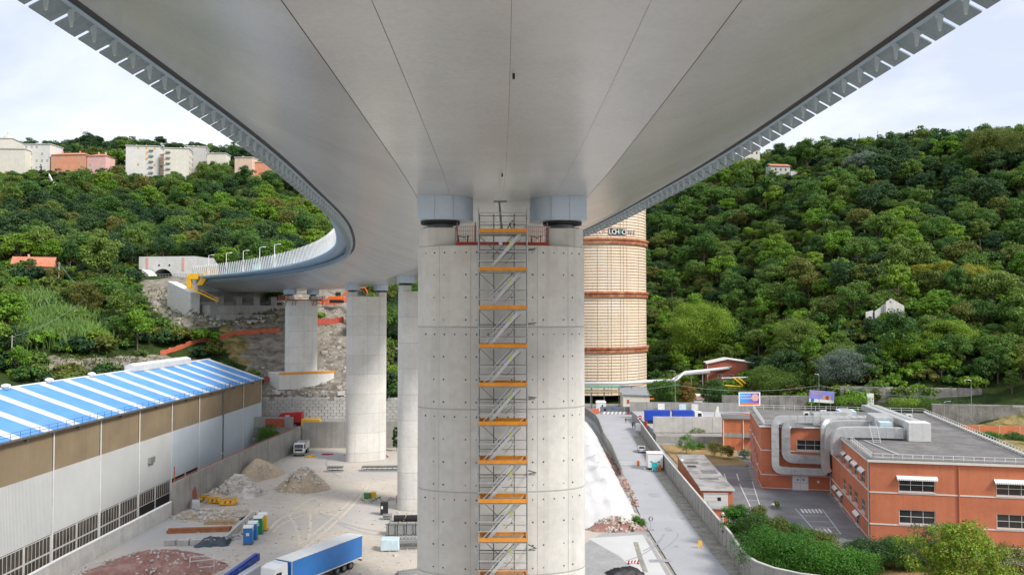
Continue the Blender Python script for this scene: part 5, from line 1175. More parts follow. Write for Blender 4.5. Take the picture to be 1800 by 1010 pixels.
# ------------------------------------------------------------------ pipelines, substation, brick building
t = thing('overhead_pipeline', 'long white overhead pipeline on green supports in front of the gas holder', 'pipeline', (0,0,0))
pp = [at(1000,674,299), at(1095,673,299), at(1150,669.5,303), at(1187,668.5,308)]; MB().tube(pp, .62, 12).build('pipe', 'pipe_white', t, smooth=True)
pp = [at(1187,668.5,308), at(1196,660,311), at(1204,654.5,313), at(1240,651,318), at(1284,646,321)]; MB().tube(pp, .62, 12).build('pipe', 'pipe_white', t, smooth=True)
pp = [at(1180,668.5,306), at(1191,661,309), at(1200,656.5,312), at(1250,652.5,318)]; MB().tube([p_-Vector((.8,.6,.4)) for p_ in pp], .5, 12).build('pipe', 'duct_grey', t, smooth=True)
p0 = at(1000,679,299); MB().box(p0.x,at(1090,679,299).x,298.8,299.2,p0.z-.5,p0.z+.2).build('beam', 'sign_green', t); MB().box(p0.x,at(1085,684,299).x,298.2,298.7,p0.z-1.9,p0.z-1.4).build('beam', 'wood', t)
for u in (1040,1062,1088,1110,1155,1180): p_ = at(u,678,299.4); MB().tube([(p_.x,299.4,-.2),(p_.x,299.4,p_.z)], .18, 6).build('support', 'tube_dark', t)
for u in (1215,1235): p_ = at(u,655,316); MB().tube([(p_.x,316,3),(p_.x,316,p_.z)], .2, 6).build('support', 'galv', t)
t = thing('pipe_bridge', 'yellow gas pipes on a frame in front of the brick building', 'pipes', (0,0,0))
for a_, b_ in (((1274,677,300),(1306,679,300)),((1290,664,302),(1306,677,300)),((1297,663,302),(1311,674,300))): MB().tube([at(*a_),at(*b_)], .25, 8).build('pipe', 'yellow', t)
MB().tube([at(1268,664.5,303),at(1314,663,303)], .35, 8).build('pipe', 'duct_grey', t)
for u in (1272,1300,1312): p_ = at(u,664,303); MB().tube([(p_.x,303,1),(p_.x,303,p_.z)], .12, 6).build('support', 'galv', t)
p = at(1119,709,294); t = thing('substation_hut', 'cream hut with grey sloping roof in front of the gas holder', 'hut', (p.x,294,p.z-1.2))
MB().box(-4.9,4.6,0,7,-1.6,4.4).build('wall', 'wall_cream', t); MB().hexa([(-5.2,-.5,4.3),(5.2,-.5,4.0),(4.2,7.4,6.4),(-5.2,7.4,6.8),(-5.2,-.5,4.5),(5.2,-.5,4.2),(4.2,7.4,6.6),(-5.2,7.4,7.0)]).build('roof', 'slate', t)
MB().box(-3.4,-2.6,-.06,-.01,1.2,2.6).build('door', 'red_steel', t); MB().tube([(-4.6,-.1,0),(-4.6,-.1,4.4)], .08, 6).build('downpipe', 'white_paint', t); MB().box(4.65,6.8,.5,3,2.6,2.9).build('canopy', 'orange_paint', t)
p = at(1056,712,288); t = thing('white_cabin', 'small white site cabin with a tiny window left of the cream hut', 'cabin', (p.x,288,0))
MB().box(-1.7,1.7,-1.2,1.2,.25,3.4).build('body', 'white_paint', t, bev=.08); MB().box(.2,.7,-1.24,-1.2,2.0,2.6).build('window', 'black', t); MB().hexa([(-1.8,-1.3,3.41),(1.8,-1.3,3.41),(1.8,1.3,3.41),(-1.8,1.3,3.41),(-1.5,-1.1,3.9),(1.5,-1.1,3.9),(1.5,1.1,3.9),(-1.5,1.1,3.9)]).build('roof', 'white_paint', t)
for x_ in (-1.4,1.4): MB().box(x_-.15,x_+.15,-1,1,0,.24).build('foot', 'tube_dark', t)
p = at(1244,664,322); t = thing('brick_building', 'red brick building with white metal roof at the foot of the right hill', 'building', (p.x,322,p.z), R(-8))
MB().hexa([(0,0,-4),(16,0,-4),(16,12,-4),(0,12,-4),(0,0,5.2),(16,0,5.2),(16,12,5.2),(0,12,5.2)]).build('wall', 'brick', t)
MB().profy([(0,5.21),(16,5.21),(16,6.0),(7.5,7.2),(0,5.6)], .02, .35).build('gable_wall', 'brick', t)
MB().hexa([(-.5,-.6,5.45),(7.5,-.6,7.25),(7.5,12.5,7.25),(-.5,12.5,5.45),(-.5,-.6,5.7),(7.5,-.6,7.5),(7.5,12.5,7.5),(-.5,12.5,5.7)]).build('roof_sheet', 'white_paint', t)
MB().hexa([(7.55,-.6,7.25),(17.5,-.6,5.85),(17.5,12.5,5.85),(7.55,12.5,7.25),(7.55,-.6,7.5),(17.5,-.6,6.1),(17.5,12.5,6.1),(7.55,12.5,7.5)]).build('roof_sheet', 'white_paint', t)
MB().tube([(.2,-.4,3.4),(9,-.5,4.4)], .3, 8).build('wall_pipe', 'duct', t); MB().box(-.1,.1,-.12,-.01,-3,5.3).build('corner_trim', 'white_paint', t)
for x_ in (4,8,12): window(t, (x_,-.1,.2), 0, 1.6, 1.3, 2, 1, .1, 'trim', 'window_dark', .05, False)
p = at(1225,700,288); t = thing('pink_gatehouse', 'small white and pink porch half hidden between two trees', 'building', (p.x,288,0))
MB().box(-3,5.5,0,6,-.2,5.2).build('wall', 'wall_white', t); MB().box(-3.4,5.9,-.4,6.4,5.22,5.7).build('roof', 'wall_white', t); MB().box(-3.2,5.7,-.25,-.02,4.3,5.2).build('fascia', 'pink_wall', t)
for x_ in (-1.5,.6): MB().box(x_-.5,x_+.5,-.04,.0,.4,3.2).build('door', 'window_dark', t)
# ------------------------------------------------------------------ road furniture
long_wall('concrete_fence', 'long grey concrete panel fence along the right side of the road', [(37.2,247),(36.3,232),(33.2,180),(30.9,118),(30.3,111.5)], 3.1, .22, 'concrete_old', cat='fence', panel=2.7, cap='concrete_pale')
long_wall('concrete_fence', 'smooth curved concrete wall at the bend of the road, bottom right', [(30.3,111.2),(30.1,108),(30.6,105),(32,102.4),(34.4,100.2),(38,98.6),(43,97.6),(50,97)], 3.1, .3, 'concrete_old', cat='fence', panel=1.6, cap='concrete_pale')
long_wall('heap_fence', 'grey slab fence between the road and the white covered heap', [(24.0,290),(26.2,262),(26,250),(24.5,222),(24.2,202),(22.6,172)], 2.4, .2, 'concrete_old', cat='fence', panel=2.4)
q = MB(); rnd = np.random.RandomState(11); nx2, ny2 = 30, 84; vs = []
hx0, hx1, hy0, hy1 = 6.5, 21.2, 133., 236.
for j in range(ny2):
    for i in range(nx2):
        u_, v_ = i/(nx2-1), j/(ny2-1); y_ = hy0+(hy1-hy0)*v_; xr = 20.6+(y_-135)*.028; x_ = hx0+(xr-hx0)*u_
        k = min(1, (1-u_)*3.2)*min(1, u_*6+.3)*min(1, v_*9)*min(1, (1-v_)*8)
        z = 5.6*k**.8*(1+.10*math.sin(y_*.35+x_*.3)+.07*math.sin(y_*.9-x_*.5))+min(1,k*3)*(rnd.uniform(-.16,.16)+.45*abs(math.sin(y_*.55+x_*.42+1.5*math.sin(x_*.3)))-.4*abs(math.sin(y_*.8-x_*.7+math.sin(y_*.21)*2))+.3*abs(math.sin(x_*1.1+y_*.15)))
        vs.append((x_+.25*math.sin(y_*.8), y_+.25*math.sin(x_*.9), max(z, .02)))
t = thing('covered_heap', 'long spoil heap covered with white sheeting between the nearest pier and the road', 'covered heap', (0,0,0))
ob = q.add(vs, [(j*nx2+i,j*nx2+i+1,(j+1)*nx2+i+1,(j+1)*nx2+i) for j in range(ny2-1) for i in range(nx2-1)]).build('sheeting', 'white_sheet', t, smooth=True)
heap('soil_heap', 'bare reddish soil heap with stones at the near end of the white covered heap', (16.5,133.5,0), 4.6, 2.6, 1.9, 'red_soil', 21, stones=240, ssize=(.1,.35))
heap('soil_heap', 'strip of brown soil and stones along the fence beside the white sheeting', (22.2,180,0), 1.3, 30, .9, 'verge', 22, stones=240, ssize=(.1,.4), smat='red_soil')
heap('stone_pile', 'broken kerb stones at the near end of the heap fence', (20.4,139,0), 1.1, 3.2, .6, 'verge', 23, stones=120, ssize=(.15,.45))
# gate at the end of the road
for i, (u0, u1, lab, mt) in enumerate(((1055,1071,'grey site hoarding panel, left of the row closing the road end','grey_panel'),(1071.5,1097,'grey site hoarding panel with a blue sign, middle of the row closing the road end','grey_panel'),(1097.5,1125,'grey site hoarding panel, right of the row closing the road end','grey_panel'))):
    a, b = at(u0,723,283), at(u1,723,283); t = thing('hoarding_panel', lab, 'hoarding', (a.x,283,0)); L = b.x-a.x
    MB().box(0,L,0,.12,.5,2.4).build('sheet', mt, t)
    for x_ in (.1,L/2,L-.1): MB().box(x_-.05,x_+.05,.13,.22,0,2.4).build('post', 'galv', t)
    if i != 1: MB().box(L*.4,L*.4+.8,-.03,-.005,1.0,1.8).build('hatch', 'black', t)
    else: MB().box(L*.1,L*.1+1.3,-.03,-.005,1.5,2.1).build('notice', 'toilet_blue', t)
a = at(1056,727,281.5); b = at(1126,727,281.5); t = thing('striped_barrier', 'red and white striped barrier in front of the grey hoarding', 'barrier', (a.x,281.5,0)); L = b.x-a.x; k = 20
for i in range(k): MB().hexa([(L*i/k,0,.05),(L*(i+1)/k,0,.05),(L*(i+1)/k,.4,.05),(L*i/k,.4,.05),(L*i/k+.35,.1,.85),(L*(i+1)/k+.35,.1,.85),(L*(i+1)/k+.35,.3,.85),(L*i/k+.35,.3,.85)]).build('segment', ('red_paint' if i % 2 and i > 12 else 'white_paint') if i % 2 else 'concrete_old', t)
net('orange plastic fence at the left end of the road', [tuple(at(1030,725,280))[:2]+(0,), tuple(at(1042,725,281))[:2]+(0,), tuple(at(1053,726,282))[:2]+(0,)], 1.9)
# barrier arm, booth, car, signs
g = G(1122,818); t = thing('traffic_barrier', 'white lattice traffic barrier with orange post across the road', 'barrier', g)
MB().box(-.25,.25,-.25,.25,0,1.15).build('post', 'orange_paint', t, bev=.04); L = 5.0
for z_ in (.35,.85): MB().box(-L-.3,-.3,-.04,.04,z_,z_+.1).build('rail', 'white_paint', t)
for i in range(13): MB().box(-L-.3+i*L/12-.03,-L-.3+i*L/12+.03,-.03,.03,.1,.9).build('bar', 'white_paint', t)
g = G(1152,826); t = thing('guard_booth', 'white guard booth with a teal panel beside the fence', 'booth', (g[0],g[1],0), R(-3))
MB().box(-1.65,1.65,0,3.2,.5,3.5).build('cabin', 'cab_white', t, bev=.08); MB().box(-1.75,1.75,-.1,3.3,3.51,3.65).build('roof', 'white_paint', t, bev=.03)
for x_ in (-.85,.7): MB().box(x_-.22,x_+.22,-.03,-.005,1.75,1.95).build('vent', 'black', t)
for x_ in (-1.3,1.3):
    for y_ in (.4,2.8): MB().box(x_-.2,x_+.2,y_-.2,y_+.2,0,.49).build('foot', 'black', t)
MB().tube([(-1.8,.4,.1),(-2.6,.2,.5),(-2.5,.2,.9)], .05, 6).build('step_rail', 'galv', t)
g = G(1151.5,829); t = thing('teal_panel', 'teal board with a striped edge leaning on the guard booth', 'board', (g[0],g[1],0)); MB().hexa([(-.65,0,0),(.65,0,0),(.65,.1,0),(-.65,.1,0),(-.65,.45,2.0),(.65,.45,2.0),(.65,.55,2.0),(-.65,.55,2.0)]).build('board', 'teal', t)
for i in range(5): MB().box(-.6+i*.26,-.48+i*.26,-.02,.06,.25,.55).build('stripe', 'white_paint' if i % 2 == 0 else 'red_paint', t)
g = G(1160,828); tag(MB().hexa([(-.3,-.2,0),(.3,-.2,0),(.3,.2,0),(-.3,.2,0),(-.22,-.12,1.5),(.22,-.12,1.5),(.22,.12,1.5),(-.22,.12,1.5)]).build('traffic_bollard', 'orange_paint', loc=g, bev=.05), 'orange plastic bollard right of the teal board', 'bollard')
g = G(1130,796); car('silver estate car parked facing us on the road beside the fence', (g[0],g[1]+2,0), R(-96), 'car_silver')
g = G(1144,931); t = thing('round_sign', 'round road sign seen from behind at the near corner of the road', 'road sign', g); MB().tube([(0,0,0),(0,0,1.9)], .04, 6).build('post', 'galv', t); MB().tube([(0,.03,1.75),(0,.06,1.75)], .38, 18).build('disc', 'grey_panel', t); MB().bar((0,0,1.5),(0,0,2.0),.3,.05).build('clamp', 'white_dirty', t); MB().box(-.5,.5,-.3,.3,0,.12).build('foot', 'concrete_old', t)
g = G(1231,963); t = thing('yellow_stand', 'small yellow warning stand on the right half of the road', 'warning stand', g)
MB().hexa([(-.3,-.02,.5),(.3,-.02,.5),(.3,.02,.5),(-.3,.02,.5),(-.25,.1,1.1),(.25,.1,1.1),(.25,.14,1.1),(-.25,.14,1.1)]).build('board', 'yellow', t)
for x_, y_ in ((-.3,-.25),(.3,-.25),(-.3,.45),(.3,.45)): MB().bar((x_,y_,0),(x_*.8,.06,.6),.05).build('leg', 'yellow', t)
g = G(1103,991); t = thing('striped_board', 'low red and white striped board on the pale apron', 'barrier board', g, R(8))
for i in range(7): MB().hexa([(i*.22,0,.15),(i*.22+.22,0,.15),(i*.22+.22,.03,.15),(i*.22,.03,.15),(i*.22+.12,0,.5),(i*.22+.34,0,.5),(i*.22+.34,.03,.5),(i*.22+.12,.03,.5)]).build('stripe', 'red_paint' if i % 2 == 0 else 'white_paint', t)
for x_ in (.2,1.5): MB().box(x_-.05,x_+.05,-.2,.25,0,.15).build('foot', 'rubber', t)
item('black_sheeting', 'pile of black rubble sacks at the bottom beside the nearest pier', 'sacks', 1098, 1008, R(15), sheet(4.6,2.2,1.0,'black',9))
g = G(1125,762); t = thing('notice_board', 'white and brown notice board at the kerb in front of the fence', 'notice board', g, R(-30)); MB().box(-1.3,1.0,-.04,.04,.8,3.0).build('panel', 'white_paint', t); MB().box(1.05,2.0,.0,.6,.2,3.6).build('side_panel', 'red_steel', t)
for x_ in (-1.2,.9): MB().box(x_-.05,x_+.05,.05,.15,0,3.0).build('post', 'galv', t)
g = G(1127,755); t = thing('no_entry_sign', 'red no-entry sign at the far end of the fence', 'road sign', (g[0]+.6,g[1]+6,0)); MB().tube([(0,0,0),(0,0,3.4)], .05, 6).build('post', 'tube_dark', t); MB().tube([(0,-.08,2.9),(0,-.05,2.9)], .55, 20).build('disc', 'red_paint', t); MB().box(-.4,.4,-.1,-.085,2.8,3.0).build('bar', 'white_paint', t)
# people
def person(label, loc, rz, top, legs, step):
    me = bpy.data.meshes.new('body')
    s = step
    V = [(0,0,.95),(0,0,1.15),(0,0,1.42),(0,0,1.53),(0,.0,1.66),(0,.01,1.74),(.19,0,1.42),(.25,.03*s,1.15),(.26,-.08*s,.92),(.265,-.10*s,.80),(-.19,0,1.42),(-.25,-.03*s,1.15),(-.26,.08*s,.92),(-.265,.10*s,.80),
         (.10,0,.9),(.11,-.1*s,.5),(.11,.06*s,.08),(.12,-.1+.05*s,.03),(-.10,0,.9),(-.11,.14*s,.5),(-.11,.16*s,.10),(-.12,.04*s,.04)]
    E = [(0,1),(1,2),(2,3),(3,4),(4,5),(2,6),(6,7),(7,8),(8,9),(2,10),(10,11),(11,12),(12,13),(0,14),(14,15),(15,16),(16,17),(0,18),(18,19),(19,20),(20,21)]
    rad = [.15,.14,.16,.055,.095,.07,.07,.05,.04,.035,.07,.05,.04,.035,.10,.065,.045,.045,.10,.065,.045,.045]
    me.from_pydata(V, E, []); o = inst(me, 'person', None, loc, rz)
    sk = o.modifiers.new('skin', 'SKIN'); 
    for i, r_ in enumerate(rad): me.skin_vertices[0].data[i].radius = (r_, r_*.8)
    me.skin_vertices[0].data[0].use_root = True
    sb = o.modifiers.new('sub', 'SUBSURF'); sb.levels = 1; sb.render_levels = 2
    m = bpy.data.materials.new('clothes'); m.use_nodes = True; N = m.node_tree.nodes; Lk = m.node_tree.links; p_ = N['Principled BSDF']; p_.inputs['Roughness'].default_value = .8
    tc_ = N.new('ShaderNodeTexCoord'); sx = N.new('ShaderNodeSeparateXYZ'); Lk.new(tc_.outputs['Object'], sx.inputs[0]); mr = N.new('ShaderNodeMapRange'); mr.inputs[2].default_value = 1.8; Lk.new(sx.outputs[2], mr.inputs[0])
    cr_ = N.new('ShaderNodeValToRGB'); cr_.color_ramp.interpolation = 'CONSTANT'; e = cr_.color_ramp.elements; e[0].position = 0; e[0].color = (.02,.02,.02,1); e[1].position = .06; e[1].color = (*legs,1)
    for ps, c_ in ((.53,top),(.845,(.55,.33,.24)),(.935,(.03,.022,.015))): x_ = e.new(ps); x_.color = (*c_,1)
    Lk.new(mr.outputs[0], cr_.inputs[0]); Lk.new(cr_.outputs[0], p_.inputs['Base Color']); me.materials.append(m)
    return tag(o, label, 'person')
g = G(1100,743.5); person('person in a dark red top walking on the road, farther of the two', g, R(10), (.16,.02,.03), (.02,.02,.03), 1.0)
g = G(1112,752); person('person in black clothes walking on the road, nearer of the two', g, R(200), (.012,.012,.015), (.02,.02,.025), -.8)
# ------------------------------------------------------------------ behind the fence: terrace, trucks, walls, small house
slab('lorry_terrace', [(38.5,228),(92,226),(92,268),(38.8,270)], 2.4, 'road', -.3)
long_wall('terrace_wall', 'upper pale stained wall below the two blue covered trailers', [(38.6,227.6),(60,226.8),(92,225.4)], 4.0, .35, 'concrete_pale', panel=5.5, z=2.0)
long_wall('terrace_wall', 'low weathered wall along the back of the lawn', [(38.2,221),(57,219.5)], 1.7, .35, 'concrete_old', panel=6)
slab('planting_strip', [(38.4,221.4),(57,220),(57.4,226.6),(38.7,227.4)], 1.6, 'verge', -.2)
long_wall('panel_wall', 'concrete panel wall with pasted posters behind the blue trailers', [(38.5,272),(52,271),(78,268)], 2.9, .2, 'concrete_old', panel=3.0, z=2.3)
for i, (u, mt) in enumerate(((1162,'white_paint'),(1198,'pale_blue'),(1219,'white_dirty'))):
    p = at(u,715,270.5); tag(MB().box(-1.1,1.1,-.03,.03,0,2.0).build('pasted_poster', mt, loc=(p.x,(270.2,268.9,268.4)[i]-.1,2.9)), ('left','middle','right')[i]+' one of three pale posters on the panel wall', 'poster')
for lab, u0, u1 in (('dark blue covered trailer, the left one on the terrace',1134,1178),('dark blue covered trailer with white cab, the right one on the terrace',1183,1219)):
    a, b = at(u0,730,240), at(u1,730,240); L = b.x-a.x; t = thing('covered_trailer', lab, 'trailer', (a.x,240,2.4), R(-2), 'covered trailers')
    MB().box(0,L,0,2.4,.9,3.7).build('cover', 'tarp_blue', t, bev=.06); MB().box(.1,L-.1,.3,2.1,.6,.89).build('chassis', 'black', t)
    for x_ in (1.0,2.2,L-1.2): MB().wheel((x_,.25,.5),.5,.35).wheel((x_,2.15,.5),.5,.35).build('wheel', 'rubber', t)
    if u0 > 1180:
        MB().profy([(L+.3,.6),(L+2.8,.6),(L+2.85,1.8),(L+2.4,3.4),(L+.3,3.6)], 0, 2.4).build('cab', 'cab_white', t, bev=.1); MB().box(L+1.2,L+2.3,-.02,.0,2.0,3.0).build('side_window', 'glass', t); MB().wheel((L+1.6,.25,.5),.5,.35).build('wheel', 'rubber', t)
p = at(1261,733,229); t = thing('ruined_gatepost', 'tall whitewashed ruined gatepost behind the terrace wall', 'gatepost', (p.x,229,2.4))
MB().hexa([(-1,-.6,0),(1,-.6,0),(1,.6,0),(-1,.6,0),(-.8,-.5,4.3),(.55,-.5,4.3),(.55,.5,4.3),(-.8,.5,4.3)]).build('shaft', 'wall_white', t, bev=.1); MB().hexa([(-.8,-.5,4.31),(.4,-.5,4.31),(.4,.5,4.31),(-.8,.5,4.31),(-.1,-.2,6.2),(.3,-.2,6.2),(.3,.2,6.2),(-.1,.2,6.2)]).build('broken_top', 'wall_white', t, bev=.1)
p = gd(1272,790); t = thing('orange_house', 'small two-storey orange house with white quoins left of the factory', 'house', (p.x,p.y,0), R(-12))
ops = [(1.6,2.9,4.6,6.5),(6.2,7.4,4.5,6.5),(1.8,2.8,.9,2.6),(5.4,6.6,.0,2.9)]
wall_open(9,-.3,7.6,ops,.25).build('wall', 'house_orange', t); MB().box(0,9,.02,9,-.3,7.58).build('core', 'house_orange', t); MB().box(-.3,9.3,-.35,9.3,7.6,7.9).build('roof', 'roof_felt', t); MB().box(-.05,9.05,-.1,-.005,3.2,4.2).build('band', 'concrete_old', t)
for x_ in (.0,4.8): MB().tube([(x_,-.15,0),(x_,-.15,7.6)], .1, 6).build('downpipe', 'white_paint', t)
window(t, (1.6,0,4.6), 0, 1.3, 1.9, 1, 1, .1, 'trim', 'door_grey', .1, False); window(t, (6.2,0,4.5), 0, 1.2, 2.0, 2, 1, .1, 'trim', 'window_dark', .12, False); window(t, (1.8,0,.9), 0, 1.0, 1.7, 1, 1, .08, 'trim', 'shutter_grey', .1, False)
MB().box(5.4,6.6,.1,.2,0,2.9).build('door', 'door_grey', t); MB().box(5.0,7.0,-.9,-.11,3.0,3.15).build('canopy', 'black', t)
p = at(1314,727,232); tag(MB().box(-4,4,-.2,.2,0,5.2).build('orange_wall', 'house_orange', loc=(p.x,224.6,2.0)), 'plain orange wall between the small house and the factory roof', 'wall')
# low sheds inside the fence
t = thing('low_shed', 'long low orange shed with patched grey flat roof inside the fence', 'shed', (33.4,148,0), R(-4.5))
MB().box(.2,5.6,.2,35.5,0,2.95).build('wall', 'house_orange', t); MB().box(-.1,5.9,-.15,35.8,2.96,3.2).build('roof', 'roof_patch', t); MB().box(-.12,5.92,-.2,-.155,2.9,3.28).build('fascia', 'white_dirty', t)
MB().box(.6,2.8,.12,.195,.2,2.4).build('door', 'shutter_grey', t); MB().box(4.2,4.6,.12,.195,1.4,1.8).build('vent', 'red_steel', t)
for x0, y0, x1, y1 in ((1,8,4.6,10),(2.4,14,5.3,17.5),(.4,24,3.2,27)): MB().box(x0,x1,y0,y1,3.205,3.225).build('roof_patch', 'roof_felt', t)
MB().box(.5,2.2,20.5,22.4,3.21,3.24).build('roof_light', 'black', t)
p = gd(1256,890); t = thing('slatted_cabin', 'low white slatted cabin in front of the orange shed', 'cabin', (p.x-1.9,p.y,0), R(-5))
for k in range(7): MB().box(0,4.2,0,.06+.0,.25+k*.3,.25+k*.3+.26).build('slat', 'white_paint', t)
MB().box(.02,4.18,.07,2.6,.2,2.3).build('core', 'white_dirty', t); MB().box(-.1,4.3,-.1,2.7,2.36,2.46).build('roof', 'white_dirty', t); MB().box(2.4,3.0,-.04,-.005,1.1,1.7).build('window', 'black', t)
p = gd(1264,921); t = thing('orange_kiosk', 'small orange kiosk with grey roof at the end of the sheds', 'kiosk', (p.x-1.3,p.y-.2,0), R(-8)); MB().box(0,2.6,0,5,0,2.5).build('wall', 'house_orange', t); MB().box(-.2,2.8,-.2,5.2,2.51,2.7).build('roof', 'concrete_old', t); MB().box(1.5,2.1,-.04,-.005,1.2,1.9).build('window', 'black', t); MB().box(1.4,2.2,-.03,-.004,1.1,1.2).build('sill', 'trim', t)
p = gd(1366,893); t = thing('stone_planter', 'round stone planter with a small plant by the factory door', 'planter', (p.x,p.y+.7,0)); MB().lathe([(.55,0),(.75,.35),(.85,.55),(.78,.6),(.7,.5)], 20).build('bowl', 'stone_pale', t); 
# ------------------------------------------------------------------ factory
AF = R(-12); K = (53.6,125.2)
fc = thing('factory', 'large three-storey orange factory with white bands and flat roof at right', 'factory', (K[0],K[1],0), AF)
FH = 12.0
def face(L, loc, rz, wins, nm='wall'):
    wall_open(L, -1.2, FH, [w_[:4] for w_ in wins], .22).build(nm, 'factory', fc, loc=loc, rz=rz)
    for w_ in wins:
        c, s_ = math.cos(rz), math.sin(rz); nx_c, nz_c = w_[4], w_[5]
        window(fc, (loc[0]+w_[0]*c, loc[1]+w_[0]*s_, w_[2]), rz, w_[1]-w_[0], w_[3]-w_[2], nx_c, nz_c, .1, 'trim', 'glass', .16, True)
        if random.random() < .45: wd_ = w_[1]-w_[0]; k_ = random.choice((0,wd_/nx_c)); MB().box(.06+k_,min(wd_-.06,k_+wd_/nx_c*random.choice((1,2))),.185,.195,(w_[3]-w_[2])*random.uniform(.3,.75),w_[3]-w_[2]-.08).build('blind', 'blind', fc, loc=(loc[0]+w_[0]*c, loc[1]+w_[0]*s_, w_[2]), rz=rz)
        MB().box(-.1,w_[1]-w_[0]+.1,-.14,-.005,-.13,-.01).build('sill', 'trim', fc, loc=(loc[0]+w_[0]*c, loc[1]+w_[0]*s_, w_[2]), rz=rz)
        if len(w_) > 6 and w_[6]:
            aw = MB().hexa([(-.3,-.5,-.08),(w_[1]-w_[0]+.3,-.5,-.08),(w_[1]-w_[0]+.3,-.01,.28),(-.3,-.01,.28),(-.3,-.5,-.03),(w_[1]-w_[0]+.3,-.5,-.03),(w_[1]-w_[0]+.3,-.01,.36),(-.3,-.01,.36)])
            L_ = w_[1]-w_[0]+.6; k_ = max(4, int(L_/.28))
            for i in range(k_): x_ = -.3+L_*i/k_; aw.add([(x_,-.51,-.03),(x_+L_/k_,-.51,-.03),(x_+L_/k_*.85,-.52,-.26),(x_+L_/k_*.15,-.52,-.26)], [(0,1,2,3)])
            aw.build('awning', 'white_paint', fc, loc=(loc[0]+w_[0]*c, loc[1]+w_[0]*s_, w_[3]), rz=rz)
fw = []
for x_ in (4.0,17.2): fw += [(x_,x_+5.0,7.75,9.75,3,2,1),(x_,x_+5.0,3.05,5.1,3,2,0)]
face(24.6, (0,0,0), 0, fw)
# side of the main wing (faces -a): local x runs from b=36 down to 0
sw = []
for x_ in (3.2,8.2,13.4,18.6,23.6,29.2): sw.append((x_,x_+3.0,7.75,9.75,2,2,1))
for x_ in (13.4,18.6,23.6,29.2): sw.append((x_,x_+3.0,3.3,5.3,2,2,0))
for x_ in (4.6,9.8,24.5): sw.append((x_,x_+3.0,.1,1.9,2,2,1))
face(36, (0,36,0), R(-90), sw)
face(12.7, (-12.7,36,0), 0, [(6.6,11.6,7.75,9.75,3,2,0)])
lw = []
for x_ in (3,8.5,14,20): 
    for z0_, z1_ in ((7.75,9.75),(3.3,5.3),(-.2,1.6)): lw.append((x_,x_+2.6,z0_,z1_,2,2,0))
face(30, (-12.7,66,0), R(-90), lw)
MB().box(.3,24.6,.3,66,-1.2,FH-.05).build('core', 'concrete_dark', fc); MB().box(-12.4,.25,36.3,66,-1.2,FH-.05).build('core', 'concrete_dark', fc)
for a0, a1, b0, b1 in ((.35,24.5,.35,66),(-12.35,.35,36.35,66)): MB().box(a0,a1,b0,b1,FH+.02 if a0 > 0 else FH+.024,FH+.06).build('roof_surface', 'roof_felt', fc)
def run(name, pts, z0, z1, off, th, mat):                # band following the outer wall line
    for i in range(len(pts)-1):
        (x0,y0),(x1,y1) = pts[i], pts[i+1]; d_ = Vector((x1-x0,y1-y0)); nn = Vector((d_.y,-d_.x)).normalized(); l_ = d_.length; dd = d_.normalized()
        e0 = off if i else 0
        MB().hexa([Vector((x0,y0,0)).to_3d()+Vector((nn.x*o_+dd.x*(a_-0),nn.y*o_+dd.y*a_,z_)) for z_ in (z0,z1) for a_, o_ in ((-(off) if True else 0,off-th),(-(off),off),(l_+off-.004*(i+1),off),(l_+off-.004*(i+1),off-th))]).build(name, mat, fc)
outl = [(-12.7,66),(-12.7,36),(0,36),(0,0),(24.6,0)]
for i in range(4):
    (x0,y0),(x1,y1) = outl[i], outl[i+1]; horiz = abs(y1-y0) < .1
    def bandbox(z0, z1, o_, inn, nm, mt):
        if horiz: MB().box(min(x0,x1)-(o_ if i != 1 else o_), max(x0,x1)+(0 if i == 1 else 0), y0-o_, y0+inn, z0, z1).build(nm, mt, fc)
        else: MB().box(x0-o_, x0+inn, min(y0,y1)+(.003 if i == 2 else .003), max(y0,y1)-(.003 if i != 2 else o_+.003), z0, z1).build(nm, mt, fc)
    bandbox(7.42,7.60,.07,-.004,'band','trim'); bandbox(2.72,2.90,.07,-.004,'band','trim'); bandbox(.2,.32,.05,-.004,'band','trim')
    bandbox(FH+.0,FH+.42,.35,.30,'parapet','trim'); bandbox(FH+.43,FH+.5,.38,.33,'coping','roof_felt')
MB().box(24.35,24.65,-.3,66.3,FH,FH+.42).build('parapet', 'trim', fc)
# railings on the roof
rail_posts = MB().box(-.04,.04,-.04,.04,0,1.05).mesh('railing_post', 'white_paint')
def railing(pts, z, step=1.5):
    for i in range(len(pts)-1):
        a_, b_ = Vector((*pts[i],z)), Vector((*pts[i+1],z)); n_ = max(1, int((b_-a_).length/step))
        for k in range(n_+1): inst(rail_posts, 'railing_post', fc, a_.lerp(b_, k/n_))
        for h_ in (.55,1.02): MB().bar(a_+Vector((0,0,h_)), b_+Vector((0,0,h_)), .07).build('railing', 'white_dirty', fc)
railing([(.6,18),(.6,.6),(24.2,.6),(24.2,65.5)], FH+.1, 1.35); railing([(-12,65.5),(-12,36.6),(-9.4,36.6)], FH+.1); railing([(-12,65.5),(24.2,65.5)], FH+.1, 2.2); railing([(.6,36),(.6,26)], FH+.1)
for x_, y_ in ((-.12,.5),(12.2,-.12),(-.12,35.2)): MB().tube([(x_,y_,-.5),(x_,y_,FH)], .09, 8).build('downpipe', 'white_dirty' if x_ < 0 else 'factory', fc)
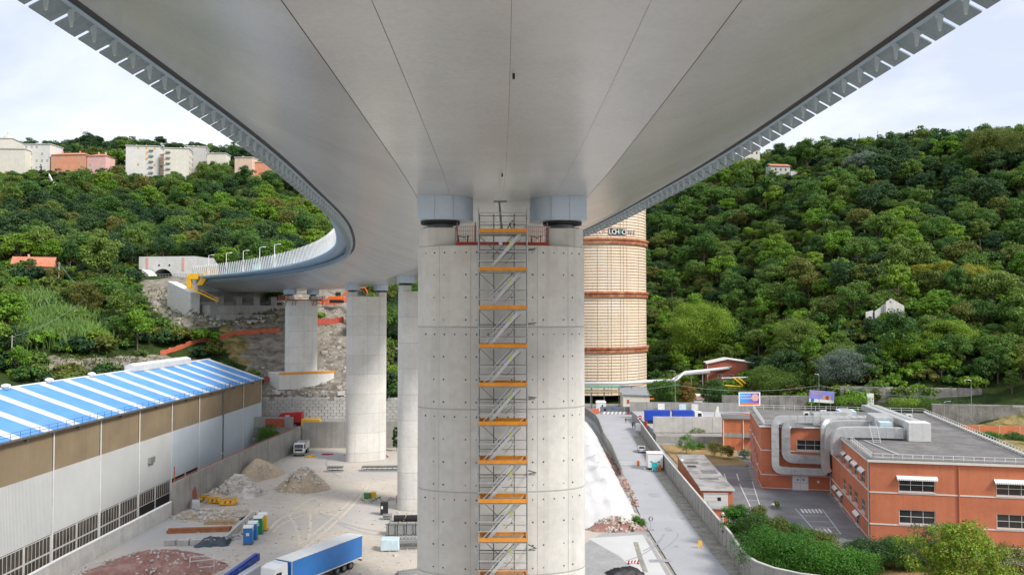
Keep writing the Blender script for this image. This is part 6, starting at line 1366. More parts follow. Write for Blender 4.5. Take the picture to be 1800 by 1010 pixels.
# double door, plinth, roof plant, ducts
MB().box(-7.0,-4.0,35.9,35.99,-.1,3.0).build('double_door', 'door_grey', fc)
for x_ in (-6.9,-5.45): 
    for z_ in (.15,1.55): MB().box(x_,x_+1.35,35.87,35.9,z_,z_+1.25).build('door_panel', 'white_paint', fc)
for x_ in (-6.0,-4.9): MB().box(x_-.15,x_+.15,35.85,35.868,1.9,2.2).build('notice', 'toilet_blue', fc)
MB().box(-2.4,-2.0,35.8,35.98,1.6,2.0).build('meter_box', 'white_paint', fc)
def duct(pts, w_, h_, mat='duct', nm='duct'):
    q = MB(); P = [Vector(p_) for p_ in pts]
    out = [P[0]]
    for i in range(1, len(P)-1):
        a_, b_ = (P[i-1]-P[i]), (P[i+1]-P[i]); r_ = min(1.4, a_.length*.45, b_.length*.45); a_ = P[i]+a_.normalized()*r_; b_ = P[i]+b_.normalized()*r_
        out += [tuple((1-t_)**2*np.array(a_)+2*t_*(1-t_)*np.array(P[i])+t_*t_*np.array(b_)) for t_ in np.linspace(0,1,6)]
    out = [Vector(p_) for p_ in out+[P[-1]]]; ring_ = []
    side = None
    for i, p_ in enumerate(out):
        d_ = (out[min(i+1,len(out)-1)]-out[max(i-1,0)]).normalized(); up_ = Vector((0,1,0)) if h_ < 0 else Vector((0,0,1))
        x_ = d_.cross(up_); x_ = (x_.normalized() if x_.length > .05 else side); side = x_; y_ = x_.cross(d_).normalized()
        ring_ += [p_-x_*w_/2-y_*abs(h_)/2, p_+x_*w_/2-y_*abs(h_)/2, p_+x_*w_/2+y_*abs(h_)/2, p_-x_*w_/2+y_*abs(h_)/2]
    fs = [(i*4+k,i*4+(k+1) % 4,(i+1)*4+(k+1) % 4,(i+1)*4+k) for i in range(len(out)-1) for k in range(4)]+[(3,2,1,0),tuple(len(out)*4-4+k for k in range(4))]
    d_o = q.add(ring_, fs).build(nm, mat, fc)
    L_ = [out[0]]                                        # flange collars every few metres
    acc = 0
    for i in range(1, len(out)):
        seg = (out[i]-out[i-1]).length; acc += seg
        if acc > 1.9 and seg > .9:
            d_ = (out[i]-out[i-1]).normalized(); k_ = int(seg//1.6)
            up_ = Vector((0,1,0)) if h_ < 0 else Vector((0,0,1)); x_ = d_.cross(up_)
            if x_.length < .05: x_ = side
            x_ = x_.normalized(); y_ = x_.cross(d_).normalized(); acc = 0
            for j in range(1, k_+1):
                c_ = out[i-1]+d_*(seg*j/(k_+1)); a2, b2 = w_/2+.03, abs(h_)/2+.03
                MB().hexa([c_+x_*sx_*a2+y_*sy_*b2+d_*dd_ for dd_ in (-.03,.03) for sx_, sy_ in ((-1,-1),(1,-1),(1,1),(-1,1))]).build('flange', 'duct_grey', d_o)
    return d_o
# ducts in the plane in front of the recessed front: negative h keeps the section upright in that plane
duct([(8,39.5,FH+1.6),(1,36.8,FH+1.7),(-10.2,35.1,FH+1.7),(-10.2,35.1,3.9),(-.8,35.1,3.9)], 1.35, -1.0, 'duct')
duct([(-3.2,36.6,FH+.9),(-8.2,35.2,FH+.9),(-8.2,35.2,6.2),(-.8,35.2,6.2)], 1.6, -1.0, 'duct_grey')
duct([(8,38,FH+1.4),(.3,36.5,FH+1.3),(-1.2,34.2,FH+1.0),(-1.2,34.2,5.0),(-.7,34.2,4.0)], 1.5, -1.3, 'duct')
duct([(8,30,FH+1.6),(3,30,FH+1.6),(-.95,30,FH+1.4),(-.95,30,8.9)], 1.5, 1.7, 'duct')
duct([(10,23.2,FH+1.3),(3,23.2,FH+1.3),(-.9,22.8,FH+1.1),(-.9,22.8,9.2)], 1.5, 1.8, 'duct')
duct([(4,45,FH+2.2),(4,38.5,FH+2.2),(-3,37.2,FH+2.0)], 1.8, 1.7, 'duct')
MB().box(6.2,9.4,27,34,FH+.1,FH+3.5).build('air_handler', 'duct', fc, bev=.08); MB().box(6.6,8.6,24.6,26.6,FH+.1,FH+2.9).build('fan_unit', 'pale_blue', fc, bev=.05); MB().box(10.6,14.2,21.5,25.0,FH+.1,FH+3.3).build('air_handler', 'white_dirty', fc, bev=.06)
MB().box(2.4,5.6,40,44,FH+.1,FH+3.0).build('air_handler', 'pale_blue', fc, bev=.06); MB().box(6.8,11,25.2,26.4,FH+.4,FH+1.6).build('cross_duct', 'pale_blue', fc)
for k in range(2): MB().hexa([(10.9+k*1.75,25.1,FH+2.0),(12.3+k*1.75,25.1,FH+2.0),(10.2+k*1.75,52,FH+2.0),(8.8+k*1.75,52,FH+2.0),(10.9+k*1.75,25.1,FH+3.1),(12.3+k*1.75,25.1,FH+3.1),(10.2+k*1.75,52,FH+3.1),(8.8+k*1.75,52,FH+3.1)]).build('roof_duct', 'duct', fc)
for k in range(4): MB().box(9.4,14,29+k*7,29.25+k*7,FH+.1,FH+1.98).build('duct_support', 'galv', fc)
for x_, y_ in ((-3,50),(1,54),(15.5,44),(17,50)): u_ = MB().box(x_,x_+1.2,y_,y_+.7,FH+.3,FH+1.5).build('condenser', 'white_paint', fc, bev=.03); MB().tube([(x_+.6,y_-.02,FH+.9),(x_+.6,y_-.01,FH+.9)], .4, 14).build('fan', 'black', u_)
q = MB()
for i in range(8): q.bar((4.2,18.2+i*.42,FH+.3+i*.33),(5.4,18.2+i*.42,FH+.3+i*.33),.28,.05)
q.bar((4.2,18,FH+.15),(4.2,21.4,FH+2.9),.07).bar((5.4,18,FH+.15),(5.4,21.4,FH+2.9),.07).build('roof_steps', 'alu', fc)
MB().tube([(3.2,20.5,FH+.2),(5.4,6,FH+.25)], .09, 6).build('roof_pipe', 'white_paint', fc)
for k in range(6): MB().box(-13.4-.0,-13.0,41+k*3,41.12+k*3,-.5+k*1.1,3+k*1.1).build('fire_escape_bar', 'pink_wall', fc)
# ------------------------------------------------------------------ retaining walls, billboards, lamps on the far road
for lab, a, b, z0, z1 in (('long stained retaining wall above the far road, behind the factory roof',(1478,1728),(266,259),4.0,10.6),('lower retaining wall at the right edge behind the factory',(1640,1830),(243,238),1.0,7.6),('dark retaining wall behind the two billboards',(1270,1480),(270,268),.0,7.4)):
    p0, p1 = at(a[0],700,b[0]), at(a[1],700,b[1]); t = thing('hillside_wall', lab, 'wall', (p0.x,b[0],z0), math.atan2(b[1]-b[0],p1.x-p0.x), 'retaining walls'); L = math.hypot(p1.x-p0.x,b[1]-b[0]); k = max(2, int(L/7))
    for i in range(k): MB().hexa([(L*i/k+.03,0,-4),(L*(i+1)/k-.03,0,-4),(L*(i+1)/k-.03,2,-4),(L*i/k+.03,2,-4),(L*i/k+.03,.7,z1-z0+random.uniform(-.5,.3)),(L*(i+1)/k-.03,.7,z1-z0+random.uniform(-.5,.3)),(L*(i+1)/k-.03,2,z1-z0),(L*i/k+.03,2,z1-z0)]).build('bay', 'rock_wall', t)
t = long_wall('boundary_wall', 'low orange boundary wall with pale posts at the right edge behind the factory', [(112,219),(132,217),(165,213)], 1.9, .25, 'house_orange', panel=4.5, z=2.9, post='concrete_pale')
p = at(1317.5,711.5,262); t = thing('billboard', 'bright blue, purple and orange advertising billboard left of the factory roof', 'billboard', (p.x,262,p.z))
MB().box(-3.4,3.4,-.06,.2,-.2,4.05).build('frame', 'white_paint', t)
ad = bpy.data.materials.new('ad_print'); ad.use_nodes = True; N = ad.node_tree.nodes; Lk = ad.node_tree.links; tcn = N.new('ShaderNodeTexCoord'); sx = N.new('ShaderNodeSeparateXYZ'); Lk.new(tcn.outputs['Object'], sx.inputs[0]); mr = N.new('ShaderNodeMapRange'); mr.inputs[1].default_value = -3; mr.inputs[2].default_value = 3; Lk.new(sx.outputs[0], mr.inputs[0]); crn = N.new('ShaderNodeValToRGB'); crn.color_ramp.elements[0].color = (.02,.38,.85,1); crn.color_ramp.elements[1].color = (.16,.03,.40,1); Lk.new(mr.outputs[0], crn.inputs[0]); Lk.new(crn.outputs[0], N['Principled BSDF'].inputs['Base Color']); MT['ad_print'] = ad
MB().box(-3.0,3.0,-.10,-.065,.75,3.75).build('poster', 'ad_print', t); MB().box(-3.0,3.0,-.10,-.065,.1,.74).build('poster_strip', 'orange_paint', t)
MB().tube([(1.75,-.14,2.4),(1.75,-.105,2.4)], 1.15, 24).build('poster_disc', 'pink_wall', t)
fx = Matrix.Rotation(RZ90,4,'X')
text('JANUATI', .85, 'white_paint', t, Matrix.Translation((-1.25,-.12,3.0)) @ fx); text('LAVORIAMO', .75, 'white_paint', t, Matrix.Translation((-1.1,-.12,2.1)) @ fx)
for x_ in (-2,2): MB().box(x_-.12,x_+.12,.21,.4,-6,0).build('leg', 'galv', t)
p = at(1444,707,262); t = thing('billboard', 'tilted purple billboard with white lower strip behind the factory roof', 'billboard', (p.x,262,p.z), 0); t.rotation_euler = (0,R(4),0)
MB().box(-3.9,3.9,-.06,.15,0,3.7).build('panel', 'purple_ad', t); MB().box(-3.9,3.9,-.10,-.065,0,.95).build('poster_strip', 'white_paint', t); text('SALDI', 1.2, 'pink_wall', t, Matrix.Translation((-2.0,-.1,2.9)) @ fx)
MB().tube([(-2.9,-.15,.6),(-2.9,-.105,.6)], .55, 16).build('poster_wheel', 'toilet_blue', t)
for x_ in (.6,1.7,2.4): MB().box(x_-.4,x_+.4,-.11,-.066,.96,2.2).build('poster_figure', 'wood' if x_ != 1.7 else 'red_paint', t)
for x_ in (-3,3): MB().box(x_-.1,x_+.1,.16,.35,-5,0).build('leg', 'galv', t)
p = at(1528,709,264); tag(MB().box(-1.1,1.1,-.4,.4,-.5,3.3).build('blank_sign', 'white_paint', loc=(p.x,263.5,p.z), bev=.05), 'plain white upright panel in front of the stained retaining wall', 'panel')
def far_lamp(label, u, vt, vb, Y, arm, d): b_, t_ = at(u,vb,Y), at(u,vt,Y); return lamp('street_lamp', label, b_, t_.z-b_.z, arm, d, 'galv', 'street lamps', .1)
far_lamp('tall lamp behind the factory roof beside the purple billboard', 1440, 658, 722, 258, .6, -1); far_lamp('tall lamp at far right in front of the hillside', 1708, 668, 738, 236, 1.1, -1)
far_lamp('double-headed lamp post beside the two blue trailers', 1187, 652, 722, 268, .9, -1); far_lamp('lamp post left of the white site cabin at the road end', 1038, 682, 724, 276, .3, 1)
far_lamp('small white lamp between the billboards behind the factory', 1388, 699, 722, 246, 0, 1); far_lamp('slanting lamp behind the factory roof plant', 1660, 706, 735, 225, 1.0, 1)
def globe(label, u, vt, vb): g_ = gd(u,vb); h_ = at(u,vt,g_.y).z; t = thing('globe_lamp', label, 'garden lamp', g_, 0, 'globe lamps'); MB().tube([(0,0,0),(0,0,h_-.4)], .06, 6).build('pole', 'white_paint', t); MB().lathe([(.05,h_-.45),(.3,h_-.25),(.34,h_-.05),(.2,h_+.15),(.03,h_+.22)], 14).build('globe', 'white_paint', t, smooth=True)
globe('white globe lamp standing behind the low shed inside the fence', 1199, 808, 836); globe('white globe lamp at the far corner of the lawn inside the fence', 1155, 751, 768); globe('white globe lamp beside the orange kiosk', 1271, 902, 925)
w0, w1, w2_, w3 = at(1036,684,276), at(1187,676,268), at(1440,677,258), at(1708,695,236)
cable('overhead cable from the road end lamp to the double-headed lamp', w0, w1, 1.0, .045); cable('overhead cable from the double-headed lamp to the lamp by the purple billboard', w1, w2_, 1.8, .045); cable('overhead cable running to the lamp at far right', w2_, w3, 1.4, .045)
# ------------------------------------------------------------------ houses and masts on the right hill
p = at(1572,556,300); t = thing('ruined_house', 'roofless whitish ruined house in the middle of the right hillside', 'ruin', (p.x,300,p.z-1.5), R(14)); t.scale = (.72,.72,.72)
q = wall_open(10.5,-6,7.4,[(2.2,3.5,2.6,4.2),(8.0,9.4,2.8,4.4)],.5); q.build('wall', 'ruin', t, loc=(-4.6,0,0)); MB().add([(-4.6,0,7.4),(5.9,0,7.4),(-3.6,0,10.0),(-1.9,0,11.2),(-4.6,0,9.6)], [(0,1,3,2,4)]).build('gable_wall', 'ruin', t)
MB().box(-4.6,5.9,.5,.9,-6,5.5).build('inner_wall', 'ruin', t); MB().box(5.5,5.9,.02,7,-6,6.5).build('side_wall', 'ruin', t); MB().hexa([(-4.65,.02,-6),(-4.3,.02,-6),(-4.3,8,-6),(-4.65,8,-6),(-4.65,.02,9.0),(-4.3,.02,9.0),(-4.3,8,5),(-4.65,8,5)]).build('side_wall', 'ruin', t)
MB().box(-2.6,-1.9,-.05,.0,9.0,9.9).build('opening', 'hole', t); MB().hexa([(-9.5,2,-6),(-4.7,2,-6),(-4.7,2.6,-6),(-9.5,2.6,-6),(-9.5,2,5.0),(-4.7,2,7.6),(-4.7,2.6,7.6),(-9.5,2.6,4.4)]).build('wall_stub', 'ruin', t); MB().hexa([(-14,3,-6),(-10,3,-6),(-10,3.6,-6),(-14,3.6,-6),(-14,3,4.0),(-10,3,5.2),(-10,3.6,5.2),(-14,3.6,4.2)]).build('wall_stub', 'ruin', t)
p = at(1372,303,490); t = thing('hill_house', 'small grey house with red roof high on the right hill', 'house', (p.x,490,p.z), R(8)); MB().box(-6,6,0,7,-6,4).build('wall', 'wall_grey', t); MB().hexa([(-6.4,-.6,3.7),(6.4,-.6,3.7),(6.4,4,5.4),(-6.4,4,5.4),(-6.4,-.6,3.95),(6.4,-.6,3.95),(6.4,4,5.65),(-6.4,4,5.65)]).build('roof', 'tile_red', t)
for x_ in (-3,.2,3.2): MB().box(x_-.5,x_+.5,-.04,.0,1,2.4).build('window', 'window_dark', t)
p = at(1405,308,486); tag(MB().box(-5,5,0,5,-5,2.4).build('hill_shed', 'white_dirty', loc=p), 'low white shed right of the red-roofed hill house', 'shed')
p = at(1322,272,530); t = thing('hill_villa', 'cream villa at the crest beside the deck edge', 'house', (p.x,530,p.z), 0); MB().box(-7,5,0,8,-8,3.4).build('wall', 'wall_cream', t); MB().box(-7.5,5.5,-.5,8.5,3.41,3.9).build('roof', 'wall_cream', t)
for x_ in (-4,0,3): MB().box(x_-.5,x_+.5,-.04,.0,.4,2).build('window', 'window_dark', t)
for lab, u, vt, vb, Y, kind in (('lattice antenna mast on the right skyline, left one',1511,236,262,520,1),('thin antenna pole on the right skyline',1543,230,258,520,0),('antenna with clustered dishes on the right skyline',1657,233,262,470,2),('tall antenna pole on the right skyline, rightmost',1703,222,252,470,0)):
    b_, t_ = at(u,vb,Y), at(u,vt,Y); h_ = t_.z-b_.z; t = thing('antenna_mast', lab, 'antenna', (b_.x,Y,b_.z-6), 0, 'antennas'); h_ += 6
    MB().tube([(0,0,0),(0,0,h_)], .16 if kind != 1 else .1, 6).build('mast', 'galv', t)
    if kind == 1:
        for s_ in (-1,1): MB().tube([(s_*1.0,0,0),(s_*.3,0,h_)], .07, 4).build('leg', 'galv', t)
        for z_ in np.arange(1,h_,1.5): MB().bar((-1+z_/h_*.7,0,z_),(1-z_/h_*.7,0,z_+.8),.07).build('brace', 'galv', t)
    if kind == 2:
        for a_, z_ in ((-1.5,-.5),(1.4,-.8),(-.6,-.2),(.9,-.1)): MB().bar((0,0,h_-1.5),(a_,0,h_+z_),.1).build('arm', 'galv', t); MB().box(a_-.4,a_+.4,-.1,.1,h_+z_-.4,h_+z_+.4).build('dish', 'galv', t)
    if kind == 0:
        for z_ in (.5,1.6,2.8): MB().box(-.4,.4,-.05,.05,h_-z_-.1,h_-z_).build('element', 'galv', t)
# ------------------------------------------------------------------ vegetation
def leaf_mat(name, c0, c1, c2):
    m = bpy.data.materials.new(name); m.use_nodes = True; t = m.node_tree; N = t.nodes; L = t.links; p = N['Principled BSDF']; out = N['Material Output']
    oi = N.new('ShaderNodeObjectInfo'); geo = N.new('ShaderNodeNewGeometry')
    r = N.new('ShaderNodeValToRGB'); e = r.color_ramp.elements; e[0].color = (*c0,1); e[1].color = (*c2,1); x = e.new(.5); x.color = (*c1,1); L.new(oi.outputs['Random'], r.inputs[0])
    mr = N.new('ShaderNodeMapRange'); mr.inputs[3].default_value = .62; mr.inputs[4].default_value = 1.4; L.new(geo.outputs['Random Per Island'], mr.inputs[0])
    hs = N.new('ShaderNodeHueSaturation'); hs.inputs['Saturation'].default_value = 1.05; L.new(r.outputs[0], hs.inputs['Color']); L.new(mr.outputs[0], hs.inputs['Value'])
    L.new(hs.outputs[0], p.inputs['Base Color']); p.inputs['Roughness'].default_value = .55; p.inputs['Specular IOR Level'].default_value = .3
    tr = N.new('ShaderNodeBsdfTranslucent'); L.new(hs.outputs[0], tr.inputs[0]); mx_ = N.new('ShaderNodeMixShader'); mx_.inputs[0].default_value = .34
    L.new(p.outputs[0], mx_.inputs[1]); L.new(tr.outputs[0], mx_.inputs[2]); L.new(mx_.outputs[0], out.inputs['Surface']); MT[name] = m
leaf_mat('leaf', (.065,.14,.034), (.115,.215,.044), (.175,.25,.055))
leaf_mat('leaf_bright', (.14,.27,.036), (.185,.32,.042), (.23,.34,.05))
leaf_mat('leaf_yellow', (.27,.31,.045), (.31,.33,.05), (.34,.32,.06))
leaf_mat('leaf_dark', (.034,.082,.032), (.056,.115,.04), (.075,.135,.045))
leaf_mat('leaf_olive', (.12,.17,.038), (.15,.185,.042), (.19,.19,.05))
leaf_mat('leaf_silver', (.17,.22,.17), (.20,.25,.19), (.22,.27,.2))
leaf_mat('leaf_orange', (.30,.17,.045), (.34,.2,.05), (.28,.13,.04))
leaf_mat('leaf_hedge', (.07,.19,.03), (.09,.23,.035), (.11,.25,.04))
leaf_mat('petal_pink', (.6,.06,.16), (.65,.08,.2), (.6,.06,.16)); leaf_mat('petal_white', (.8,.8,.76), (.8,.8,.76), (.8,.8,.76))
def np_mesh(name, V, Fc, mats, mi=None):
    me = bpy.data.meshes.new(name); n, k = len(V), Fc.shape[1]
    me.vertices.add(n); me.vertices.foreach_set('co', V.astype(np.float32).reshape(-1)); me.loops.add(Fc.size); me.loops.foreach_set('vertex_index', Fc.astype(np.int32).reshape(-1))
    me.polygons.add(len(Fc)); me.polygons.foreach_set('loop_start', np.arange(len(Fc), dtype=np.int32)*k); me.update(calc_edges=True)
    for q in mats: me.materials.append(MT[q])
    if mi is not None: me.polygons.foreach_set('material_index', mi.astype(np.int32))
    return me
def leaves(C, Nn, size, rnd):
    n = len(C); Nn = Nn/np.linalg.norm(Nn, axis=1)[:,None]; a = rnd.normal(size=(n,3)); T = np.cross(Nn, a); T /= np.linalg.norm(T, axis=1)[:,None]; B = np.cross(Nn, T)
    s = size*rnd.uniform(.6,1.4,(n,1)); V = np.stack([C-T*s*.55, C-B*s*.35, C+T*s*.55, C+B*s*.35], 1).reshape(-1,3)
    return V, np.arange(4*n).reshape(-1,4)
def crown_mesh(seed, R_, Hc, zc, ncl, per, size, mats, shape='round', flowers=0, cl=.30, zmin=-.55):
    rnd = np.random.RandomState(seed); d = rnd.normal(size=(ncl*3,3)); d /= np.linalg.norm(d, axis=1)[:,None]; d = d[d[:,2] > (zmin if shape != 'bush' else -.15)][:ncl]; ncl = len(d)
    rr = rnd.uniform(.35,1,ncl)**.55; lob = 1+.24*np.sin(3*np.arctan2(d[:,1],d[:,0])+seed)+.16*np.sin(4*d[:,2]*2+seed*1.7)+.12*np.sin(5*np.arctan2(d[:,1],d[:,0])+2.3*seed)
    cen = d*rr[:,None]*np.stack([R_*lob*.8, R_*lob*.8, np.full(ncl,Hc*.5*.85)], 1)
    if shape == 'cone': k = np.clip(1-(cen[:,2]+Hc/2)/Hc, .08, 1); cen[:,0] *= k*1.3; cen[:,1] *= k*1.3
    if shape == 'umbrella': cen[:,2] = np.abs(cen[:,2])*.7
    crad = R_*cl*rnd.uniform(.65,1.25,ncl); Cs, Ns = [], []
    for i in range(ncl):
        q = rnd.normal(size=(per,3)); q /= np.linalg.norm(q, axis=1)[:,None]; q[:,2] = np.abs(q[:,2])*np.where(rnd.rand(per) < .75, 1, -1)
        Cs.append(cen[i]+q*crad[i]*np.array([1,1,.75])*rnd.uniform(.55,1.05,(per,1))); Ns.append(q+rnd.normal(size=(per,3))*.55+np.array([0,0,.35]))
    C = np.concatenate(Cs); Nn = np.concatenate(Ns); C[:,2] += zc
    V, Fc = leaves(C, Nn, size, rnd)
    mi = None
    if flowers: mi = (rnd.rand(len(Fc)) < flowers).astype(int)
    return np_mesh('crown', V, Fc, mats, mi)
def trunk_mesh(seed, h, r, spread):
    rnd = random.Random(seed); mb = MB(); mb.tube([(0,0,-1.0),(rnd.uniform(-.1,.1),0,h*.35),(rnd.uniform(-.3,.3),rnd.uniform(-.3,.3),h*.75)], [r*1.25,r*.9,r*.4], 7)
    for i in range(5):
        a = 2*math.pi*i/5+rnd.uniform(-.4,.4); z = h*rnd.uniform(.3,.55); mb.tube([(0,0,z),(math.cos(a)*spread*.5,math.sin(a)*spread*.5,z+h*.2),(math.cos(a)*spread*.85,math.sin(a)*spread*.85,z+h*.36)], [r*.5,r*.32,r*.1], 5)
    return mb.mesh('trunk', 'bark')
# far kinds: (crown, trunk), about 9-11 m tall
KIND = []
spec_ = [('leaf',4.3,7.4,6.4,44),('leaf',3.7,8.6,6.8,44),('leaf',4.9,6.6,5.9,46),('leaf',4.0,7.2,6.2,38),('leaf_dark',3.8,8.4,6.6,44),('leaf_olive',4.2,7.0,6.0,42),('leaf_bright',4.0,7.2,6.2,42),('leaf',4.5,7.8,6.4,44),('leaf_dark',4.4,7.0,6.2,42)]
for i, (mt, R_, Hc, zc, ncl) in enumerate(spec_): KIND.append((crown_mesh(100+i, R_, Hc, zc, ncl, 95, .40, [mt]), trunk_mesh(i, zc+1, .2, R_*.8)))
BUSH = [crown_mesh(300+i, 2.0, 2.6, 1.0, 26, 46, .34, [mt], 'bush') for i, mt in enumerate(('leaf','leaf_bright','leaf_dark','leaf_olive'))]
def planted(name, label, kind, loc, scale, rz, group=None, cat='tree'):
    t = thing(name, label, cat, loc, rz, group); t.scale = scale if isinstance(scale, tuple) else (scale,)*3
    inst(kind[0], 'crown', t)
    if len(kind) > 1 and kind[1]: inst(kind[1], 'trunk', t)
    return t
# hillside wood: candidate positions
rnd = np.random.RandomState(5); cand = []
xs, ys = np.meshgrid(np.arange(-430,440,7.4), np.arange(196,668,7.4)); xs = xs+rnd.uniform(-3.4,3.4,xs.shape); ys = ys+rnd.uniform(-3.4,3.4,ys.shape)
xs, ys = xs.ravel(), ys.ravel(); zs = hgt(xs, ys); sc_ = (.75+1.0*rnd.rand(*xs.shape)**1.6)*np.where(ys > 430, 1.05, 1.0); tops = zs+9.6*sc_
u, v = pxa(xs, ys, zs); ut, vt = pxa(xs, ys, tops)
ok = (zs > 5.0) & (u > -90) & (u < 1890) & (vt < 800) & (ys < 655)
for pl in BARE: ok &= ~inpoly(u, v+4, pl)
ok &= ~(inpoly(u, v, GRASSY[0]) & (rnd.rand(len(u)) < .8)); ok &= ~inpoly(u, v, GRASSY[2])
w_ = 5*sc_*1460/ys                                            # half a crown in photo pixels
def keep_clear(u0, u1, vlim, ymax, ymin=0):
    global ok
    ok &= ~((ut+w_*.8 > u0) & (ut-w_*.8 < u1) & (vt < vlim) & (ys < ymax) & (ys > ymin))
keep_clear(-30,88,297,RB+16); keep_clear(88,187,300,RB+12); keep_clear(222,278,303,RB+24); keep_clear(278,332,298,RB+22); keep_clear(332,396,283,RB+40); keep_clear(412,478,296,RB+30)
keep_clear(15,100,462,284); keep_clear(236,352,486,338); keep_clear(255,470,545,300,225); keep_clear(1512,1606,543,309); keep_clear(1352,1425,301,498); keep_clear(1240,1318,664,336); keep_clear(1306,1330,276,540)
keep_clear(470,740,700,262,220); keep_clear(60,300,626,226); keep_clear(285,492,600,246); keep_clear(86,112,338,520,440); keep_clear(30,150,600,252,215)
ok &= ~((np.hypot(xs-TX, ys-TY) < 25) | ((xs > 62) & (xs < 100) & (ys > 315) & (ys < 338)))
ok &= ~((ys < 279) & (xs > 60)) | (zs > 9.0)
xa, ya, dxa, dya = [np.array(q_) for q_ in zip(*[axis_at(s_) for s_ in np.arange(150, S_END+50, 4)])]
dd = np.min(np.hypot(xs[:,None]-xa[None], ys[:,None]-ya[None]), 1); ok &= (dd > 19)
dens = .5+.5*np.sin(xs*.045+np.sin(ys*.03)*2); ok &= rnd.rand(len(xs)) < (.93+.07*dens)
xs, ys, zs, sc_, ut, vt = [q_[ok] for q_ in (xs, ys, zs, sc_, ut, vt)]; rz_ = rnd.uniform(0,6.28,len(xs))
pat = np.sin(xs*.03+1)+np.sin(ys*.027+xs*.011); base = np.where(rnd.rand(len(xs)) < .5, 0, 1)
pick = rnd.choice([0,1,2,3,7,0,1,2,3,7,4,8,5,6], len(xs)); pick = np.where((pat > .6) & (rnd.rand(len(xs)) < .45), rnd.choice([4,8], len(xs)), pick); pick = np.where((pat < -.3) & (rnd.rand(len(xs)) < .42), rnd.choice([5,6,6], len(xs)), pick)
pick = np.where((ys > 560), rnd.choice([4,8,1,0], len(xs)), pick)
vis = ~((ut > 735) & (ut < 1130) & (xs < 60)) & (vt > 150)
app = np.where(vis, sc_/ys, 0); order = np.argsort(-app)
nm_ = {0:'green tree',1:'tall green tree',2:'wide green tree',3:'loose green tree',7:'full green tree',4:'tall dark tree',8:'wide dark tree',5:'olive green tree',6:'light green tree'}
ind, rest = order[:300], order[300:]
def zone(i):
    a, b = ut[i], vt[i]
    if xs[i] > 0:
        h_ = 'at foot of right hill' if b > 590 else 'low on right hill' if b > 470 else 'halfway up right hill' if b > 350 else 'high on right hill'
        return h_+(' behind the gas holder' if a < 1200 else ' above the brick building' if a < 1340 else ' above the billboards' if a < 1490 else ' around the ruined house' if a < 1640 else ' near the right edge')
    h_ = 'at foot of left hill' if b > 560 else 'low on left hill' if b > 450 else 'halfway up left hill' if b > 350 else 'high on left hill'
    return h_+(' by the left edge' if a < 110 else ' above the shed roof' if a < 235 else ' above the tunnel' if a < 360 else ' above the deck lamps' if a < 520 else ' beside the curve of the deck')
cells = {}
for i in ind: cells.setdefault((zone(i), int(pick[i])), []).append(i)
ORD = ['first','second','third','fourth','fifth','sixth','seventh','eighth','ninth','tenth','eleventh','twelfth','thirteenth','fourteenth','fifteenth','sixteenth','seventeenth','eighteenth','nineteenth','twentieth']
tl_ = {}
for (z_, k_), ids in cells.items():
    ids.sort(key=lambda q_: ut[q_])
    for j, q_ in enumerate(ids): tl_[q_] = nm_[k_]+' '+z_+('' if len(ids) == 1 else ', %s from left' % ORD[min(j, 19)])
for i in ind:
    k = int(pick[i])
    planted('broadleaf_tree', tl_[i], KIND[k], (xs[i],ys[i],zs[i]-.3), (sc_[i],sc_[i],sc_[i]*rnd.uniform(.85,1.15)), rz_[i], ('right' if xs[i] > 0 else 'left')+' hillside '+nm_[k]+'s')
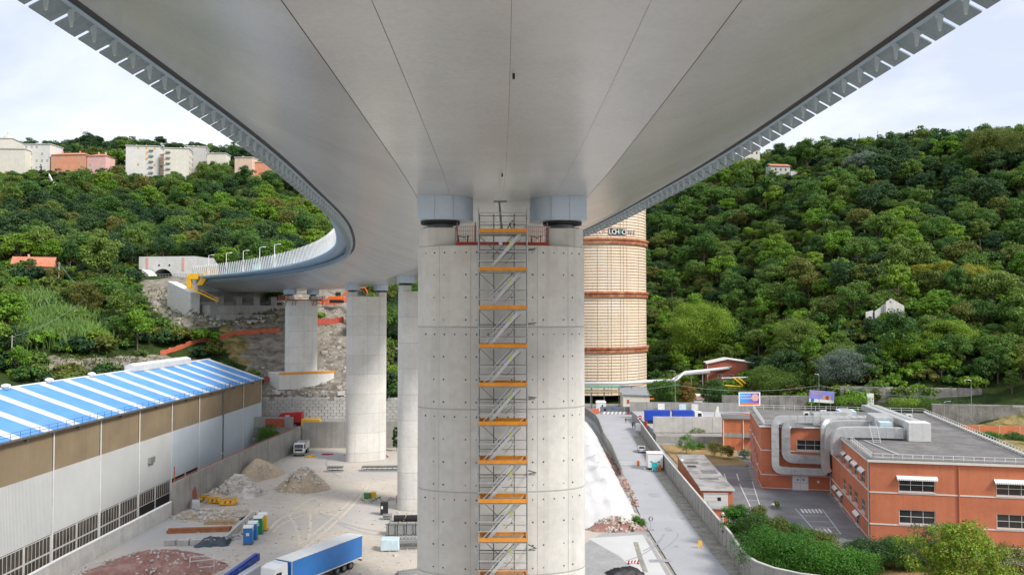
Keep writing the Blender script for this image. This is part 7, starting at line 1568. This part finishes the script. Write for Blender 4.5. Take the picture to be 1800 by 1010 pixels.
def scatter(name, P, S, Rz, Ix, kinds, label):
    srcs = bpy.data.collections.new(name+'_kinds')
    for j, parts_ in enumerate(kinds):
        mb_ = []
        V, Fq, mats, mi, off = [], [], [], [], 0
        for me_ in parts_:
            vv = np.empty(len(me_.vertices)*3, np.float32); me_.vertices.foreach_get('co', vv); V.append(vv.reshape(-1,3)); Fq += [tuple(a+off for a in p_.vertices) for p_ in me_.polygons]; mi += [len(mats)]*len(me_.polygons); mats.append(me_.materials[0]); off += len(me_.vertices)
        mm = bpy.data.meshes.new('%s_%02d' % (name, j)); mm.from_pydata(np.concatenate(V).tolist(), [], Fq)
        for q_ in mats: mm.materials.append(q_)
        mm.polygons.foreach_set('material_index', mi); srcs.objects.link(bpy.data.objects.new('%s_%02d' % (name, j), mm))
    me_ = bpy.data.meshes.new(name); me_.from_pydata([tuple(p_) for p_ in P], [], [])
    for nm2, ty, ar in (('siz','FLOAT',S),('rot','FLOAT',Rz),('idx','INT',Ix)): a_ = me_.attributes.new(nm2, ty, 'POINT'); a_.data.foreach_set('value', np.asarray(ar, np.int32 if ty == 'INT' else np.float32))
    o = inst(me_, name); ng = bpy.data.node_groups.new(name, 'GeometryNodeTree'); ng.interface.new_socket('Geometry', in_out='INPUT', socket_type='NodeSocketGeometry'); ng.interface.new_socket('Geometry', in_out='OUTPUT', socket_type='NodeSocketGeometry')
    N = ng.nodes; L = ng.links; gi, go = N.new('NodeGroupInput'), N.new('NodeGroupOutput'); ip = N.new('GeometryNodeInstanceOnPoints'); ci = N.new('GeometryNodeCollectionInfo'); ci.inputs['Collection'].default_value = srcs; ci.inputs['Separate Children'].default_value = True; ci.inputs['Reset Children'].default_value = True
    def na(nm2, ty): a_ = N.new('GeometryNodeInputNamedAttribute'); a_.data_type = ty; a_.inputs['Name'].default_value = nm2; return a_.outputs['Attribute']
    L.new(gi.outputs[0], ip.inputs['Points']); L.new(ci.outputs[0], ip.inputs['Instance']); ip.inputs['Pick Instance'].default_value = True; L.new(na('idx','INT'), ip.inputs['Instance Index'])
    cx = N.new('ShaderNodeCombineXYZ'); L.new(na('rot','FLOAT'), cx.inputs[2]); L.new(cx.outputs[0], ip.inputs['Rotation']); L.new(na('siz','FLOAT'), ip.inputs['Scale']); L.new(ip.outputs[0], go.inputs[0])
    md = o.modifiers.new('scatter', 'NODES'); md.node_group = ng; return tag(o, label, None, None, 'stuff')
scatter('distant_wood', np.stack([xs[rest],ys[rest],zs[rest]-.3],1), sc_[rest], rz_[rest], pick[rest], KIND, 'dense wood covering the farther parts of both hillsides')
# undergrowth
xb, yb = np.meshgrid(np.arange(-330,360,4.6), np.arange(196,560,4.6)); xb = (xb+rnd.uniform(-2,2,xb.shape)).ravel(); yb = (yb+rnd.uniform(-2,2,yb.shape)).ravel(); zb = hgt(xb, yb); ub, vb_ = pxa(xb, yb, zb)
okb = (zb > 2.0) & (ub > -60) & (ub < 1860) & ~((ub > 745) & (ub < 1030)) & (np.hypot(xb-TX,yb-TY) > 24) & ((xb < 60) | (yb > 262))
for pl in BARE: okb &= ~((inpoly(ub, vb_+3, pl) | inpoly(ub, vb_-14, pl)) & (rnd.rand(len(ub)) < .965))
okb &= ~(inpoly(ub, vb_, GRASSY[0]) & (rnd.rand(len(ub)) < .7)); okb &= ~((xb > 62) & (xb < 100) & (yb > 318) & (yb < 338)); okb &= ~((ub > 236) & (ub < 350) & (vb_ < 500) & (vb_ > 440) & (yb < 335))
dd = np.min(np.hypot(xb[:,None]-xa[None], yb[:,None]-ya[None]), 1); okb &= (dd > 17) | (rnd.rand(len(ub)) < .05)
xb, yb, zb = xb[okb], yb[okb], zb[okb]
scatter('undergrowth', np.stack([xb,yb,zb-.2],1), rnd.uniform(.6,1.5,len(xb))*np.where((xb > 60) & (zb < 38), 1.75, np.where((xb < 0) & (zb < 48), 1.5, 1.0)), rnd.uniform(0,6.28,len(xb)), np.where((xb > 60) & (zb < 38), rnd.choice([0,1,1,0,3],len(xb)), rnd.choice([0,0,1,2,3],len(xb))), [[b_] for b_ in BUSH], 'shrubby undergrowth between the hillside trees')
# dark creepers on the rock face beside the farthest pier
# single trees one can point at
def hp(u, v, g): return hill_pts([(u, v)], g)[0]
def tree_at(name, label, base, top_v, width_px, mt, shape='round', ncl=90, per=110, size=None, seed=1, cat='tree', flowers=0, mats=None, low=.14, group=None, cl=.27, rsc=1.0):
    x, y, z = base; ht = at(900, top_v, y).z-z; R_ = width_px/1460*y/2; size = size or max(.16, min(.5, 1.6*y/1460)); kk = max(1., min(3.0, R_/4.2)); ncl = int(ncl*kk**.5); per = int(per*kk**1.2); cl = cl*rsc
    cr_ = crown_mesh(seed, R_, ht*(1-low), ht*(low+(1-low)*.5), ncl, per, size, mats or [mt], shape, flowers, cl, -.9 if low < .3 else -.5)
    return planted(name, label, (cr_, trunk_mesh(seed, ht*.7, max(.07, ht*.015), R_*.6)), base, 1.0, 0, group, cat)
tree_at('bright_tree', 'large light green round tree right behind the gas holder', hp(1230,652,345), 524, 128, 'leaf_bright', seed=41, ncl=110, per=90, low=.12)
tree_at('roadside_tree', 'bushy dark green tree right of the cream hut', (at(1168,706,279).x,279,0), 664, 62, 'leaf', seed=42); tree_at('roadside_tree', 'reddish brown tree behind the double-headed lamp', (at(1207,706,277).x,277,0), 668, 40, 'leaf_orange', seed=43, mats=['leaf_olive','leaf_orange'], flowers=.5)
tree_at('roadside_tree', 'round green tree between the porch and the blue billboard', (at(1256,708,277).x,277,0), 661, 54, 'leaf', seed=44); tree_at('roadside_tree', 'dark round tree in front of the brick building roof', hp(1326,664,318), 624, 42, 'leaf_dark', seed=45)
tree_at('roadside_tree', 'big green tree right of the brick building above the billboards', hp(1362,700,272), 640, 100, 'leaf', seed=46, ncl=90); tree_at('roadside_tree', 'tall feathery green tree between the billboards on the slope', hp(1400,640,285), 556, 86, 'leaf', seed=47, ncl=80)
tree_at('silver_tree', 'silvery grey-green tree above the purple billboard', hp(1482,690,272), 612, 92, 'leaf_silver', seed=48, ncl=80)
tree_at('silver_tree', 'small silvery olive tree high on the right hill', hp(1520,312,455), 268, 60, 'leaf_silver', seed=49)
for i, (u_, vb2, vt2, wd) in enumerate(((1622,512,462,56),(1664,520,454,40),(1708,522,464,66))): tree_at('yellow_tree', ('left','middle','right')[i]+' one of three yellow-green trees above the ruined house', hp(u_,vb2,318), vt2, wd, 'leaf_yellow', seed=50+i, ncl=40, low=.4)
tree_at('bright_tree', 'bright lime green tree below and right of the ruined house', hp(1590,645,270), 575, 80, 'leaf_bright', seed=55, ncl=80); tree_at('bright_tree', 'bright green tree with yellow tips near the right edge', hp(1668,628,275), 560, 90, 'leaf_bright', seed=56, ncl=80)
tree_at('orange_tree', 'tree with orange leaves on the upper right hillside', hp(1545,352,420), 316, 34, 'leaf_orange', seed=57); tree_at('orange_tree', 'shrub with orange tips right of the ruined house', hp(1664,578,290), 553, 44, 'leaf_orange', seed=58, mats=['leaf_yellow','leaf_orange'], flowers=.4); tree_at('orange_tree', 'tree with orange crown above the deck lamps on the left slope', hp(474,470,330), 440, 30, 'leaf_orange', seed=59, mats=['leaf_olive','leaf_orange'], flowers=.5)
tree_at('cone_tree', 'olive brown conical tree on the left slope beside the reeds', hp(157,560,238), 487, 62, 'leaf_olive', seed=60, ncl=90, low=.05)
tree_at('cypress', 'slim dark cypress in front of the white block on the left ridge', hp(71,316,470), 286, 8, 'leaf_dark', 'cone', seed=61, ncl=30, low=.05)
for i, (u_, vb2, vt2, wd) in enumerate(((160,262,234,42),(140,272,244,30),(92,270,246,34),(282,262,236,24),(212,268,240,34),(232,262,247,20),(255,262,246,20),(310,266,250,40),(345,266,250,36),(265,268,243,30))): p = at(u_,vb2,600); tree_at('umbrella_pine', ('tall dark pine','dark pine','dark round pine','tall dark umbrella pine','dark spreading pine','small dark pine','small dark round pine','green pine','wide green pine','dark clipped pine')[i]+' on the left skyline, number %s from the left' % ('fifth','second','first','ninth','sixth','third','seventh','tenth','eleventh','eighth')[i], (p.x,600,p.z-6), vt2, wd, 'leaf_dark', 'umbrella' if i % 2 else 'round', seed=70+i, ncl=36, low=.35, group='pines on the left skyline')
for i, (u_, vb2, vt2, wd, mt) in enumerate(((1375,285,250,44,'leaf_dark'),(1492,275,240,30,'leaf_dark'),(1580,262,234,44,'leaf'),(1655,262,244,22,'leaf_dark'),(1555,262,244,50,'leaf_dark'),(1455,272,252,26,'leaf_dark'),(1740,300,228,110,'leaf_olive'),(1690,310,262,60,'leaf'))): p = hp(u_,vb2+6,440); tree_at('skyline_tree', ('feathery dark tree on the right skyline nearest the deck edge','dark lumpy tree on the right skyline by the lattice mast','round green tree on the right skyline between the antennas','small dark tree under the dish antenna','wide dark tree behind the right skyline','small dark tree on the right skyline left of the lumpy one','huge brownish green tree at the top right corner of the hill','green tree left of the huge one at the right skyline')[i], p, vt2, wd, mt, seed=85+i, ncl=60, low=.15)
# garden by the factory
def bush_at(label, u_, v_, top_v, wd, mt, seed, name='garden_shrub', mats=None, flowers=0, z=0, ncl=46, per=90, base=None, size=.17, group=None):
    p = base or G(u_, v_, z); x, y, z = p; ht = at(900, top_v, y).z-z; R_ = wd/1460*y/2
    return planted(name, label, (crown_mesh(seed, R_*1.15, ht*1.05, ht*.5, ncl, per, size, mats or [mt], 'round', flowers, .34, -.75), trunk_mesh(seed, ht*.6, .06, R_*.5)), (x,y,z), 1.0, 0, group, 'shrub')
bush_at('round dark green shrub on the lawn inside the fence', 1207, 798, 762, 36, 'leaf_hedge', 120); bush_at('small clipped umbrella shrub behind the round one', 1224, 770, 749, 24, 'leaf', 121); bush_at('low green shrub right of the round one', 1232, 789, 777, 14, 'leaf', 122)
bush_at('oleander with pink flowers on the lawn', 1257, 802, 772, 30, 'leaf', 123, 'oleander', ['leaf','petal_pink'], .14); bush_at('olive green shrub right of the pink oleander', 1279, 806, 779, 24, 'leaf_olive', 124); bush_at('oleander with white flowers by the small orange house', 1310, 804, 789, 20, 'leaf', 125, 'oleander', ['leaf','petal_white'], .25); bush_at('little shrub in the stone planter', 1366, 890, 879, 9, 'leaf_bright', 126, ncl=14, z=.5)
big = dict(ncl=120, per=130, size=.17)
for i, (lab, x_, y_, tv, wd, mt) in enumerate((('tall conifer-like shrub at the left end of the garden, first of two',33.0,123,880,44,'leaf_hedge'),('tall conifer-like shrub at the left end of the garden, second of two',35.6,121,884,40,'leaf_olive'),
    ('dark olive shrub in front of the car park, first from the left',33.4,114.5,896,60,'leaf'),('dark olive shrub in front of the car park, second from the left',36.0,114.5,904,60,'leaf_olive'),('dark olive shrub in front of the car park, third from the left',38.8,114,918,64,'leaf'),('dark olive shrub in front of the car park, fourth from the left',41.6,113.5,932,64,'leaf_olive'),
    ('bright green hedge bush behind the curved wall, leftmost',33.2,108.5,925,100,'leaf_hedge'),('bright green hedge bush behind the curved wall, second',36.2,106,940,110,'leaf_hedge'),('bright green hedge bush behind the curved wall, third',39.4,104.6,955,110,'leaf_hedge'),('bright green hedge bush behind the curved wall, rightmost',42.2,103.5,962,80,'leaf_hedge'),
    ('dark hedge clump below the factory corner, left',48.8,113.5,950,80,'leaf_dark'),('dark hedge clump below the factory corner, middle',52.4,113,948,80,'leaf'),('dark hedge clump below the factory corner, right',56.2,112.6,956,80,'leaf_dark'))): bush_at(lab, 0, 0, tv, wd, mt, 130+i, 'hedge_shrub', base=(x_,y_,0), **big)
tree_at('garden_tree', 'large yellow-green tree in front of the factory at the bottom right', (52.5,98.5,0), 908, 190, 'leaf_yellow', seed=150, ncl=120, per=80, size=.24, low=.05, mats=['leaf_bright','leaf_yellow'], flowers=.45, cl=.17)
tree_at('garden_tree', 'grey-green thin tree behind the large yellow-green one', (52.5,105.5,0), 912, 80, 'leaf_silver', seed=151, ncl=60, per=90, size=.16, low=.2, mats=['leaf_silver','leaf_olive'], flowers=.6, cl=.22)
tree_at('garden_tree', 'olive green small tree right of the large yellow-green one', (60.5,102,0), 950, 110, 'leaf_olive', seed=152, ncl=80, per=100, size=.18, low=.1); tree_at('garden_tree', 'leafy small tree in the bottom right corner', (63.5,98.5,0), 965, 90, 'leaf_bright', seed=153, ncl=80, per=100, size=.18, low=.1)
for i, (u_, vb2, vt2, wd) in enumerate(((1500,712,698,60),(1620,716,700,60),(1680,722,702,70),(1745,735,712,60),(1590,712,702,50),(1690,742,718,30),(1790,745,720,40))): p = at(u_,vb2,258-i*2); bush_at(('yellowish','dark','green','ragged','low','upright','dense')[i]+' bush growing along the retaining walls behind the factory', 0,0,vt2,wd,('leaf_bright','leaf','leaf_dark','leaf','leaf_bright','leaf_hedge','leaf')[i],160+i,'wall_shrub',base=(p.x,p.y,p.z),size=.26,ncl=30)
bush_at('green shrub at the foot of the shed corner behind the yard wall', 0,0,745,50,'leaf_hedge',170,'wall_shrub',base=(-61.5,212,-.6),size=.24); bush_at('dark creeper against the pier edge behind the yard', 0,0,748,16,'leaf_dark',171,'wall_shrub',base=(at(697,780,207).x,207,0),size=.2); bush_at('tuft of weeds at the near corner of the road', 1122,926,908,26,'leaf_hedge',172,'weed_tuft',size=.12)
# blades: reeds on the left slope
def blades(name, label, pix, n_, h0, h1, mt, seed, guess, spread=3.0):
    rnd = np.random.RandomState(seed); base = hill_pts(pix, guess); V = []
    for k in range(n_):
        b_ = base[rnd.randint(len(base))]; x = b_[0]+rnd.normal()*spread; y = b_[1]+rnd.normal()*spread; z = float(0); V.append((x,y))
    V = np.array(V); Z = hgt(V[:,0], V[:,1]); hgt_ = rnd.uniform(h0,h1,n_); an = rnd.uniform(0,6.28,n_); ln = rnd.uniform(.2,.9,n_); wd = rnd.uniform(.10,.2,n_)
    dx, dy = np.cos(an), np.sin(an); P0 = np.stack([V[:,0]-dy*wd, V[:,1]+dx*wd, Z], 1); P1 = np.stack([V[:,0]+dy*wd, V[:,1]-dx*wd, Z], 1); P2 = np.stack([V[:,0]+dx*ln*.4+dy*wd, V[:,1]+dy*ln*.4-dx*wd, Z+hgt_*.7], 1); P3 = np.stack([V[:,0]+dx*ln*1.6, V[:,1]+dy*ln*1.6, Z+hgt_], 1)
    return tag(inst(np_mesh(name, np.stack([P0,P1,P2,P3],1).reshape(-1,3), np.arange(4*n_).reshape(-1,4), [mt]), name), label, None, None, 'stuff')
leaf_mat('leaf_reed', (.12,.24,.07), (.16,.28,.08), (.19,.3,.09))
blades('reed_bed', 'bed of tall pale green reeds on the left slope', [(u_, v_) for u_ in range(30,150,14) for v_ in (548,575,600)], 9000, 3.0, 5.6, 'leaf_reed', 3, 225)
blades('dry_weeds', 'dry weeds scattered over the bare embankment', [(u_, v_) for u_ in range(280,500,20) for v_ in (520,545,560)]+[(u_, 640) for u_ in range(60,300,20)], 1500, .4, 1.1, 'leaf_olive', 4, 240, 4.0)
# loose rocks on the bare slope
rnd = np.random.RandomState(9); q = MB(); base = hill_pts([(u_, v_) for u_ in range(270,480,15) for v_ in (530,548,565)]+[(u_, v_) for u_ in range(560,740,15) for v_ in (545,570,590,610,630,650,690)]+[(u_,v_) for u_ in range(470,600,12) for v_ in (680,695)], 235)
for b_ in base:
    for k in range(4):
        x, y = b_[0]+rnd.normal()*2.5, b_[1]+rnd.normal()*2.5; s = abs(rnd.normal())*.35+.15; z = float(b_[2]); z = float(hgt(x, y)); c = Vector((x,y,z+s*.1))
        q.hexa([c+Vector((a_*s*rnd.uniform(.5,1),b2_*s*rnd.uniform(.4,1),c_*s*rnd.uniform(.3,.7))) for a_, b2_, c_ in ((-1,-1,-1),(1,-1,-1),(1,1,-1),(-1,1,-1),(-1,-1,1),(1,-1,1),(1,1,1),(-1,1,1))])
tag(q.build('loose_rocks', 'stone_pale'), 'loose pale rocks on the bare slope behind the piers', None, None, 'stuff')

for i in range(7):
    x_ = 100+i*6.5; bush_at(('first','second','third','fourth','fifth','sixth','seventh')[i]+' bush from the left of the hedge below the orange boundary wall', 0,0,752+i*2.5,42,('leaf','leaf_hedge')[i % 2],190+i,'hedge_shrub',base=(x_,212-i*.8,2.2),size=.24,ncl=34)
